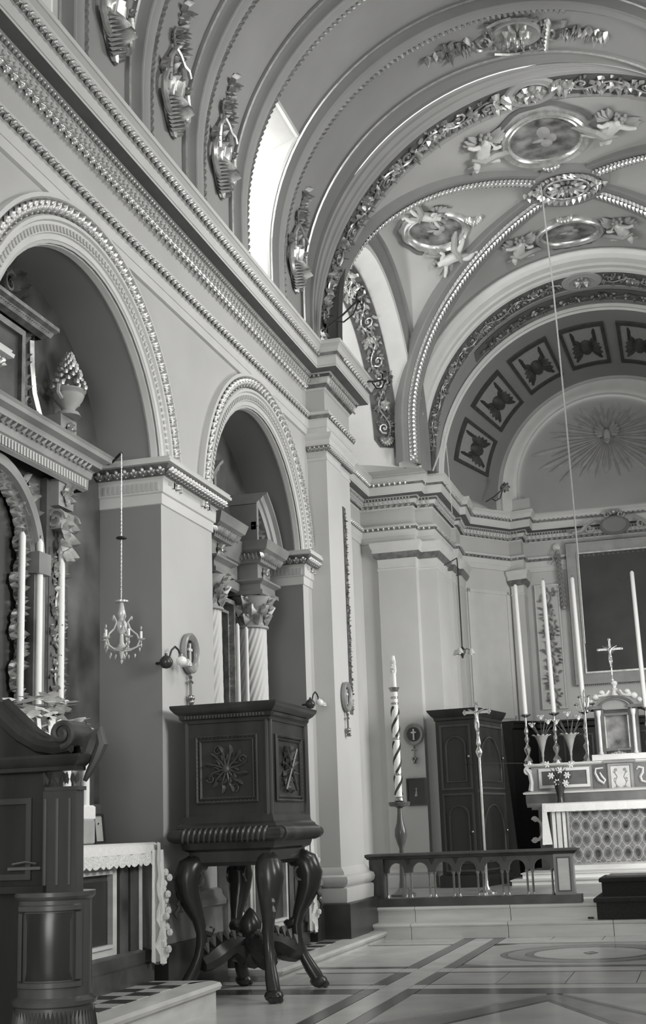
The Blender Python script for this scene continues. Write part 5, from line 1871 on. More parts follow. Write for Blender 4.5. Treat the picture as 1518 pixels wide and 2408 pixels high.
# ================================================================== SECOND CHAPEL: twisted column, broken pediment, gilt frame, candles
r2 = thing('second_reredos', 'reredos with twisted column and broken curved pediment in the second chapel', 'reredos')
for yc_ in (12.80, 11.46):
    MB().lathe([(0.23, 1.9), (0.23, 2.0), (0.20, 2.05), (0.19, 2.10)], (RX + 0.18, yc_, 0), 20).build('column_base', 'marble_grey', r2)
    rows = []
    for i in range(61):
        z = 2.08 + 1.28 * i / 60
        row = []
        for k in range(100):
            a = 2 * PI * k / 100
            r_ = 0.172 + 0.006 * math.cos(20 * (a - 2.2 * z)) - 0.012 * i / 60
            row.append((RX + 0.18 + r_ * math.cos(a), yc_ + r_ * math.sin(a), z))
        rows.append(row)
    MB().loft(rows, True).build('twisted_shaft', 'mould', r2, angle=60)
    MB().lathe([(0.17, 3.34), (0.19, 3.35), (0.19, 3.37), (0.16, 3.38), (0.165, 3.50), (0.20, 3.60), (0.24, 3.66), (0.24, 3.68)], (RX + 0.18, yc_, 0), 16).build('capital_bell', 'stucco_grey', r2)
    mb = MB()
    for row_, (n_, z_, L_) in enumerate(((8, 3.37, 0.14), (8, 3.46, 0.15), (4, 3.54, 0.16))):
        for k in range(n_):
            a = 2 * PI * (k + 0.5 * row_) / n_
            ca, sa = math.cos(a), math.sin(a)
            f = lambda u, v, h, ca=ca, sa=sa, z_=z_, row_=row_: (RX + 0.18 + ca * (0.165 + 0.02 * row_ + h + 0.25 * max(0, v - 0.08)) - sa * u, yc_ + sa * (0.165 + 0.02 * row_ + h + 0.25 * max(0, v - 0.08)) + ca * u, z_ + v)
            leaf_shape(mb, f, 0, 0, PI / 2, L_, 0.11, 0.05)
            leaf_shape(mb, f, 0, 0.05, PI / 2 - 0.6, L_ * 0.6, 0.07, 0.04)
            leaf_shape(mb, f, 0, 0.05, PI / 2 + 0.6, L_ * 0.6, 0.07, 0.04)
    mb.build('capital_leaves', 'gold', r2)
    b0, b1 = yc_ - 0.22, yc_ + 0.22
    pth_ = [(RX, b0), (RX + 0.36, b0), (RX + 0.36, b1), (RX, b1)]
    MB().sweep([(0.0, 3.68), (0.05, 3.68), (0.05, 3.72), (0.02, 3.74), (0.02, 3.79), (0.07, 3.82), (0.07, 3.84), (-0.02, 3.85), (-0.02, 4.01), (0.03, 4.02), (0.06, 4.10), (0.13, 4.14), (0.15, 4.20), (0.16, 4.23), (-0.1, 4.24)], pth_).build('entablature_block', 'marble_grey', r2, angle=25)
    mb = MB()
    flower_shape(mb, lambda u, v, h: (RX + 0.34 + h, yc_ + u, 3.93 + v), 0, 0, 0.085, 0.04, 6)
    mb.build('block_rose', 'gold', r2)
    mb = MB()
    for k in range(10):
        y = b0 - 0.05 + 0.54 * k / 9
        leaf_shape(mb, lambda u, v, h, y=y: (RX + 0.36 + 0.06 + h, y + u, 4.04 + v), 0, 0, PI / 2, 0.08, 0.06, 0.04)
        leaf_shape(mb, lambda u, v, h, k=k: (RX + 0.02 + 0.4 * k / 9 + u, b0 - 0.07 - h, 4.04 + v), 0, 0, PI / 2, 0.08, 0.06, 0.04)
    mb.build('block_leaves', 'gold', r2)
# pediment segment: curved top over the right column
for s, yc_ in ((1, 12.13), (-1, 12.13)):
    rows = []
    segs = 12
    prof = [(0.0, 0.0), (0.30, 0.0), (0.32, 0.04), (0.34, 0.05), (0.36, 0.10), (0.40, 0.12), (0.40, 0.15), (0.0, 0.15)]
    for i in range(segs + 1):
        a = R(24 + 36 * i / segs)
        rows.append([(RX + d, yc_ + s * (1.19 + e) * math.cos(a), 3.73 + (1.19 + e) * math.sin(a) - 0.05) for d, e in prof])
    MB().loft(rows, True, True).build('pediment_segment', 'marble_grey', r2, angle=25)
    rows = []
    for i in range(segs + 1):
        a = R(24 + 36 * i / segs)
        y_ = yc_ + s * 1.19 * math.cos(a)
        rows.append([(RX + 0.22, y_, 4.24), (RX + 0.22, y_, max(4.24, 3.68 + 1.19 * math.sin(a)))])
    MB().loft(rows).build('pediment_field', 'marble_brown', r2, smooth=False)
    ye = yc_ + s * 1.19 * math.cos(R(60))
    MB().box(RX, RX + 0.30, min(ye, ye + s * 0.06), max(ye, ye + s * 0.06), 4.24, 4.70).build('pediment_end', 'marble_grey', r2, smooth=False)
    mb = MB()
    for k in range(16):
        a = R(26 + 28 * k / 15)
        g = lambda u, v, h, a=a: (RX + 0.225 + h, yc_ + s * 1.05 * math.cos(a) + u, 3.68 + 1.05 * math.sin(a) + v)
        leaf_shape(mb, g, 0, -0.02, k * 1.3, 0.13, 0.09, 0.06)
    mb.build('pediment_foliage', 'gold_dark', r2)
    mb = MB()
    for k in range(3):
        mb.box(RX + 0.24 + 0.0, RX + 0.29, ye - s * 0.005 - 0.012, ye - s * 0.005 + 0.012, 4.42 + 0.0 * k, 4.5)
    mb.build('pediment_dentil', 'marble_grey', r2, smooth=False)
# low entablature between the columns and gilt frame
pth_ = [(RX, 11.68), (RX + 0.12, 11.68), (RX + 0.12, 12.58), (RX, 12.58)]
MB().sweep([(0.0, 3.70), (0.03, 3.72), (0.04, 3.80), (0.0, 3.82), (0.0, 4.0), (0.05, 4.02), (0.10, 4.12), (0.12, 4.22), (0.0, 4.24)], pth_).build('low_entablature', 'marble_grey', r2, angle=25)
f = lambda u, v, h: (RX + h, 12.13 + u, v)
mb = MB()
frame4(mb, f, -0.42, 0.42, 1.6, 3.62, 0.045, 0.0, 0.10)
frame4(mb, f, -0.30, 0.30, 1.7, 3.50, 0.03, 0.0, 0.07)
mb.build('picture_frame', 'gold', r2, smooth=False)
mb = MB()
for s in (-1, 1):
    frieze_scroll(mb, lambda u, v, h, s=s: (RX + 0.03 + h, 12.13 + s * 0.335 + v, 1.75 + u), 1.75, 0.07, pitch=0.09, H=0.03, seed=30)
mb.build('frame_foliage', 'gold_pale', r2)
MB().box(RX, RX + 0.025, 11.83, 12.43, 1.7, 3.55).build('picture', 'canvas', r2, smooth=False)
MB().box(RX, RX + 0.34, 11.1, 13.16, 1.15, 1.9).build('pedestal', 'marble_dark', r2, smooth=False)
for yy, lb in ((12.16, 'thin white candle left of the pair beside the twisted column'), (12.42, 'thin white candle against the twisted column')):
    stick('altar_candlestick', lb.replace('thin white candle', 'dark candlestick below the candle'), (RX + 0.26, yy, 1.905), 0.25, 'second chapel candlesticks', 'brass')
    candle(lb, (RX + 0.26, yy, 2.16), 3.32 - 2.16, 0.022, group='second chapel candles')

# ================================================================== LAMPS, STATIONS, BRACKETS
ch = thing('crystal_chandelier', 'small crystal chandelier with candles hanging in the left chapel arch', 'chandelier', (-3.12, 9.14, 2.60))
ch.scale = (0.8, 0.8, 0.8)
MB().lathe([(0.012, 0.58), (0.07, 0.575), (0.07, 0.56), (0.02, 0.55), (0.03, 0.50), (0.045, 0.44), (0.025, 0.40), (0.06, 0.34), (0.055, 0.28), (0.02, 0.24), (0.025, 0.16), (0.05, 0.12), (0.03, 0.08), (0.012, 0.0)], (0, 0, 0), 10).build('stem', 'glass', ch)
for k in range(5):
    a = 2 * PI * k / 5 + 0.5
    ca, sa = math.cos(a), math.sin(a)
    g = lambda r, z: (ca * r, sa * r, z)
    MB().tube([g(0.10, 0.42), g(0.06, 0.36), g(0.09, 0.29), g(0.15, 0.24), g(0.175, 0.18), g(0.15, 0.12), g(0.08, 0.085), g(0.02, 0.08)], 0.009, 6).build('curved_arm', 'glass', ch)
    mb = MB()
    mb.tube([g(0.02, 0.10), g(0.10, 0.10), g(0.19, 0.14), g(0.19, 0.18)], 0.007, 5)
    mb.lathe([(0.01, 0.0), (0.04, 0.012), (0.045, 0.02), (0.012, 0.016)], g(0.19, 0.18), 8)
    mb.build('candle_arm', 'glass', ch)
    MB().lathe([(0.013, 0), (0.013, 0.075), (0.004, 0.08)], g(0.19, 0.195), 7).build('small_candle', 'wax', ch)
    mb = MB()
    for (r_, z) in ((0.19, 0.13), (0.175, 0.09), (0.10, 0.40), (0.13, 0.03), (0.07, 0.02), (0.19, 0.30)):
        p = g(r_, z)
        mb.lathe([(0.001, 0.025), (0.011, 0.006), (0.001, -0.02)], p, 6)
    o = mb.build('drops', 'glass', ch)
    o['kind'] = 'stuff'
MB().lathe([(0.002, 0.0), (0.02, -0.02), (0.002, -0.05)], (0, 0, 0.0), 8).build('pendant', 'glass', ch)
mb = MB()
for k in range(77):
    z = 0.59 + k * 0.0195
    rx = 0.0055
    pts = [((rx if k % 2 else 0) * math.cos(2 * PI * i / 6), (0 if k % 2 else rx) * math.cos(2 * PI * i / 6), z + 0.0125 * math.sin(2 * PI * i / 6)) for i in range(7)]
    mb.tube(pts, 0.0020, 4, False)
o = mb.build('chain', 'silver', ch)
o['kind'] = 'stuff'
MB().lathe([(0.01, 1.22), (0.05, 1.215), (0.055, 1.20), (0.01, 1.19)], (0, 0, 0), 10).build('pulley_cup', 'iron', ch)
bk = MB().tube([(-3.5, 9.56, 4.30), (-3.30, 9.35, 4.22 + 0.05), (-3.12, 9.14, 4.27)], 0.012, 5).build('chandelier_bracket', 'iron')
tag(bk, 'thin iron rod above the pier moulding holding the crystal chandelier', 'bracket')


def sconce(label, o, d):
    s = thing('globe_sconce', label, 'lamp', o)
    MB().lathe([(0.002, -0.052), (0.03, -0.045), (0.05, -0.02), (0.055, 0.0), (0.05, 0.02), (0.03, 0.045), (0.012, 0.055), (0.012, 0.07), (0.002, 0.075)], (0.02, 0, 0), 14).build('metal_globe', 'iron' if False else 'wood', s)
    mb = MB()
    mb.tube([(-0.08, 0.03, 0.0), (0.0, 0.02, 0.0)], 0.012, 6)
    mb.tube([(0.02, 0.045, 0.02), (0.025, 0.10, 0.11), (0.03, 0.16, 0.145), (0.035, 0.215, 0.125), (0.04, 0.235, 0.09)], 0.0085, 6)
    mb.build('arm', 'iron', s)
    mb = MB()
    mb.lathe([(0.012, 0.0), (0.02, -0.012), (0.022, -0.03)], (0.045, 0.24, 0.095), 12)
    mb.build('bulb_holder', 'brass', s)
    MB().ball((0.05, 0.245, 0.035), (0.045, 0.05, 0.042), 12, 8).build('bulb', 'bulb', s)
    MB().lathe([(0.02, 0.03), (0.045, 0.0), (0.05, -0.03), (0.048, -0.032)], (0.06, 0.33, 0.03), 12).build('glass_cup', 'glass', s)
    return s


sconce('metal globe sconce with white bulb left of the oval cross on the lit pier', (-2.92, 9.50, 2.60), 1)
sconce('metal globe sconce with pale bulb just above the pulpit corner', (-2.88, 13.30, 2.57), 1)


def station(label, mtx, rim='brass', sc=1.0):
    t = thing('consecration_cross', label, 'cross')
    t.matrix_world = mtx
    E_ = lambda r, k, h: (h, r * 0.155 * sc * math.cos(2 * PI * k / 32), r * 0.165 * sc * math.sin(2 * PI * k / 32))
    mb = MB()
    rows = [[E_(r, k, h) for k in range(32)] for r, h in ((0.95, 0.0), (1.05, 0.02), (1.04, 0.05), (0.95, 0.06), (0.80, 0.05), (0.68, 0.035), (0.66, 0.02))]
    mb.loft(rows, True).build('oval_frame', 'marble_grey', t)
    MB().add([E_(0.67, k, 0.018) for k in range(32)], [tuple(range(32))]).build('field', 'wood', t, smooth=False)
    mb = MB()
    mb.box(0.02, 0.035, -0.012, 0.012, -0.085 * sc, 0.085 * sc)
    mb.box(0.02, 0.036, -0.042, 0.042, 0.02, 0.042)
    mb.build('white_cross', 'stucco', t, smooth=False)
    mb = MB()
    mb.tube([(0.02, 0, -0.17 * sc), (0.03, 0, -0.21), (0.03, 0, -0.36)], 0.011, 6)
    mb.tube([(0.03, -0.045, -0.245), (0.035, 0, -0.235), (0.03, 0.045, -0.245)], 0.011, 5)
    mb.lathe([(0.004, 0.03), (0.02, 0.015), (0.012, 0.0), (0.004, -0.005)], (0.03, 0, -0.215), 6)
    mb.build('drop_cross', 'brass', t)
    mb = MB()
    mb.ball((0.035, -0.025, -0.375), 0.024, 8, 5)
    mb.ball((0.035, 0.025, -0.375), 0.024, 8, 5)
    mb.ball((0.035, 0.0, -0.41), 0.028, 8, 5)
    mb.lathe([(0.03, 0.0), (0.034, -0.008), (0.02, -0.016)], (0.035, 0, -0.435), 8)
    mb.build('candle_cup', 'brass', t)
    return t


station('oval framed white cross with brass drop on the lit pier', Matrix.Translation((XW + 0.002, 10.10, 2.745)))
station('oval framed white cross edge-on upon the chancel pier', Matrix.Translation((XP + 0.002, 14.25, 2.72)))
station('round dark framed cross on the far pier above the small picture', Matrix.Translation((-3.16, 19.81, 2.64)) @ Matrix.Rotation(-PI / 2, 4, 'Z'))

pc = thing('small_picture', 'small dark picture in wooden frame low on the far pier', 'picture', (-3.16, 19.81, 1.76))
f = lambda u, v, h: (u, -h, v)
mb = MB()
frame4(mb, f, -0.155, 0.155, -0.21, 0.21, 0.022, 0.0, 0.03)
mb.build('frame', 'wood2', pc, smooth=False)
MB().box(-0.14, 0.14, -0.012, -0.002, -0.195, 0.195).build('image', 'canvas', pc, smooth=False)
mb = MB()
mb.tube([(0, -0.014, -0.07), (0, -0.014, 0.03)], [0.03, 0.006], 6)
mb.ball((0, -0.014, 0.045), (0.014, 0.004, 0.018), 6, 4)
mb.build('pale_figure', 'stucco_grey', pc)


def iron_bracket(label, base, d, L, r):
    t = thing('scroll_bracket', label, 'bracket', base)
    dx, dy, dz = d
    g = lambda a, b: (dx * a, dy * a, dz * a + b)
    MB().tube([g(0, 0), g(L * 0.5, 0.02), g(L, 0.08)], 0.013, 6).build('rod', 'iron', t)
    mb = MB()
    mb.tube([g(L * 0.35, 0.0), g(L * 0.55, -0.07), g(L * 0.8, -0.06), g(L * 0.95, 0.05)], 0.010, 5)
    pts = [g(L + r * (0.9 - 0.6 * t_) * math.cos(-1.5 + 2 * PI * 1.4 * t_), 0.10 + r * (0.9 - 0.6 * t_) * math.sin(-1.5 + 2 * PI * 1.4 * t_)) for t_ in [i / 20 for i in range(21)]]
    mb.tube(pts, 0.012, 5)
    mb.build('scroll', 'iron', t)
    mb = MB()
    for k in range(7):
        leaf_shape(mb, lambda u, v, h: (dx * (L + 0.05 + u), dy * (L + u) - h, dz * L + 0.10 + v), 0, 0, k * 0.9, 0.11, 0.07, 0.03)
    mb.build('iron_leaf', 'brass', t)
    return t


iron_bracket('long iron scroll bracket reaching from the cornice across the chancel arch', (-2.62, 13.45, 6.86), (0.55, 0.42, 0.55), 0.72, 0.13)
iron_bracket('iron scroll bracket at the end of the pier cornice', (-2.50, 14.9, 6.72), (0.62, 0.5, -0.02), 0.38, 0.11)
iron_bracket('thin iron bracket on the apse cornice left of the lunette', (-2.14, 22.05, 6.81), (0.80, 0.1, 0.35), 0.40, 0.09)
pl_ = MB().tube([(-2.60, 19.62, 6.80), (-2.46, 19.60, 7.1), (-2.36, 19.60, 7.42)], 0.018, 6).tube([(-2.36, 19.60, 7.42), (-2.33, 19.58, 6.7), (-2.31, 19.55, 6.05)], 0.008, 4).build('cord_pole', 'rope')
tag(pl_, 'pale slanting pole with loose cord on the far pier cornice', 'pole')
rp = MB().tube([(-0.28, 16.6, 9.93), (-0.20, 16.4, 8.2), (-0.16, 16.3, 6.4), (-0.14, 16.25, 4.6), (-0.14, 16.25, 3.4)], 0.011, 5).build('lamp_cord', 'rope')
tag(rp, 'long pale cord hanging from the chancel vault before the sunburst', 'cord')
pl = thing('three_bulb_pendant', 'three bulb electric pendant hanging beside the slanting apse panel', 'lamp', (-2.09, 18.5, 3.70))
MB().tube([(0, 0, 0.05), (0.0, 0, 1.32), (-0.10, 0.55, 1.52), (-0.42, 1.2, 1.56)], 0.010, 5).build('rod', 'iron', pl)
MB().lathe([(0.01, -0.09), (0.02, -0.06), (0.045, -0.01), (0.05, 0.03), (0.01, 0.08)], (0, 0, 0), 10).build('boss', 'iron', pl)
for k in range(3):
    a = 2 * PI * k / 3 + 0.4
    ca, sa = math.cos(a), math.sin(a)
    MB().tube([(0, 0, 0.02), (ca * 0.07, sa * 0.07, 0.05), (ca * 0.11, sa * 0.11, 0.03)], 0.009, 5).build('arm', 'brass', pl)
    MB().lathe([(0.022, 0.03), (0.04, 0.0), (0.055, -0.035), (0.06, -0.05), (0.057, -0.05)], (ca * 0.13, sa * 0.13, 0.02), 12).build('glass_shade', 'glass', pl)
    MB().ball((ca * 0.13, sa * 0.13, -0.01), (0.028, 0.028, 0.036), 8, 6).build('bulb', 'bulb', pl)

# ================================================================== CHANCEL FURNITURE
# ---- communion rail
ra = thing('communion_rail', 'low dark communion rail of small arches on the chancel step', 'rail')
RY = 15.16
MB().box(-2.74, -0.30, RY - 0.13, RY + 0.13, 0.34, 0.43).build('base_rail', 'rail', ra, smooth=False)
MB().sweep([(0.0, 0.875), (0.02, 0.88), (0.035, 0.90), (0.06, 0.915), (0.06, 0.935), (0.0, 0.94)], [(-2.74, RY + 0.08), (-2.74, RY - 0.08), (-0.36, RY - 0.08), (-0.36, RY + 0.08)], closed=True).build('top_rail', 'rail', ra, angle=25)
MB().box(-2.76, -0.34, RY - 0.12, RY + 0.12, 0.905, 0.94).build('rail_top', 'rail', ra, smooth=False)
for x0, x1, m_ in ((-2.74, -2.57, 'rail'), (-0.585, -0.37, 'marble_grey')):
    MB().box(x0, x1, RY - 0.09, RY + 0.09, 0.43, 0.88).build('end_pier', m_, ra, smooth=False)
    f = lambda u, v, h: ((x0 + x1) / 2 + u, RY - 0.09 - h, 0.655 + v)
    hw = (x1 - x0) / 2
    mb = MB()
    frame4(mb, f, -hw + 0.03, hw - 0.03, -0.19, 0.19, 0.012, 0.0, 0.008)
    mb.build('pier_moulding', 'rail', ra, smooth=False)
    MB().add([f(u, v, 0.003) for u, v in ((-hw + 0.045, -0.175), (hw - 0.045, -0.175), (hw - 0.045, 0.175), (-hw + 0.045, 0.175))], [(0, 1, 2, 3)]).build('pier_panel', 'marble' if m_ != 'rail' else 'rail', ra, smooth=False)
n, X0, X1 = 7, -2.57, -0.585
pw = (X1 - X0) / n
for k in range(n):
    xc = X0 + pw * (k + 0.5)
    r_ = pw * 0.33
    mb = MB()
    N_ = 14
    for i in range(N_):
        a, b = PI - PI * i / N_, PI - PI * (i + 1) / N_
        pa = (xc + r_ * math.cos(a), 0.735 + r_ * math.sin(a))
        pb = (xc + r_ * math.cos(b), 0.735 + r_ * math.sin(b))
        for yy in (RY - 0.035, RY + 0.035):
            mb.quad((pa[0], yy, pa[1]), (pb[0], yy, pb[1]), (pb[0], yy, 0.88), (pa[0], yy, 0.88))
        mb.quad((pa[0], RY - 0.035, pa[1]), (pb[0], RY - 0.035, pb[1]), (pb[0], RY + 0.035, pb[1]), (pa[0], RY + 0.035, pa[1]))
    for xa, xb in ((xc - pw / 2, xc - r_), (xc + r_, xc + pw / 2)):
        mb.box(xa, xb, RY - 0.035, RY + 0.035, 0.715, 0.88)
    mb.build('arch', 'rail', ra, smooth=False)
    for s in (-1, 1):
        MB().lathe([(0.022, 0.43), (0.022, 0.445), (0.015, 0.455), (0.0125, 0.47), (0.0115, 0.68), (0.016, 0.69), (0.02, 0.70), (0.022, 0.716)], (xc + s * (r_ + 0.017), RY - 0.03, 0), 8).build('colonnette', 'brass', ra)
    MB().add([(xc + pw / 2 - 0.035, RY - 0.045, 0.87), (xc + pw / 2 + 0.035, RY - 0.045, 0.87), (xc + pw / 2, RY - 0.045, 0.80), (xc + pw / 2 - 0.035, RY - 0.03, 0.87), (xc + pw / 2 + 0.035, RY - 0.03, 0.87), (xc + pw / 2, RY - 0.03, 0.80)], [(0, 1, 2), (0, 1, 4, 3), (1, 2, 5, 4), (2, 0, 3, 5)]).build('spandrel_wedge', 'wood', ra, smooth=False)
# ---- dark carpeted steps in the rail opening
cs = thing('carpeted_steps', 'dark carpeted steps before the high altar', 'steps')
for y0_, y1_, z0_, z1_, x0_ in ((14.82, 15.9, 0.175, 0.40, -0.12), (15.10, 15.9, 0.40, 0.60, -0.07)):
    mb = MB()
    mb.sweep([(0.0, z0_), (0.0, z1_ - 0.05), (0.025, z1_ - 0.045), (0.03, z1_ - 0.02), (0.02, z1_), (-0.4, z1_)], [(x0_, y1_), (x0_, y0_), (2.2, y0_)])
    mb.build('step', 'carpet', cs, angle=40)
MB().box(-0.02, 2.2, 15.27, 15.9, 0.175, 0.615).build('core', 'wood', cs, smooth=False)
MB().tube([(-0.16, 14.83, 0.19), (-0.2, 14.83, 0.19), (-0.22, 14.86, 0.19)], 0.012, 5).build('corner_stop', 'iron', cs)

# ---- paschal candle and its stand
ps = thing('paschal_stand', 'tall turned wooden stand with a round tray behind the rail', 'candlestand', (-2.86, 17.3, 0.337))
MB().lathe([(0.005, 0.0), (0.17, 0.0), (0.17, 0.03), (0.12, 0.06), (0.06, 0.11), (0.045, 0.20), (0.035, 0.45), (0.03, 0.62), (0.06, 0.70), (0.085, 0.79), (0.08, 0.87), (0.05, 0.97), (0.035, 1.08), (0.032, 1.15), (0.06, 1.17), (0.14, 1.18), (0.15, 1.21), (0.15, 1.235), (0.01, 1.24)], (0, 0, 0), 16).build('turned_stem', 'wood_door', ps)
MB().lathe([(0.05, 1.24), (0.07, 1.25), (0.06, 1.29), (0.04, 1.30)], (0, 0, 0), 12).build('socket', 'brass', ps)
pcn = thing('paschal_candle', 'very tall spiral painted candle with a cup near its top', 'candle', (-2.862, 17.3, 1.64))
MB().lathe([(0.048, 0.0), (0.048, 1.42), (0.04, 1.44)], (0, 0, 0), 12).build('painted_shaft', 'wax', pcn)
mb = MB()
for ph in (0, PI):
    for z0_, z1_ in ((0.03, 0.28), (0.32, 0.75), (0.80, 1.22)):
        pts = []
        for i in range(40):
            z = z0_ + (z1_ - z0_) * i / 39
            a = ph + z * 14
            pts.append((0.044 * math.cos(a), 0.044 * math.sin(a), z))
        mb.tube(pts, 0.019, 5)
mb.build('dark_spiral', 'wood', pcn)
mb = MB()
for z in (0.30, 0.78, 1.26, 1.34):
    mb.lathe([(0.05, z - 0.015), (0.054, z), (0.05, z + 0.015)], (0, 0, 0), 12)
mb.build('bands', 'brass', pcn)
MB().lathe([(0.02, 1.40), (0.05, 1.42), (0.075, 1.47), (0.078, 1.48), (0.04, 1.475)], (0, 0, 0), 12).build('cup', 'brass', pcn)
MB().lathe([(0.040, 1.46), (0.040, 1.62), (0.036, 1.64), (0.040, 1.66), (0.038, 1.88), (0.030, 1.92), (0.006, 1.925)], (0, 0, 0), 10).build('upper_candle', 'wax', pcn)
mb = MB()
mb.lathe([(0.045, 1.68), (0.05, 1.72), (0.042, 1.80), (0.047, 1.84), (0.04, 1.86)], (0, 0, 0), 8)
for k in range(5):
    bump(mb, lambda u, v, h: (u, -0.045 - h, 1.76 + v), 0.02 * math.sin(k * 2), 0.03 * (k - 2), 0.014, 0.02)
mb.build('wax_relief', 'stucco', pcn)

# ---- processional cross on a staff
pr = thing('processional_cross', 'tall staff with a crucifix standing in front of the dark cabinet', 'cross', (-1.765, 17.5, 0.337))
MB().lathe([(0.005, 0.0), (0.13, 0.0), (0.13, 0.02), (0.05, 0.05), (0.022, 0.10), (0.017, 0.2), (0.017, 1.78), (0.02, 1.80)], (0, 0, 0), 10).build('staff', 'silver', pr)
MB().lathe([(0.02, 1.78), (0.035, 1.82), (0.05, 1.86), (0.035, 1.90), (0.02, 1.93), (0.035, 1.97), (0.028, 2.02), (0.02, 2.06)], (0, 0, 0), 10).build('knop', 'silver', pr)
mb = MB()
mb.box(-0.02, 0.02, -0.012, 0.012, 2.03, 2.50)
mb.box(-0.165, 0.165, -0.012, 0.012, 2.375, 2.415)
for c in ((-0.165, 0, 2.395), (0.165, 0, 2.395), (0, 0, 2.505)):
    for a in range(3):
        mb.ball((c[0] + (0.02 * (a - 1) if c[0] == 0 else math.copysign(0.012, c[0]) * (a == 1)), 0, c[2] + (0.015 if a == 1 and c[0] == 0 else 0) + (0.02 * (a - 1) if c[0] else 0)), 0.02, 6, 4)
mb.build('cross', 'silver', pr)


def corpus(parent, o, s, m='silver'):
    """small crucified figure grown as one skinned body"""
    pts = [(0, 0, 0.0), (0, -0.01, 0.13), (0, -0.012, 0.21), (0.0, -0.02, 0.26), (0.01, -0.035, 0.305), (-0.055, -0.012, 0.225), (-0.13, 0.0, 0.27), (-0.21, 0.01, 0.305), (0.055, -0.012, 0.225), (0.13, 0.0, 0.27), (0.21, 0.01, 0.305), (-0.03, -0.01, -0.03), (-0.035, -0.045, -0.15), (-0.008, -0.01, -0.29), (-0.006, -0.035, -0.33), (0.03, -0.01, -0.03), (0.04, -0.045, -0.15), (0.01, -0.012, -0.29), (0.01, -0.04, -0.33)]
    rad = [0.045, 0.042, 0.05, 0.018, 0.034, 0.026, 0.018, 0.013, 0.026, 0.018, 0.013, 0.036, 0.026, 0.015, 0.012, 0.036, 0.026, 0.015, 0.012]
    ed = [(0, 1), (1, 2), (2, 3), (3, 4), (2, 5), (5, 6), (6, 7), (2, 8), (8, 9), (9, 10), (0, 11), (11, 12), (12, 13), (13, 14), (0, 15), (15, 16), (16, 17), (17, 18)]
    return skin_body('corpus', pts, ed, rad, parent, o, s, m)


def skin_body(name, pts, ed, rad, parent, o, s, m, sub=1, rot=None):
    me = bpy.data.meshes.new(name)
    P = []
    for p in pts:
        v = Vector(p) * s
        if rot is not None:
            v = rot @ v
        P.append((v.x + o[0], v.y + o[1], v.z + o[2]))
    me.from_pydata(P, ed, [])
    me.materials.append(M[m])
    ob = bpy.data.objects.new(name, me)
    COL.objects.link(ob)
    ob.parent = parent
    sk = ob.modifiers.new('skin', 'SKIN')
    sk.use_smooth_shade = True
    layer = me.skin_vertices[0].data if me.skin_vertices else None
    if layer is None:
        bpy.context.view_layer.objects.active = ob
        layer = me.skin_vertices[0].data
    for i, r in enumerate(rad):
        layer[i].radius = (r * s, r * s)
        layer[i].use_root = (i == 0)
    if sub:
        sb_ = ob.modifiers.new('smooth', 'SUBSURF')
        sb_.levels = sub
        sb_.render_levels = sub
    return ob


corpus(pr, (0, -0.03, 2.27), 0.55)

# ---- tall dark cabinet
cb = thing('dark_cabinet', 'tall dark wooden cabinet with arched door panel left of the high altar', 'cabinet')
plan = [(-2.62, 20.02), (-2.72, 19.35), (-2.12, 19.28), (-1.90, 20.55)]
MB().sweep([(0.0, 0.337), (0.04, 0.337), (0.04, 0.50), (0.0, 0.53), (0.0, 2.78), (0.015, 2.79), (0.02, 2.83), (0.05, 2.86), (0.09, 2.92), (0.10, 2.95), (-0.2, 2.96)], plan).build('body', 'wood_black', cb, angle=25)
MB().add([(x, y, 2.952) for x, y in plan] , [(0, 1, 2, 3)]).build('top', 'wood_black', cb, smooth=False)


def panel_door(parent, A, B, z0, z1, nm='door'):
    A, B = Vector(A), Vector(B)
    d = (B - A).normalized()
    n_ = Vector((d.y, -d.x))
    L = (B - A).length
    f = lambda u, v, h: (A.x + d.x * u + n_.x * h, A.y + d.y * u + n_.y * h, v)
    mb = MB()
    frame4(mb, f, 0.06, L - 0.06, z0, z1, 0.03, 0.0, 0.025)
    mb.build('door_frame', 'wood', parent, smooth=False)
    mb = MB()
    r_ = (L - 0.30) / 2
    zc = z1 - 0.18 - r_
    pts = [f(0.15, z0 + 0.12, 0.008)] + [f(L / 2 + r_ * math.cos(PI - PI * i / 14), zc + r_ * math.sin(PI - PI * i / 14), 0.008) for i in range(15)] + [f(L - 0.15, z0 + 0.12, 0.008), f(0.15, z0 + 0.12, 0.008)]
    mb.tube(pts, 0.015, 5)
    mb.build('arched_panel', 'wood', parent)
    MB().ball(f(L - 0.10, (z0 + z1) / 2, 0.03), 0.02, 8, 6).build('knob', 'brass', parent)


panel_door(cb, (-2.72, 19.35), (-2.12, 19.28), 1.75, 2.72)
panel_door(cb, (-2.72, 19.35), (-2.12, 19.28), 0.56, 1.70)
panel_door(cb, (-2.12, 19.28), (-1.90, 20.55), 1.75, 2.72)
panel_door(cb, (-2.12, 19.28), (-1.90, 20.55), 0.56, 1.70)
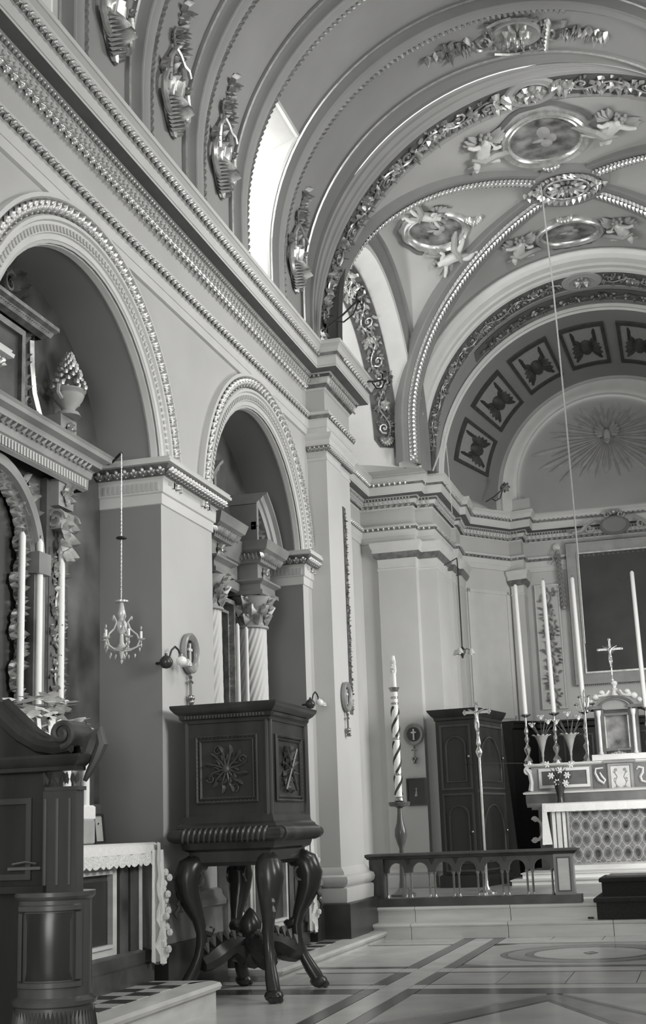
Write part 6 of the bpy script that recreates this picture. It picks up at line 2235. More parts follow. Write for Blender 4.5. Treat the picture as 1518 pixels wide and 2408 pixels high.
# ---- choir stall panelling behind the altar
st = thing('choir_stall', 'dark wooden choir panelling behind the high altar candles', 'stall')
sp = [(-1.98, 22.3), (-1.60, 22.75), (1.36, 22.75), (1.74, 22.3)]
MB().sweep([(0.0, 0.337), (0.05, 0.337), (0.05, 0.50), (0.0, 0.52), (0.0, 2.80), (0.05, 2.83), (0.06, 2.90), (0.08, 2.92), (0.08, 2.95), (-0.25, 2.96)], sp).build('panelling', 'wood_black', st, angle=25)
for k in range(6):
    x = -1.56 + 0.48 * k
    f = lambda u, v, h: (x + u, 22.75 - h, v)
    mb = MB()
    frame4(mb, f, 0.04, 0.44, 0.62, 2.70, 0.03, 0.0, 0.025)
    mb.build('panel_frame', 'wood', st, smooth=False)
wire = MB().tube([(-2.78, 19.75, 2.10), (-2.2, 19.2, 2.13), (-1.62, 20.85, 2.16)], 0.008, 4).build('cable', 'iron')
tag(wire, 'thin cable stretched across the front of the dark cabinet', 'cable')

# ---- high altar
AXC = -0.12
ha = thing('high_altar', 'marble high altar with patterned frontal and gradines', 'altar')
for (x0_, x1_, y0_, z0_, z1_) in ((-1.72, 1.48, 19.45, 0.337, 0.42), (-1.60, 1.36, 19.75, 0.42, 0.505)):
    MB().sweep([(0.0, z0_), (0.0, z1_ - 0.03), (0.02, z1_ - 0.025), (0.025, z1_ - 0.01), (0.0, z1_), (-0.6, z1_)], [(x0_, 21.6), (x0_, y0_), (x1_, y0_), (x1_, 21.6)]).build('altar_step', 'marble', ha)
MB().box(-1.15 - 0.12 + 0.06, 0.97, 20.45, 21.0, 0.50, 1.40).build('altar_body', 'marble_grey', ha, smooth=False)
MB().box(-1.25, 1.01, 20.38, 21.0, 1.40, 1.50).build('mensa', 'marble', ha, smooth=False)
f = lambda u, v, h: (AXC + u, 20.45 - h, v)
MB().add([f(u, v, 0.02) for u, v in ((-0.80, 0.60), (0.80, 0.60), (0.80, 1.38), (-0.80, 1.38))], [(0, 1, 2, 3)]).build('damask_frontal', 'damask', ha, smooth=False)
mb = MB()
frame4(mb, f, -0.83, 0.83, 0.57, 1.40, 0.03, 0.0, 0.035)
mb.build('frontal_frame', 'brass', ha, smooth=False)
MB().box(AXC - 0.85, AXC + 0.85, 20.35, 20.45, 0.505, 0.57).build('frontal_plinth', 'marble', ha, smooth=False)
for s in (-1, 1):
    for u0, u1, m_ in ((0.855, 0.90, 'marble'), (0.925, 0.99, 'stucco'), (1.01, 1.06, 'marble')):
        a, b = sorted((s * u0, s * u1))
        MB().add([f(uu, vv, hh) for hh in (0, 0.05) for uu, vv in ((a, 0.58), (b, 0.58), (b, 1.39), (a, 1.39))], [(4, 5, 6, 7), (0, 1, 5, 4), (1, 2, 6, 5), (2, 3, 7, 6), (3, 0, 4, 7)]).build('pilaster_strip', m_, ha, smooth=False)
# side wings with C scrolls
for s in (-1, 1):
    g = lambda u, v, h: (AXC + s * u, 20.75 - h, v)
    mb = MB()
    for (u0, u1, z0_, z1_) in ((1.12, 1.30, 0.50, 1.42), (1.12, 1.40, 1.42, 1.46), (1.12, 1.47, 1.46, 1.52)):
        a, b = sorted((AXC + s * u0, AXC + s * u1))
        mb.box(a, b, 20.70, 21.2, z0_, z1_)
    mb.build('wing', 'marble_brown', ha, smooth=False)
    mb = MB()
    pts = []
    for i in range(25):
        t = i / 24
        a = R(70 + 230 * t)
        r_ = 0.17 - 0.03 * abs(t - 0.5)
        pts.append(g(1.36 + -0.10 * math.cos(a) * -1 * 1.1, 1.12 + r_ * math.sin(a), 0.03))
    mb.tube(pts, [0.022 + 0.012 * math.sin(PI * i / 24) for i in range(25)], 6)
    scroll_shape(mb, g, 1.36, 1.27, 0.05, 0, 1.2, 0.018, 0.05, 1)
    scroll_shape(mb, g, 1.38, 0.97, 0.05, 0, 1.2, 0.018, 0.05, -1)
    mb.build('side_scroll', 'marble', ha)
    # gradine end volute
    mb = MB()
    scroll_shape(mb, lambda u, v, h: (AXC + s * u, 20.93 - h, v), 1.44, 2.03, 0.065, PI / 2, 1.3, 0.03, 0.05, -1, 14)
    mb.tube([(AXC + s * 1.47, 20.90, 2.06), (AXC + s * 1.42, 20.90, 1.98), (AXC + s * 1.40, 20.90, 1.85), (AXC + s * 1.42, 20.90, 1.72)], [0.03, 0.035, 0.035, 0.045], 7)
    mb.build('end_volute', 'stucco', ha)
MB().box(AXC - 1.50, AXC + 1.50, 20.84, 21.45, 1.50, 1.67).build('lower_gradine', 'marble_dark', ha, smooth=False)
MB().sweep([(0.0, 1.66), (0.03, 1.665), (0.04, 1.69), (0.0, 1.71)], [(AXC - 1.50, 21.4), (AXC - 1.50, 20.84), (AXC + 1.50, 20.84), (AXC + 1.50, 21.4)]).build('lower_moulding', 'marble', ha)
MB().box(AXC - 1.40, AXC + 1.40, 20.93, 21.45, 1.67, 2.10).build('gradine', 'marble_grey', ha, smooth=False)
MB().sweep([(0.0, 2.08), (0.02, 2.085), (0.05, 2.11), (0.06, 2.125), (0.06, 2.14), (-0.5, 2.145)], [(AXC - 1.44, 21.45), (AXC - 1.44, 20.93), (AXC + 1.44, 20.93), (AXC + 1.44, 21.45)]).build('gradine_top', 'marble', ha)
f = lambda u, v, h: (AXC + u, 20.93 - h, v)
for s in (-1, 1):
    a, b = sorted((s * 0.48, s * 1.28))
    mb = MB()
    frame4(mb, f, a, b, 1.75, 2.06, 0.045, 0.0, 0.025)
    mb.build('gradine_frame', 'marble', ha, smooth=False)
    MB().add([f(u, v, 0.006) for u, v in ((a + 0.04, 1.79), (b - 0.04, 1.79), (b - 0.04, 2.02), (a + 0.04, 2.02))], [(0, 1, 2, 3)]).build('gradine_panel', 'marble_dark', ha, smooth=False)
    a, b = sorted((s * 0.21, s * 0.43))
    MB().add([f(u, v, 0.012) for u, v in ((a, 1.70), (b, 1.70), (b, 2.08), (a, 2.08))], [(0, 1, 2, 3)]).build('scroll_ground', 'marble_dark', ha, smooth=False)
    mb = MB()
    c = s * 0.32
    mb.tube([f(c - 0.07, 1.98, 0.03), f(c - 0.04, 2.02, 0.03), f(c + 0.03, 2.0, 0.03), f(c + 0.02, 1.93, 0.03), f(c - 0.02, 1.87, 0.03), f(c + 0.0, 1.80, 0.03), f(c + 0.06, 1.78, 0.03)] if s > 0 else [f(c + 0.06, 2.03, 0.03), f(c - 0.06, 2.02, 0.03), f(c - 0.07, 1.95, 0.03), f(c - 0.02, 1.84, 0.03), f(c + 0.05, 1.79, 0.03), f(c + 0.075, 1.84, 0.03), f(c + 0.03, 1.90, 0.03), f(c + 0.0, 1.96, 0.03)], [0.012, 0.02, 0.022, 0.024, 0.024, 0.022, 0.018] if s > 0 else [0.012, 0.018, 0.02, 0.024, 0.024, 0.02, 0.018, 0.012], 6)
    mb.build('inlaid_scroll', 'stucco', ha)
MB().add([f(u, v, 0.03) for u, v in ((-0.15, 1.63), (0.15, 1.63), (0.15, 2.05), (-0.15, 2.05))], [(0, 1, 2, 3)]).build('inlay_panel', 'stucco', ha, smooth=False)
mb = MB()
frame4(mb, f, -0.19, 0.19, 1.60, 2.09, 0.035, 0.0, 0.045)
mb.build('inlay_frame', 'marble_grey', ha, smooth=False)
mb = MB()
for s in (-1, 1):
    g = lambda u, v, h: f(s * u, v, h + 0.031)
    for k in range(4):
        leaf_shape(mb, g, 0.06, 1.69, PI / 2 + (k - 1.5) * 0.7, 0.06, 0.035, 0.008)
    stroke(mb, g, [(0.05, 1.72), (0.09, 1.80), (0.05, 1.88), (0.09, 1.96)], 0.006, 0.004)
    for k in range(3):
        leaf_shape(mb, g, 0.07, 1.80 + 0.07 * k, 0.6 * (-1) ** k, 0.05, 0.03, 0.008)
    flower_shape(mb, g, 0.07, 1.99, 0.03, 0.008, 5)
mb.build('inlay_flowers', 'stucco_grey', ha)
MB().sweep([(0.0, 2.09), (0.03, 2.10), (0.03, 2.13), (0.0, 2.15)], [(AXC - 0.22, 20.95), (AXC - 0.22, 20.88), (AXC + 0.22, 20.88), (AXC + 0.22, 20.95)]).build('door_cornice', 'marble_grey', ha)
hc = thing('high_altar_cloth', 'white cloth over the high altar table', 'cloth')
mb = MB()
n_ = 60
rows = [[(-1.29 + 2.34 * j / n_, 20.99, 1.51) for j in range(n_ + 1)], [(-1.29 + 2.34 * j / n_, 20.40, 1.512) for j in range(n_ + 1)], [(-1.29 + 2.34 * j / n_, 20.345, 1.495) for j in range(n_ + 1)], [(-1.29 + 2.34 * j / n_, 20.335 + 0.004 * math.sin(j), 1.385 - 0.008 * abs(math.sin(j * 1.2))) for j in range(n_ + 1)]]
mb.loft(rows).build('top_sheet', 'cloth', hc)
for s in (-1, 1):
    xe = -1.29 if s < 0 else 1.05
    rows = []
    for i in range(12):
        z = 1.51 - 0.62 * i / 11
        k = i / 11
        rows.append([(xe + s * (0.02 + 0.03 * k + 0.012 * math.sin(j * 1.4) * k), 20.345 + 0.62 * j / 14 - 0.02 * k, z - (0.015 * abs(math.sin(j * 1.6)) if i == 11 else 0)) for j in range(15)])
        rows[-1].insert(0, (xe - s * 0.10 * (0.3 + 0.7 * k), 20.338, z))
    MB().loft(rows).build('end_fall', 'cloth', hc)

# ---- tabernacle with its crucifix
tn = thing('tabernacle', 'small domed marble tabernacle with arched glazed door on the high altar', 'tabernacle', (AXC, 21.12, 2.147))
MB().box(-0.42, 0.42, -0.22, 0.22, 0, 0.09).build('plinth', 'marble', tn, smooth=False)
mb = MB()
mb.box(-0.34, -0.19, -0.16, 0.2, 0.09, 0.80).box(0.19, 0.34, -0.16, 0.2, 0.09, 0.80).box(-0.19, 0.19, 0.0, 0.2, 0.09, 0.80)
mb.build('body', 'marble_brown', tn, smooth=False)
for s in (-1, 1):
    MB().lathe([(0.035, 0.09), (0.04, 0.11), (0.028, 0.13), (0.026, 0.68), (0.035, 0.70), (0.045, 0.76), (0.045, 0.78)], (s * 0.27, -0.21, 0), 10).build('column', 'marble', tn)
prof_pts = []
for i in range(17):
    a = PI - PI * i / 16
    prof_pts.append((0.27 * math.cos(a), 0.80 + 0.17 * math.sin(a)))
mb = MB()
mb.loft([[(x * 1.0, y, z) for x, z in prof_pts] for y in (-0.25, 0.2)])
mb.loft([[(x * 1.12, -0.27, z + 0.02) for x, z in prof_pts], [(x * 1.12, -0.22, z + 0.04) for x, z in prof_pts], [(x * 1.0, -0.22, z) for x, z in prof_pts], [(x * 0.9, -0.25, z - 0.03) for x, z in prof_pts]])
mb.add([(x, -0.2, z) for x, z in prof_pts], [tuple(range(17))])
mb.build('arched_head', 'marble_grey', tn, angle=30)
for s in (-1, 1):
    MB().box(min(s * 0.20, s * 0.42), max(s * 0.20, s * 0.42), -0.27, 0.2, 0.80, 0.85).build('shoulder', 'marble_brown', tn, smooth=False)
f = lambda u, v, h: (u, -0.02 - h, v)
mb = MB()
frame4(mb, f, -0.20, 0.20, 0.14, 0.74, 0.03, 0.0, 0.10)
mb.build('door_frame', 'brass', tn, smooth=False)
MB().add([f(u, v, 0.03) for u, v in ((-0.17, 0.17), (0.17, 0.17), (0.17, 0.71), (-0.17, 0.71))], [(0, 1, 2, 3)]).build('door_image', 'oval_canvas', tn, smooth=False)
for z in (0.165, 0.715):
    MB().tube([f(-0.19, z, 0.13), f(0.19, z, 0.13)], 0.022, 8).build('silver_bar', 'silver', tn)
mb = MB()
for k in range(-2, 3):
    mb.ball((k * 0.045, -0.17, 0.115 - 0.012 * abs(k)), (0.035, 0.03, 0.03), 7, 5)
mb.build('silver_cloud', 'silver', tn)
MB().lathe([(0.10, 0.99), (0.09, 1.02), (0.06, 1.05), (0.045, 1.10), (0.06, 1.13), (0.03, 1.15), (0.035, 1.18), (0.06, 1.21), (0.045, 1.25), (0.01, 1.265)], (0, 0, 0), 12).build('finial', 'marble', tn)
for s in (-1, 1):
    mb = MB()
    g = lambda u, v, h: (s * u, -0.1 - h, v)
    mb.tube([g(0.08, 1.10, 0), g(0.13, 1.03, 0), g(0.20, 1.03, 0), g(0.26, 1.02, 0)], [0.02, 0.03, 0.045, 0.04], 7)
    mb.ball(g(0.30, 1.0, 0), (0.06, 0.05, 0.055), 8, 6)
    mb.ball(g(0.38, 0.93, 0), (0.045, 0.04, 0.045), 8, 6)
    mb.ball(g(0.20, 1.07, 0.03), (0.05, 0.04, 0.04), 8, 6)
    mb.build('crown_scroll', 'stucco', tn)
cr = thing('altar_crucifix', 'standing crucifix above the tabernacle before the dark painting', 'crucifix', (AXC - 0.02, 21.12, 3.412))
MB().lathe([(0.03, 0.0), (0.03, 0.02), (0.014, 0.05), (0.012, 0.20), (0.022, 0.22), (0.012, 0.24)], (0, 0, 0), 8).build('foot', 'silver', cr)
mb = MB()
mb.box(-0.017, 0.017, -0.01, 0.01, 0.22, 0.66)
mb.box(-0.18, 0.18, -0.01, 0.01, 0.49, 0.525)
for c in ((-0.185, 0.507), (0.185, 0.507), (0.0, 0.665)):
    mb.ball((c[0], 0, c[1]), (0.028, 0.014, 0.028), 7, 5)
mb.build('cross', 'silver', cr)
mb = MB()
for k in range(20):
    a = 2 * PI * k / 20
    mb.tube([(0.035 * math.cos(a), 0.004, 0.507 + 0.035 * math.sin(a)), (0.085 * math.cos(a), 0.004, 0.507 + 0.085 * math.sin(a))], [0.006, 0.002], 4)
o = mb.build('rays', 'silver', cr)
o['kind'] = 'stuff'
corpus(cr, (0, -0.03, 0.39), 0.55, 'silver')

# ---- six big candlesticks with very tall candles
CS = ((-1.585, 5.13, 'left end of the high altar, above the left volute'), (-1.12, 5.165, 'high altar between the lily vases'),
      (-0.635, 5.17, 'high altar, directly left of the tabernacle'), (0.335, 5.19, 'high altar right of the tabernacle'))
for x, zt, w_ in CS:
    stick('tall_candlestick', 'tall turned silver candlestick at the ' + w_ if w_.startswith('left') else 'tall turned silver candlestick on the ' + w_, (x, 21.2, 2.147), 0.80, 'high altar candlesticks')
    candle(('very tall white candle at the ' if w_.startswith('left') else 'very tall white candle on the ') + w_, (x, 21.2, 2.952), zt - 2.952, 0.034, (0, -0.012), 'high altar candles', 0.04)
# ---- vases of lilies
for k, (x, lb) in enumerate(((-1.33, 'fluted trumpet vase of white lilies, left of the pair'), (-0.88, 'fluted trumpet vase of white lilies, right of the pair'))):
    v = thing('lily_vase', lb, 'vase', (x, 21.05, 2.147), 0, 'lily vases on the high altar')
    MB().lathe([(0.005, 0), (0.05, 0.0), (0.05, 0.012), (0.015, 0.03), (0.014, 0.10), (0.022, 0.12), (0.02, 0.16), (0.05, 0.28), (0.085, 0.40), (0.115, 0.44), (0.11, 0.435), (0.04, 0.30)], (0, 0, 0), 14).build('trumpet', 'stucco_grey', v)
    mb = MB()
    for q in range(10):
        a = 2 * PI * q / 10
        leaf_shape(mb, lambda u, vv, h, a=a: (math.cos(a) * (0.10 + h + 0.5 * max(0, vv)) - math.sin(a) * u, math.sin(a) * (0.10 + h + 0.5 * max(0, vv)) + math.cos(a) * u, 0.43 + vv * 0.5), 0, 0, PI / 2, 0.07, 0.06, 0.02)
    mb.build('ruffled_lip', 'stucco', v)
    heads = ((-0.14, -0.02, 0.60), (0.0, 0.03, 0.72), (0.12, -0.03, 0.64)) if k == 0 else ((-0.20, -0.02, 0.63), (-0.02, 0.02, 0.75), (0.16, -0.02, 0.68))
    mb = MB()
    for hx, hy, hz in heads:
        mb.tube([(0, 0, 0.30), (hx * 0.4, hy * 0.5, 0.46), (hx, hy, hz - 0.02)], 0.007, 5)
    for q in range(5):
        a = q * 1.3
        mb.tube([(0, 0, 0.35), (0.10 * math.cos(a), 0.05 * math.sin(a), 0.52), (0.19 * math.cos(a), 0.08 * math.sin(a), 0.62 + 0.03 * q)], [0.01, 0.014, 0.002], 4)
    mb.build('stems', 'leaf', v)
    for hx, hy, hz in heads:
        mb = MB()
        for q in range(6):
            a = 2 * PI * q / 6
            leaf_shape(mb, lambda u, vv, h, a=a: (hx + math.cos(a) * vv * 0.75 - math.sin(a) * u, hy + math.sin(a) * vv * 0.75 + math.cos(a) * u, hz + vv * 0.45 + h), 0, 0, PI / 2, 0.085, 0.07, 0.02)
        mb.ball((hx, hy, hz + 0.01), (0.03, 0.03, 0.035), 7, 5)
        mb.build('lily', 'flower', v)
bq = thing('gradine_bouquet', 'dark pot of white flowers before the gradine below the candles', 'flowers', (-1.06, 20.72, 1.514))
MB().lathe([(0.005, 0), (0.06, 0.0), (0.05, 0.03), (0.045, 0.10), (0.075, 0.22), (0.09, 0.33), (0.08, 0.34), (0.03, 0.30)], (0, 0, 0), 12).build('pot', 'wood', bq)
mb = MB()
rq = random.Random(3)
for q in range(22):
    a, e = rq.uniform(0, 6.3), rq.uniform(-0.2, 1.4)
    leaf_shape(mb, lambda u, vv, h: (math.cos(a) * vv * math.cos(e) - math.sin(a) * u, 0.5 * math.sin(a) * vv + 0.5 * math.cos(a) * u, 0.34 + vv * math.sin(e) + h), 0, 0.02, PI / 2, rq.uniform(0.12, 0.26), 0.05, 0.01)
mb.build('leaves', 'leaf', bq)
for hx, hz in ((-0.12, 0.42), (-0.17, 0.60), (0.02, 0.50), (0.13, 0.42), (0.20, 0.58), (-0.03, 0.32), (0.10, 0.30)):
    mb = MB()
    for q in range(6):
        a = 2 * PI * q / 6
        leaf_shape(mb, lambda u, vv, h, a=a: (hx + math.cos(a) * vv - math.sin(a) * u * 0.8, -0.05 - h, hz + math.sin(a) * vv + math.cos(a) * u * 0.8), 0, 0, PI / 2, 0.06, 0.05, 0.03)
    mb.build('white_flower', 'flower', bq)
cd_ = thing('branched_candelabrum', 'silver branched candelabrum tucked against the left of the tabernacle', 'candelabrum', (-0.60, 20.98, 2.147))
MB().lathe([(0.005, 0), (0.045, 0.0), (0.04, 0.02), (0.015, 0.05), (0.02, 0.25), (0.03, 0.3), (0.014, 0.35), (0.014, 0.85), (0.03, 0.90), (0.012, 0.95), (0.02, 1.08), (0.004, 1.14)], (0, 0, 0), 10).build('stem', 'silver', cd_)
for s, dz in ((-1, 0.0), (1, 0.0), (-0.5, 0.12), (0.55, 0.12)):
    mb = MB()
    mb.tube([(0, -0.01, 0.80), (s * 0.07, -0.02, 0.78), (s * 0.13, -0.03, 0.84 + dz), (s * 0.13, -0.03, 0.88 + dz)], 0.009, 5)
    mb.lathe([(0.01, 0), (0.035, 0.01), (0.04, 0.02), (0.03, 0.035), (0.012, 0.04)], (s * 0.13, -0.03, 0.88 + dz), 8)
    mb.build('branch', 'silver', cd_)

# ---- altarpiece painting, its frame and crest; carved side panel; hanging husk garland
ap = thing('altarpiece', 'large dark altar painting in a broad pale gilt edged frame', 'painting')
AY = 23.50
f = lambda u, v, h: (-0.05 + u, AY - h, v)
PW, PB, PT = 0.66, 3.83, 5.99
MB().box(-0.05 - PW, -0.05 + PW, AY - 0.03, AY - 0.02, PB, PT).build('canvas', 'canvas', ap, smooth=False)
mb = MB()
frame4(mb, f, -PW - 0.22, PW + 0.22, PB - 0.22, PT + 0.22, 0.21, 0.0, 0.08)
mb.build('frame', 'stucco_grey', ap, smooth=False)
mb = MB()
frame4(mb, f, -PW - 0.03, PW + 0.03, PB - 0.03, PT + 0.03, 0.03, 0.0, 0.11)
mb.build('inner_fillet', 'gold_pale', ap, smooth=False)
mb = MB()
q_ = [(-PW - 0.23, PB - 0.23), (PW + 0.23, PB - 0.23), (PW + 0.23, PT + 0.23), (-PW - 0.23, PT + 0.23)]
for i in range(4):
    a, b = Vector(q_[i]), Vector(q_[(i + 1) % 4])
    nb = int((b - a).length / 0.035)
    for k in range(nb):
        p = a.lerp(b, (k + 0.5) / nb)
        bump(mb, f, p.x, p.y, 0.014, 0.10, 4)
o = mb.build('beaded_edge', 'gold_pale', ap)
o['kind'] = 'stuff'
mb = MB()
for u, v, r_, h in ((-0.30, 4.55, 0.13, 0.034), (0.1, 5.55, 0.09, 0.034), (0.25, 4.9, 0.12, 0.034)):
    pts = [f(u + r_ * math.cos(a), v + 1.5 * r_ * math.sin(a), 0.032) for a in [PI + 0.2 + (PI - 0.4) * i / 10 for i in range(11)]]
    mb.tube(pts, 0.004, 3)
mb.build('faint_figures', 'band_dark', ap)
cst = thing('altarpiece_crest', 'carved cartouche crest over the top of the altar painting', 'ornament')
f = lambda u, v, h: (0.0 + u, AY - 0.28 - h, v)
mb = MB()
rows = []
for r_, h in ((0.0, 0.05), (0.8, 0.05), (0.9, 0.08), (1.0, 0.06), (1.05, 0.0)):
    rows.append([f(0.26 * r_ * math.cos(2 * PI * k / 24), 6.43 + 0.17 * r_ * math.sin(2 * PI * k / 24), h) for k in range(24)])
mb.loft(rows, True)
mb.build('shield', 'band', cst)
mb = MB()
for s in (-1, 1):
    stroke(mb, f, [(s * 0.22, 6.55), (s * 0.34, 6.56), (s * 0.48, 6.48), (s * 0.60, 6.36), (s * 0.76, 6.33)], 0.04, 0.07)
    scroll_shape(mb, f, s * 0.46, 6.40, 0.09, 0, 1.2, 0.03, 0.08, s)
    for k in range(6):
        leaf_shape(mb, f, s * (0.5 + 0.05 * k), 6.36, s * 0.4 + (PI if s < 0 else 0), 0.15, 0.09, 0.06)
    scroll_shape(mb, f, s * 0.12, 6.62, 0.07, 0, 1.2, 0.025, 0.08, -s)
for k in range(5):
    bump(mb, f, -0.12 + 0.06 * k, 6.67 + 0.02 * math.sin(k * PI / 4), 0.035, 0.09)
mb.build('scrolls', 'stucco_grey', cst)
bump_mb = MB()
bump(bump_mb, f, 0, 6.66, 0.045, 0.13, 8)
bump_mb.build('crest_boss', 'gold_pale', cst)
op = thing('carved_wall_panel', 'tall relief panel of scrolling foliage left of the altar painting', 'relief')
for s in (-1, 1):
    if s > 0:
        continue
    f = lambda u, v, h: (-1.335 + u, 23.535 - h, 4.35 + v)
    MB().add([f(u, v, h) for h in (0, 0.05) for u, v in ((-0.225, -1.14), (0.225, -1.14), (0.225, 1.14), (-0.225, 1.14))], [(4, 5, 6, 7), (0, 1, 5, 4), (1, 2, 6, 5), (2, 3, 7, 6), (3, 0, 4, 7)]).build('slab', 'wall_pale', op, smooth=False)
    mb = MB()
    frame4(mb, f, -0.225, 0.225, -1.14, 1.14, 0.025, 0.05, 0.065)
    mb.build('border', 'mould', op, smooth=False)
    mb = MB()
    frieze_scroll(mb, lambda u, v, h: f(v, -1.05 + u, h + 0.048), 2.1, 0.34, pitch=0.30, H=0.06, seed=41)
    mb.build('scroll_relief', 'stucco_grey', op)
hk = thing('husk_garland', 'hanging husk garland from a round boss beside the painting frame', 'garland')
f = lambda u, v, h: (-1.085 + u, 23.46 - h, v)
MB().lathe([(0.005, 0.0), (0.07, 0.0), (0.07, 0.02), (0.05, 0.03), (0.02, 0.04), (0.002, 0.045)], (-1.10, 23.50, 6.17), 16, Matrix.Rotation(PI / 2, 3, 'X')).build('boss', 'stucco', hk)
mb = MB()
for k in range(12):
    z = 6.05 - 0.082 * k
    for s in (-1, 0, 1):
        leaf_shape(mb, f, 0.0 + 0.004 * k, z, -PI / 2 + 0.5 * s, 0.10, 0.07, 0.05)
bump(mb, f, 0.05, 5.03, 0.04, 0.06)
mb.build('husks', 'stucco_grey', hk)
mb = MB()
stroke(mb, f, [(-0.02, 6.12), (-0.10, 6.0), (-0.08, 5.93), (-0.14, 5.85)], 0.015, 0.04)
stroke(mb, f, [(0.02, 6.12), (0.05, 6.02), (0.02, 5.97)], 0.015, 0.04)
mb.build('ribbon', 'stucco_grey', hk)


# ================================================================== OVAL PICTURES AND PUTTI ON THE CHANCEL VAULT
def oval(label, cx, cy, hx, hy, gem, rib):
    t = thing('vault_oval', label, 'painting', group='oval pictures on the chancel vault')
    f = lambda u, v, h: (cx + u, cy + v, gz(cx + u, cy + v) - h)
    mb = MB()
    N_ = 40
    rows = []
    for k_, h in ((1.06, 0.0), (1.05, 0.05), (1.0, 0.075), (0.94, 0.05), (0.90, 0.045), (0.87, 0.06), (0.82, 0.035), (0.81, 0.0)):
        rows.append([f(k_ * hx * math.cos(2 * PI * k / N_), k_ * hy * math.sin(2 * PI * k / N_), h) for k in range(N_)])
    mb.loft(rows, True)
    mb.build('gilt_frame', 'silver' if False else 'gold_pale', t)
    mb = MB()
    rows = [[f(r_ * 0.82 * hx * math.cos(2 * PI * k / N_), r_ * 0.82 * hy * math.sin(2 * PI * k / N_), 0.02) for k in range(N_)] for r_ in (0.02, 0.35, 0.7, 1.0)]
    mb.loft(rows, True)
    mb.build('picture', 'oval_canvas', t)
    mb = MB()
    for (u, v, a, b) in ((0.0, -0.25, 0.16, 0.22), (0.02, 0.18, 0.14, 0.14), (-0.15, 0.05, 0.16, 0.06), (0.18, 0.0, 0.1, 0.16)):
        rows = [[f(hx * (u + a * r_ * math.cos(2 * PI * k / 12)), hy * (v + b * r_ * math.sin(2 * PI * k / 12)), 0.022 + 0.02 * (1 - r_)) for k in range(12)] for r_ in (0.02, 0.5, 1.0)]
        mb.loft(rows, True)
    mb.build('painted_figures', 'stucco_grey', t)
    gu, gv = gem
    mb = MB()
    for k in range(7):
        a = PI * k / 6
        bump(mb, f, gu + 0.10 * math.cos(a), gv + 0.06 * math.sin(a), 0.035, 0.09, 6)
    for k in range(5):
        leaf_shape(mb, f, gu + 0.05 * (k - 2), gv, PI / 2 + 0.4 * (k - 2), 0.11, 0.07, 0.07)
    mb.build('crown', 'gold_pale', t)
    if rib:
        mb = MB()
        pts = []
        rows = []
        for i in range(17):
            a = R(rib[0] + (rib[1] - rib[0]) * i / 16)
            w_ = 1.18 + 0.03 * math.sin(i * 1.4)
            rows.append([f(w_ * hx * math.cos(a), w_ * hy * math.sin(a), 0.02), f((w_ + 0.06) * hx * math.cos(a), (w_ + 0.06) * hy * math.sin(a), 0.045), f((w_ + 0.15) * hx * math.cos(a), (w_ + 0.15) * hy * math.sin(a), 0.02)])
        mb.loft(rows)
        mb.build('ribbon', 'band_dark', t)
    return t


oval('oval picture in gilt frame on the chancel vault nearest the nave', -0.085, 15.50, 0.55, 0.66, (0.0, 0.70), (200, 335))
oval('oval picture on the bright left cell of the chancel vault', -1.93, 17.42, 0.47, 0.36, (0.58, -0.12), (120, 230))
oval('oval picture on the far chancel vault above the coffered apse arch', -0.06, 18.36, 0.50, 0.42, (-0.02, -0.50), (60, 120))

PUT = [(0, 0, 0.0), (0.0, -0.02, 0.13), (0, -0.02, 0.22), (0, -0.03, 0.27), (0.0, -0.04, 0.34), (-0.07, -0.02, 0.22), (-0.16, -0.05, 0.27), (-0.25, -0.05, 0.34), (0.07, -0.02, 0.22), (0.14, -0.06, 0.14), (0.22, -0.07, 0.18), (-0.05, 0, -0.04), (-0.10, -0.06, -0.17), (-0.05, 0.0, -0.30), (-0.08, -0.04, -0.34), (0.05, 0, -0.04), (0.13, -0.04, -0.14), (0.22, 0.0, -0.24), (0.26, -0.03, -0.25)]
PRAD = [0.085, 0.08, 0.08, 0.035, 0.075, 0.04, 0.032, 0.024, 0.04, 0.032, 0.024, 0.06, 0.05, 0.032, 0.024, 0.06, 0.05, 0.032, 0.024]
PED = [(0, 1), (1, 2), (2, 3), (3, 4), (2, 5), (5, 6), (6, 7), (2, 8), (8, 9), (9, 10), (0, 11), (11, 12), (12, 13), (13, 14), (0, 15), (15, 16), (16, 17), (17, 18)]


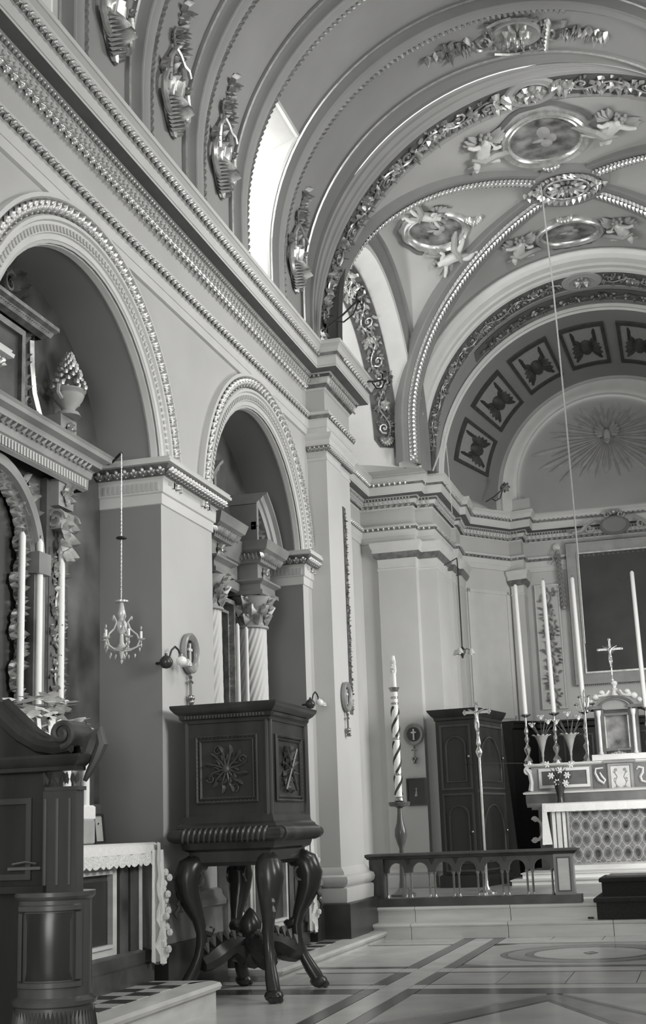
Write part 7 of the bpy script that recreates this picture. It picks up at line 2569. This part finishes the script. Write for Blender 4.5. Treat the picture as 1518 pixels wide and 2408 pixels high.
def putto(label, x, y, ang, s, flip=1):
    """stucco child angel lying against the vault: local -y looks down out of the vault, local z is the head direction in plan"""
    t = thing('putto', label, 'figure', group='stucco putti on the chancel vault')
    z = gz(x, y)
    e = 0.02
    n_ = Vector(((gz(x + e, y) - gz(x - e, y)) / (2 * e), (gz(x, y + e) - gz(x, y - e)) / (2 * e), -1)).normalized()
    up = Vector((math.cos(ang), math.sin(ang), 0))
    up = (up - n_ * up.dot(n_)).normalized()
    sx_ = up.cross(n_) * flip
    rot = Matrix(((sx_.x, -n_.x, up.x), (sx_.y, -n_.y, up.y), (sx_.z, -n_.z, up.z)))
    o_ = Vector((x, y, z)) + n_ * 0.07 * s
    skin_body('body', PUT, PED, PRAD, t, o_, s, 'stucco', 1, rot)
    w = lambda u, v, h: tuple(o_ + rot @ (Vector((u, -h + 0.05, v)) * s))
    mb = MB()
    for q in (-1, 1):
        for k in range(5):
            leaf_shape(mb, w, q * 0.06, 0.20, PI / 2 - q * (0.55 + 0.30 * k), 0.32 - 0.03 * k, 0.12, 0.05)
    mb.build('wings', 'stucco_grey', t)
    mb = MB()
    pts = [w(-0.16, -0.02, 0.07), w(0.0, -0.06, 0.12), w(0.14, -0.03, 0.10), w(0.30, -0.12, 0.05), w(0.42, -0.22, 0.02)]
    mb.tube(pts, [0.02 * s, 0.05 * s, 0.055 * s, 0.05 * s, 0.015 * s], 6)
    mb.tube([w(0.0, -0.06, 0.11), w(-0.05, -0.17, 0.07), w(-0.18, -0.26, 0.03)], [0.04 * s, 0.04 * s, 0.012 * s], 6)
    mb.build('drapery', 'stucco_grey', t)
    mb = MB()
    for k in range(9):
        c = w(0.06 * math.cos(k * 0.8), 0.37 + 0.045 * math.sin(k * 0.8), 0.02 + 0.03 * (k % 3))
        mb.ball(c, 0.028 * s, 6, 4)
    mb.build('curls', 'stucco_grey', t)
    return t


putto('stucco putto left of the nearest oval picture', -0.90, 15.30, R(-75), 1.0)
putto('stucco putto right of the nearest oval picture', 0.74, 15.36, R(-60), 1.0, -1)
putto('stucco putto left of the far oval picture', -0.86, 18.42, R(-80), 0.95)
putto('stucco putto right of the far oval picture', 0.74, 18.40, R(-100), 0.95, -1)
putto('reclining stucco putto below the bright left oval', -1.72, 17.90, R(160), 0.95)
putto('stucco putto climbing over the top of the left oval', -2.05, 17.02, R(20), 0.85, -1)

# ================================================================== FOREGROUND LEFT: confessional
cf = thing('confessional', 'dark carved wooden confessional with bowed panelled door at left edge', 'confessional')
FX, FY = -2.175, 6.32


def bow(r0, z0, z1, a0, a1, n=24):
    return [[(FX + r0 * math.cos(R(a0 + (a1 - a0) * i / n)), FY + r0 * math.sin(R(a0 + (a1 - a0) * i / n)), z) for i in range(n + 1)] for z in (z0, z1)]


MB().lathe([(0.005, 0.0), (0.235, 0.0), (0.235, 0.18), (0.225, 0.20), (0.20, 0.21), (0.20, 0.42), (0.215, 0.43), (0.22, 0.45), (0.205, 0.46), (0.19, 0.47), (0.19, 0.945), (0.20, 0.95), (0.21, 0.965), (0.21, 0.985), (0.005, 0.99)], (FX, FY, 0), 32).build('bowed_base', 'wood_door', cf, angle=30)
# raised panel on the bow
mb = MB()
for (a0, a1, z0, z1) in ((-128, -20, 0.89, 0.925), (-128, -20, 0.515, 0.55), (-128, -115, 0.55, 0.89), (-33, -20, 0.55, 0.89)):
    for r_ in (0.205,):
        A = bow(0.188, z0, z1, a0, a1, 14)
        B_ = bow(r_, z0 + 0.006, z1 - 0.006, a0 + 1, a1 - 1, 14)
        mb.loft([A[0], B_[0], B_[1], A[1]])
mb.build('panel_frame', 'wood_door', cf, angle=30)
A = bow(0.182, 0.55, 0.89, -115, -33, 14)
mb = MB()
mb.loft([bow(0.191, 0.555, 0.6, -113, -35, 14)[0], bow(0.202, 0.60, 0.61, -106, -42, 14)[0], bow(0.202, 0.84, 0.85, -106, -42, 14)[0], bow(0.191, 0.885, 0.9, -113, -35, 14)[0]])
mb.build('raised_panel', 'wood', cf, angle=30)
mb = MB()
for k in range(34):
    a = R(-180 + 200 * k / 33)
    g = lambda u, v, h: (FX + (0.20 + h) * math.cos(a) - u * math.sin(a), FY + (0.20 + h) * math.sin(a) + u * math.cos(a), 0.30 + v)
    leaf_shape(mb, g, 0, 0.11, -PI / 2, 0.20, 0.035, 0.018)
o = mb.build('leaf_band', 'wood2', cf)
o['kind'] = 'stuff'
# body against the wall, pilaster, capital, scrolled pediment
MB().box(-2.95, -2.20, 6.26, 6.44, 0.0, 1.62).build('body', 'wood', cf, smooth=False)
MB().box(-2.95, FX, 6.18, 6.46, 0.985, 1.02).build('ledge', 'wood', cf, smooth=False)
mb = MB()
mb.box(-2.20, -2.01, 6.22, 6.31, 0.985, 1.50)
mb.build('pilaster', 'wood2', cf, smooth=False)
mb = MB()
for x in (-2.185, -2.115, -2.045):
    mb.tube([(x, 6.218, 1.02), (x, 6.218, 1.46)], 0.010, 6)
mb.build('fluting', 'wood_door', cf)
mb = MB()
frame4(mb, lambda u, v, h: (-2.50 + u, 6.26 - h, 1.25 + v), -0.22, 0.22, -0.20, 0.22, 0.03, 0.0, 0.02)
mb.build('side_panel', 'wood2', cf, smooth=False)
mb = MB()
mb.box(-2.19, -2.0, 6.215, 6.32, 1.50, 1.52)
for k in range(10):
    g = lambda u, v, h: (-2.19 + 0.02 * k + u, 6.215 - h, 1.53 + v)
    leaf_shape(mb, g, 0, 0, PI / 2 + 0.4 * math.sin(k * 2), 0.07, 0.03, 0.015)
mb.build('capital', 'wood2', cf)
MB().sweep([(0.0, 1.60), (0.02, 1.605), (0.02, 1.625), (0.05, 1.65), (0.06, 1.67), (0.06, 1.685), (-0.3, 1.69)], [(-2.95, 6.22), (-2.03, 6.22), (-2.03, 6.33)]).build('cornice', 'wood', cf, angle=25)
mb = MB()
pts = [(-2.56, 6.27, 1.99), (-2.46, 6.27, 1.90), (-2.36, 6.27, 1.81), (-2.25, 6.27, 1.745), (-2.15, 6.27, 1.725), (-2.07, 6.27, 1.735)]
mb.tube(pts, [0.05, 0.05, 0.048, 0.045, 0.045, 0.04], 8)
mb.tube([(p[0], 6.42, p[2]) for p in pts], [0.05, 0.05, 0.048, 0.045, 0.045, 0.04], 8)
mb.loft([[(p[0], 6.27, p[2] + 0.03) for p in pts], [(p[0], 6.42, p[2] + 0.03) for p in pts]])
mb.loft([[(p[0], 6.28, p[2]) for p in pts], [(p[0], 6.28, 1.685) for p in pts]])
mb.build('swept_pediment', 'wood', cf)
mb = MB()
for yy in (6.235, 6.45):
    pts = [(-2.105 + 0.075 * (1 - 0.85 * t) * math.cos(2 * PI * 1.5 * t - PI / 2), yy, 1.80 + 0.075 * (1 - 0.85 * t) * math.sin(2 * PI * 1.5 * t - PI / 2)) for t in [i / 22 for i in range(23)]]
    mb.tube(pts, 0.016, 6)
mb.lathe([(0.004, 0.0), (0.07, 0.0), (0.07, 0.20), (0.004, 0.20)], (-2.105, 6.445, 1.80), 18, Matrix.Rotation(PI / 2, 3, 'X'))
mb.build('volute', 'wood2', cf)
mb = MB()
mb.tube([(-2.0, 6.34, 1.69), (-1.97, 6.34, 1.76), (-1.93, 6.34, 1.80), (-1.92, 6.34, 1.74), (-1.95, 6.34, 1.67), (-1.99, 6.34, 1.60), (-2.02, 6.34, 1.55)], [0.045, 0.05, 0.04, 0.035, 0.028, 0.022, 0.012], 8)
mb.build('corner_leaf', 'wood2', cf)
mb = MB()
mb.box(-2.41, -2.22, 6.235, 6.26, 1.10, 1.115)
mb.tube([(-2.38, 6.23, 1.13), (-2.30, 6.225, 1.14), (-2.24, 6.23, 1.13)], 0.006, 5)
mb.build('bolt', 'brass', cf)
hook = MB().tube([(-2.0, 6.22, 1.52), (-1.995, 6.215, 1.55), (-1.985, 6.21, 1.56), (-1.97, 6.21, 1.60)], 0.002, 4)

# ================================================================== labels of the setting
LB = {
    'floor': ('inlaid marble floor of bands, rhombus and round panel', 'floor'),
    'trim_1': ('two white marble steps up to the chancel', 'step'),
    'wall_left': ('nave wall with tall chapel arches and gilded archivolts', 'wall'),
    'trim_2': ('leaf moulded impost and base of the pier beyond the top of the confessional', 'pier'),
    'trim_2.001': ('lit pier with leaf moulded impost between the two chapel arches', 'pier'),
    'trim_2.002': ('narrow pier edge with impost at the far side of the second arch', 'pier'),
    'wall_left_pier': ('tall chancel pier with gilded capital and black plinth', 'pier'),
    'trim_3': ('great cornice and frieze with gilded leaf courses along the nave', 'cornice'),
    'wall_back': ('pale chancel and apse walls below the cornice', 'wall'),
    'wall_right': ('plain right nave wall outside the view', 'wall'),
    'wall_front': ('west wall behind the camera', 'wall'),
    'ceiling': ('barrel vault of the nave with ribs and chancel arch', 'ceiling'),
    'ceiling_chancel': ('groined chancel vault with diagonal garland bands', 'ceiling'),
    'wall_back_arch': ('moulded arch, coffered splay and lunette of the apse', 'arch'),
    'trim_5': ('raised plaster panel on the slanting apse wall', 'panel'),
    'trim_6': ('marble platform with chequered top before the left side altar', 'platform'),
    'trim_7': ('low marble platform running behind the pulpit to the pier', 'platform'),
}
for nm, (lb, ct) in LB.items():
    o = bpy.data.objects.get(nm)
    if o is not None:
        o['label'] = lb
        o['category'] = ct
pn = ['double pilaster of the far pier left of the dark cabinet', 'same double pilaster mirrored on the right beyond the view', 'slim pilaster just inside the apse by the far pier', 'slim pilaster inside the apse on the right beyond the view',
      'pilaster between the slanting panel and the carved wall panel', 'pilaster right of the altar painting beyond the view', 'pilaster at the near end of the slanting apse wall', 'pilaster at the near end of the right slanting apse wall']
for i, lb in enumerate(pn):
    o = bpy.data.objects.get('trim_4' if i == 0 else 'trim_4.%03d' % i)
    if o is not None:
        o['label'] = lb
        o['category'] = 'pilaster'
wl = ['bright white window in the nave vault above the cornice', 'window opposite in the right of the nave vault beyond the view', 'second left nave window nearer the camera, out of view', 'second right nave window nearer the camera, out of view', 'third left nave window behind the camera', 'third right nave window behind the camera', 'bright arched recess with window on the left of the chancel', 'arched recess with window on the right of the chancel']
for i, lb in enumerate(wl):
    o = WN.get('window_%d' % (i + 1))
    if o is not None:
        o['label'] = lb
        o['category'] = 'window'
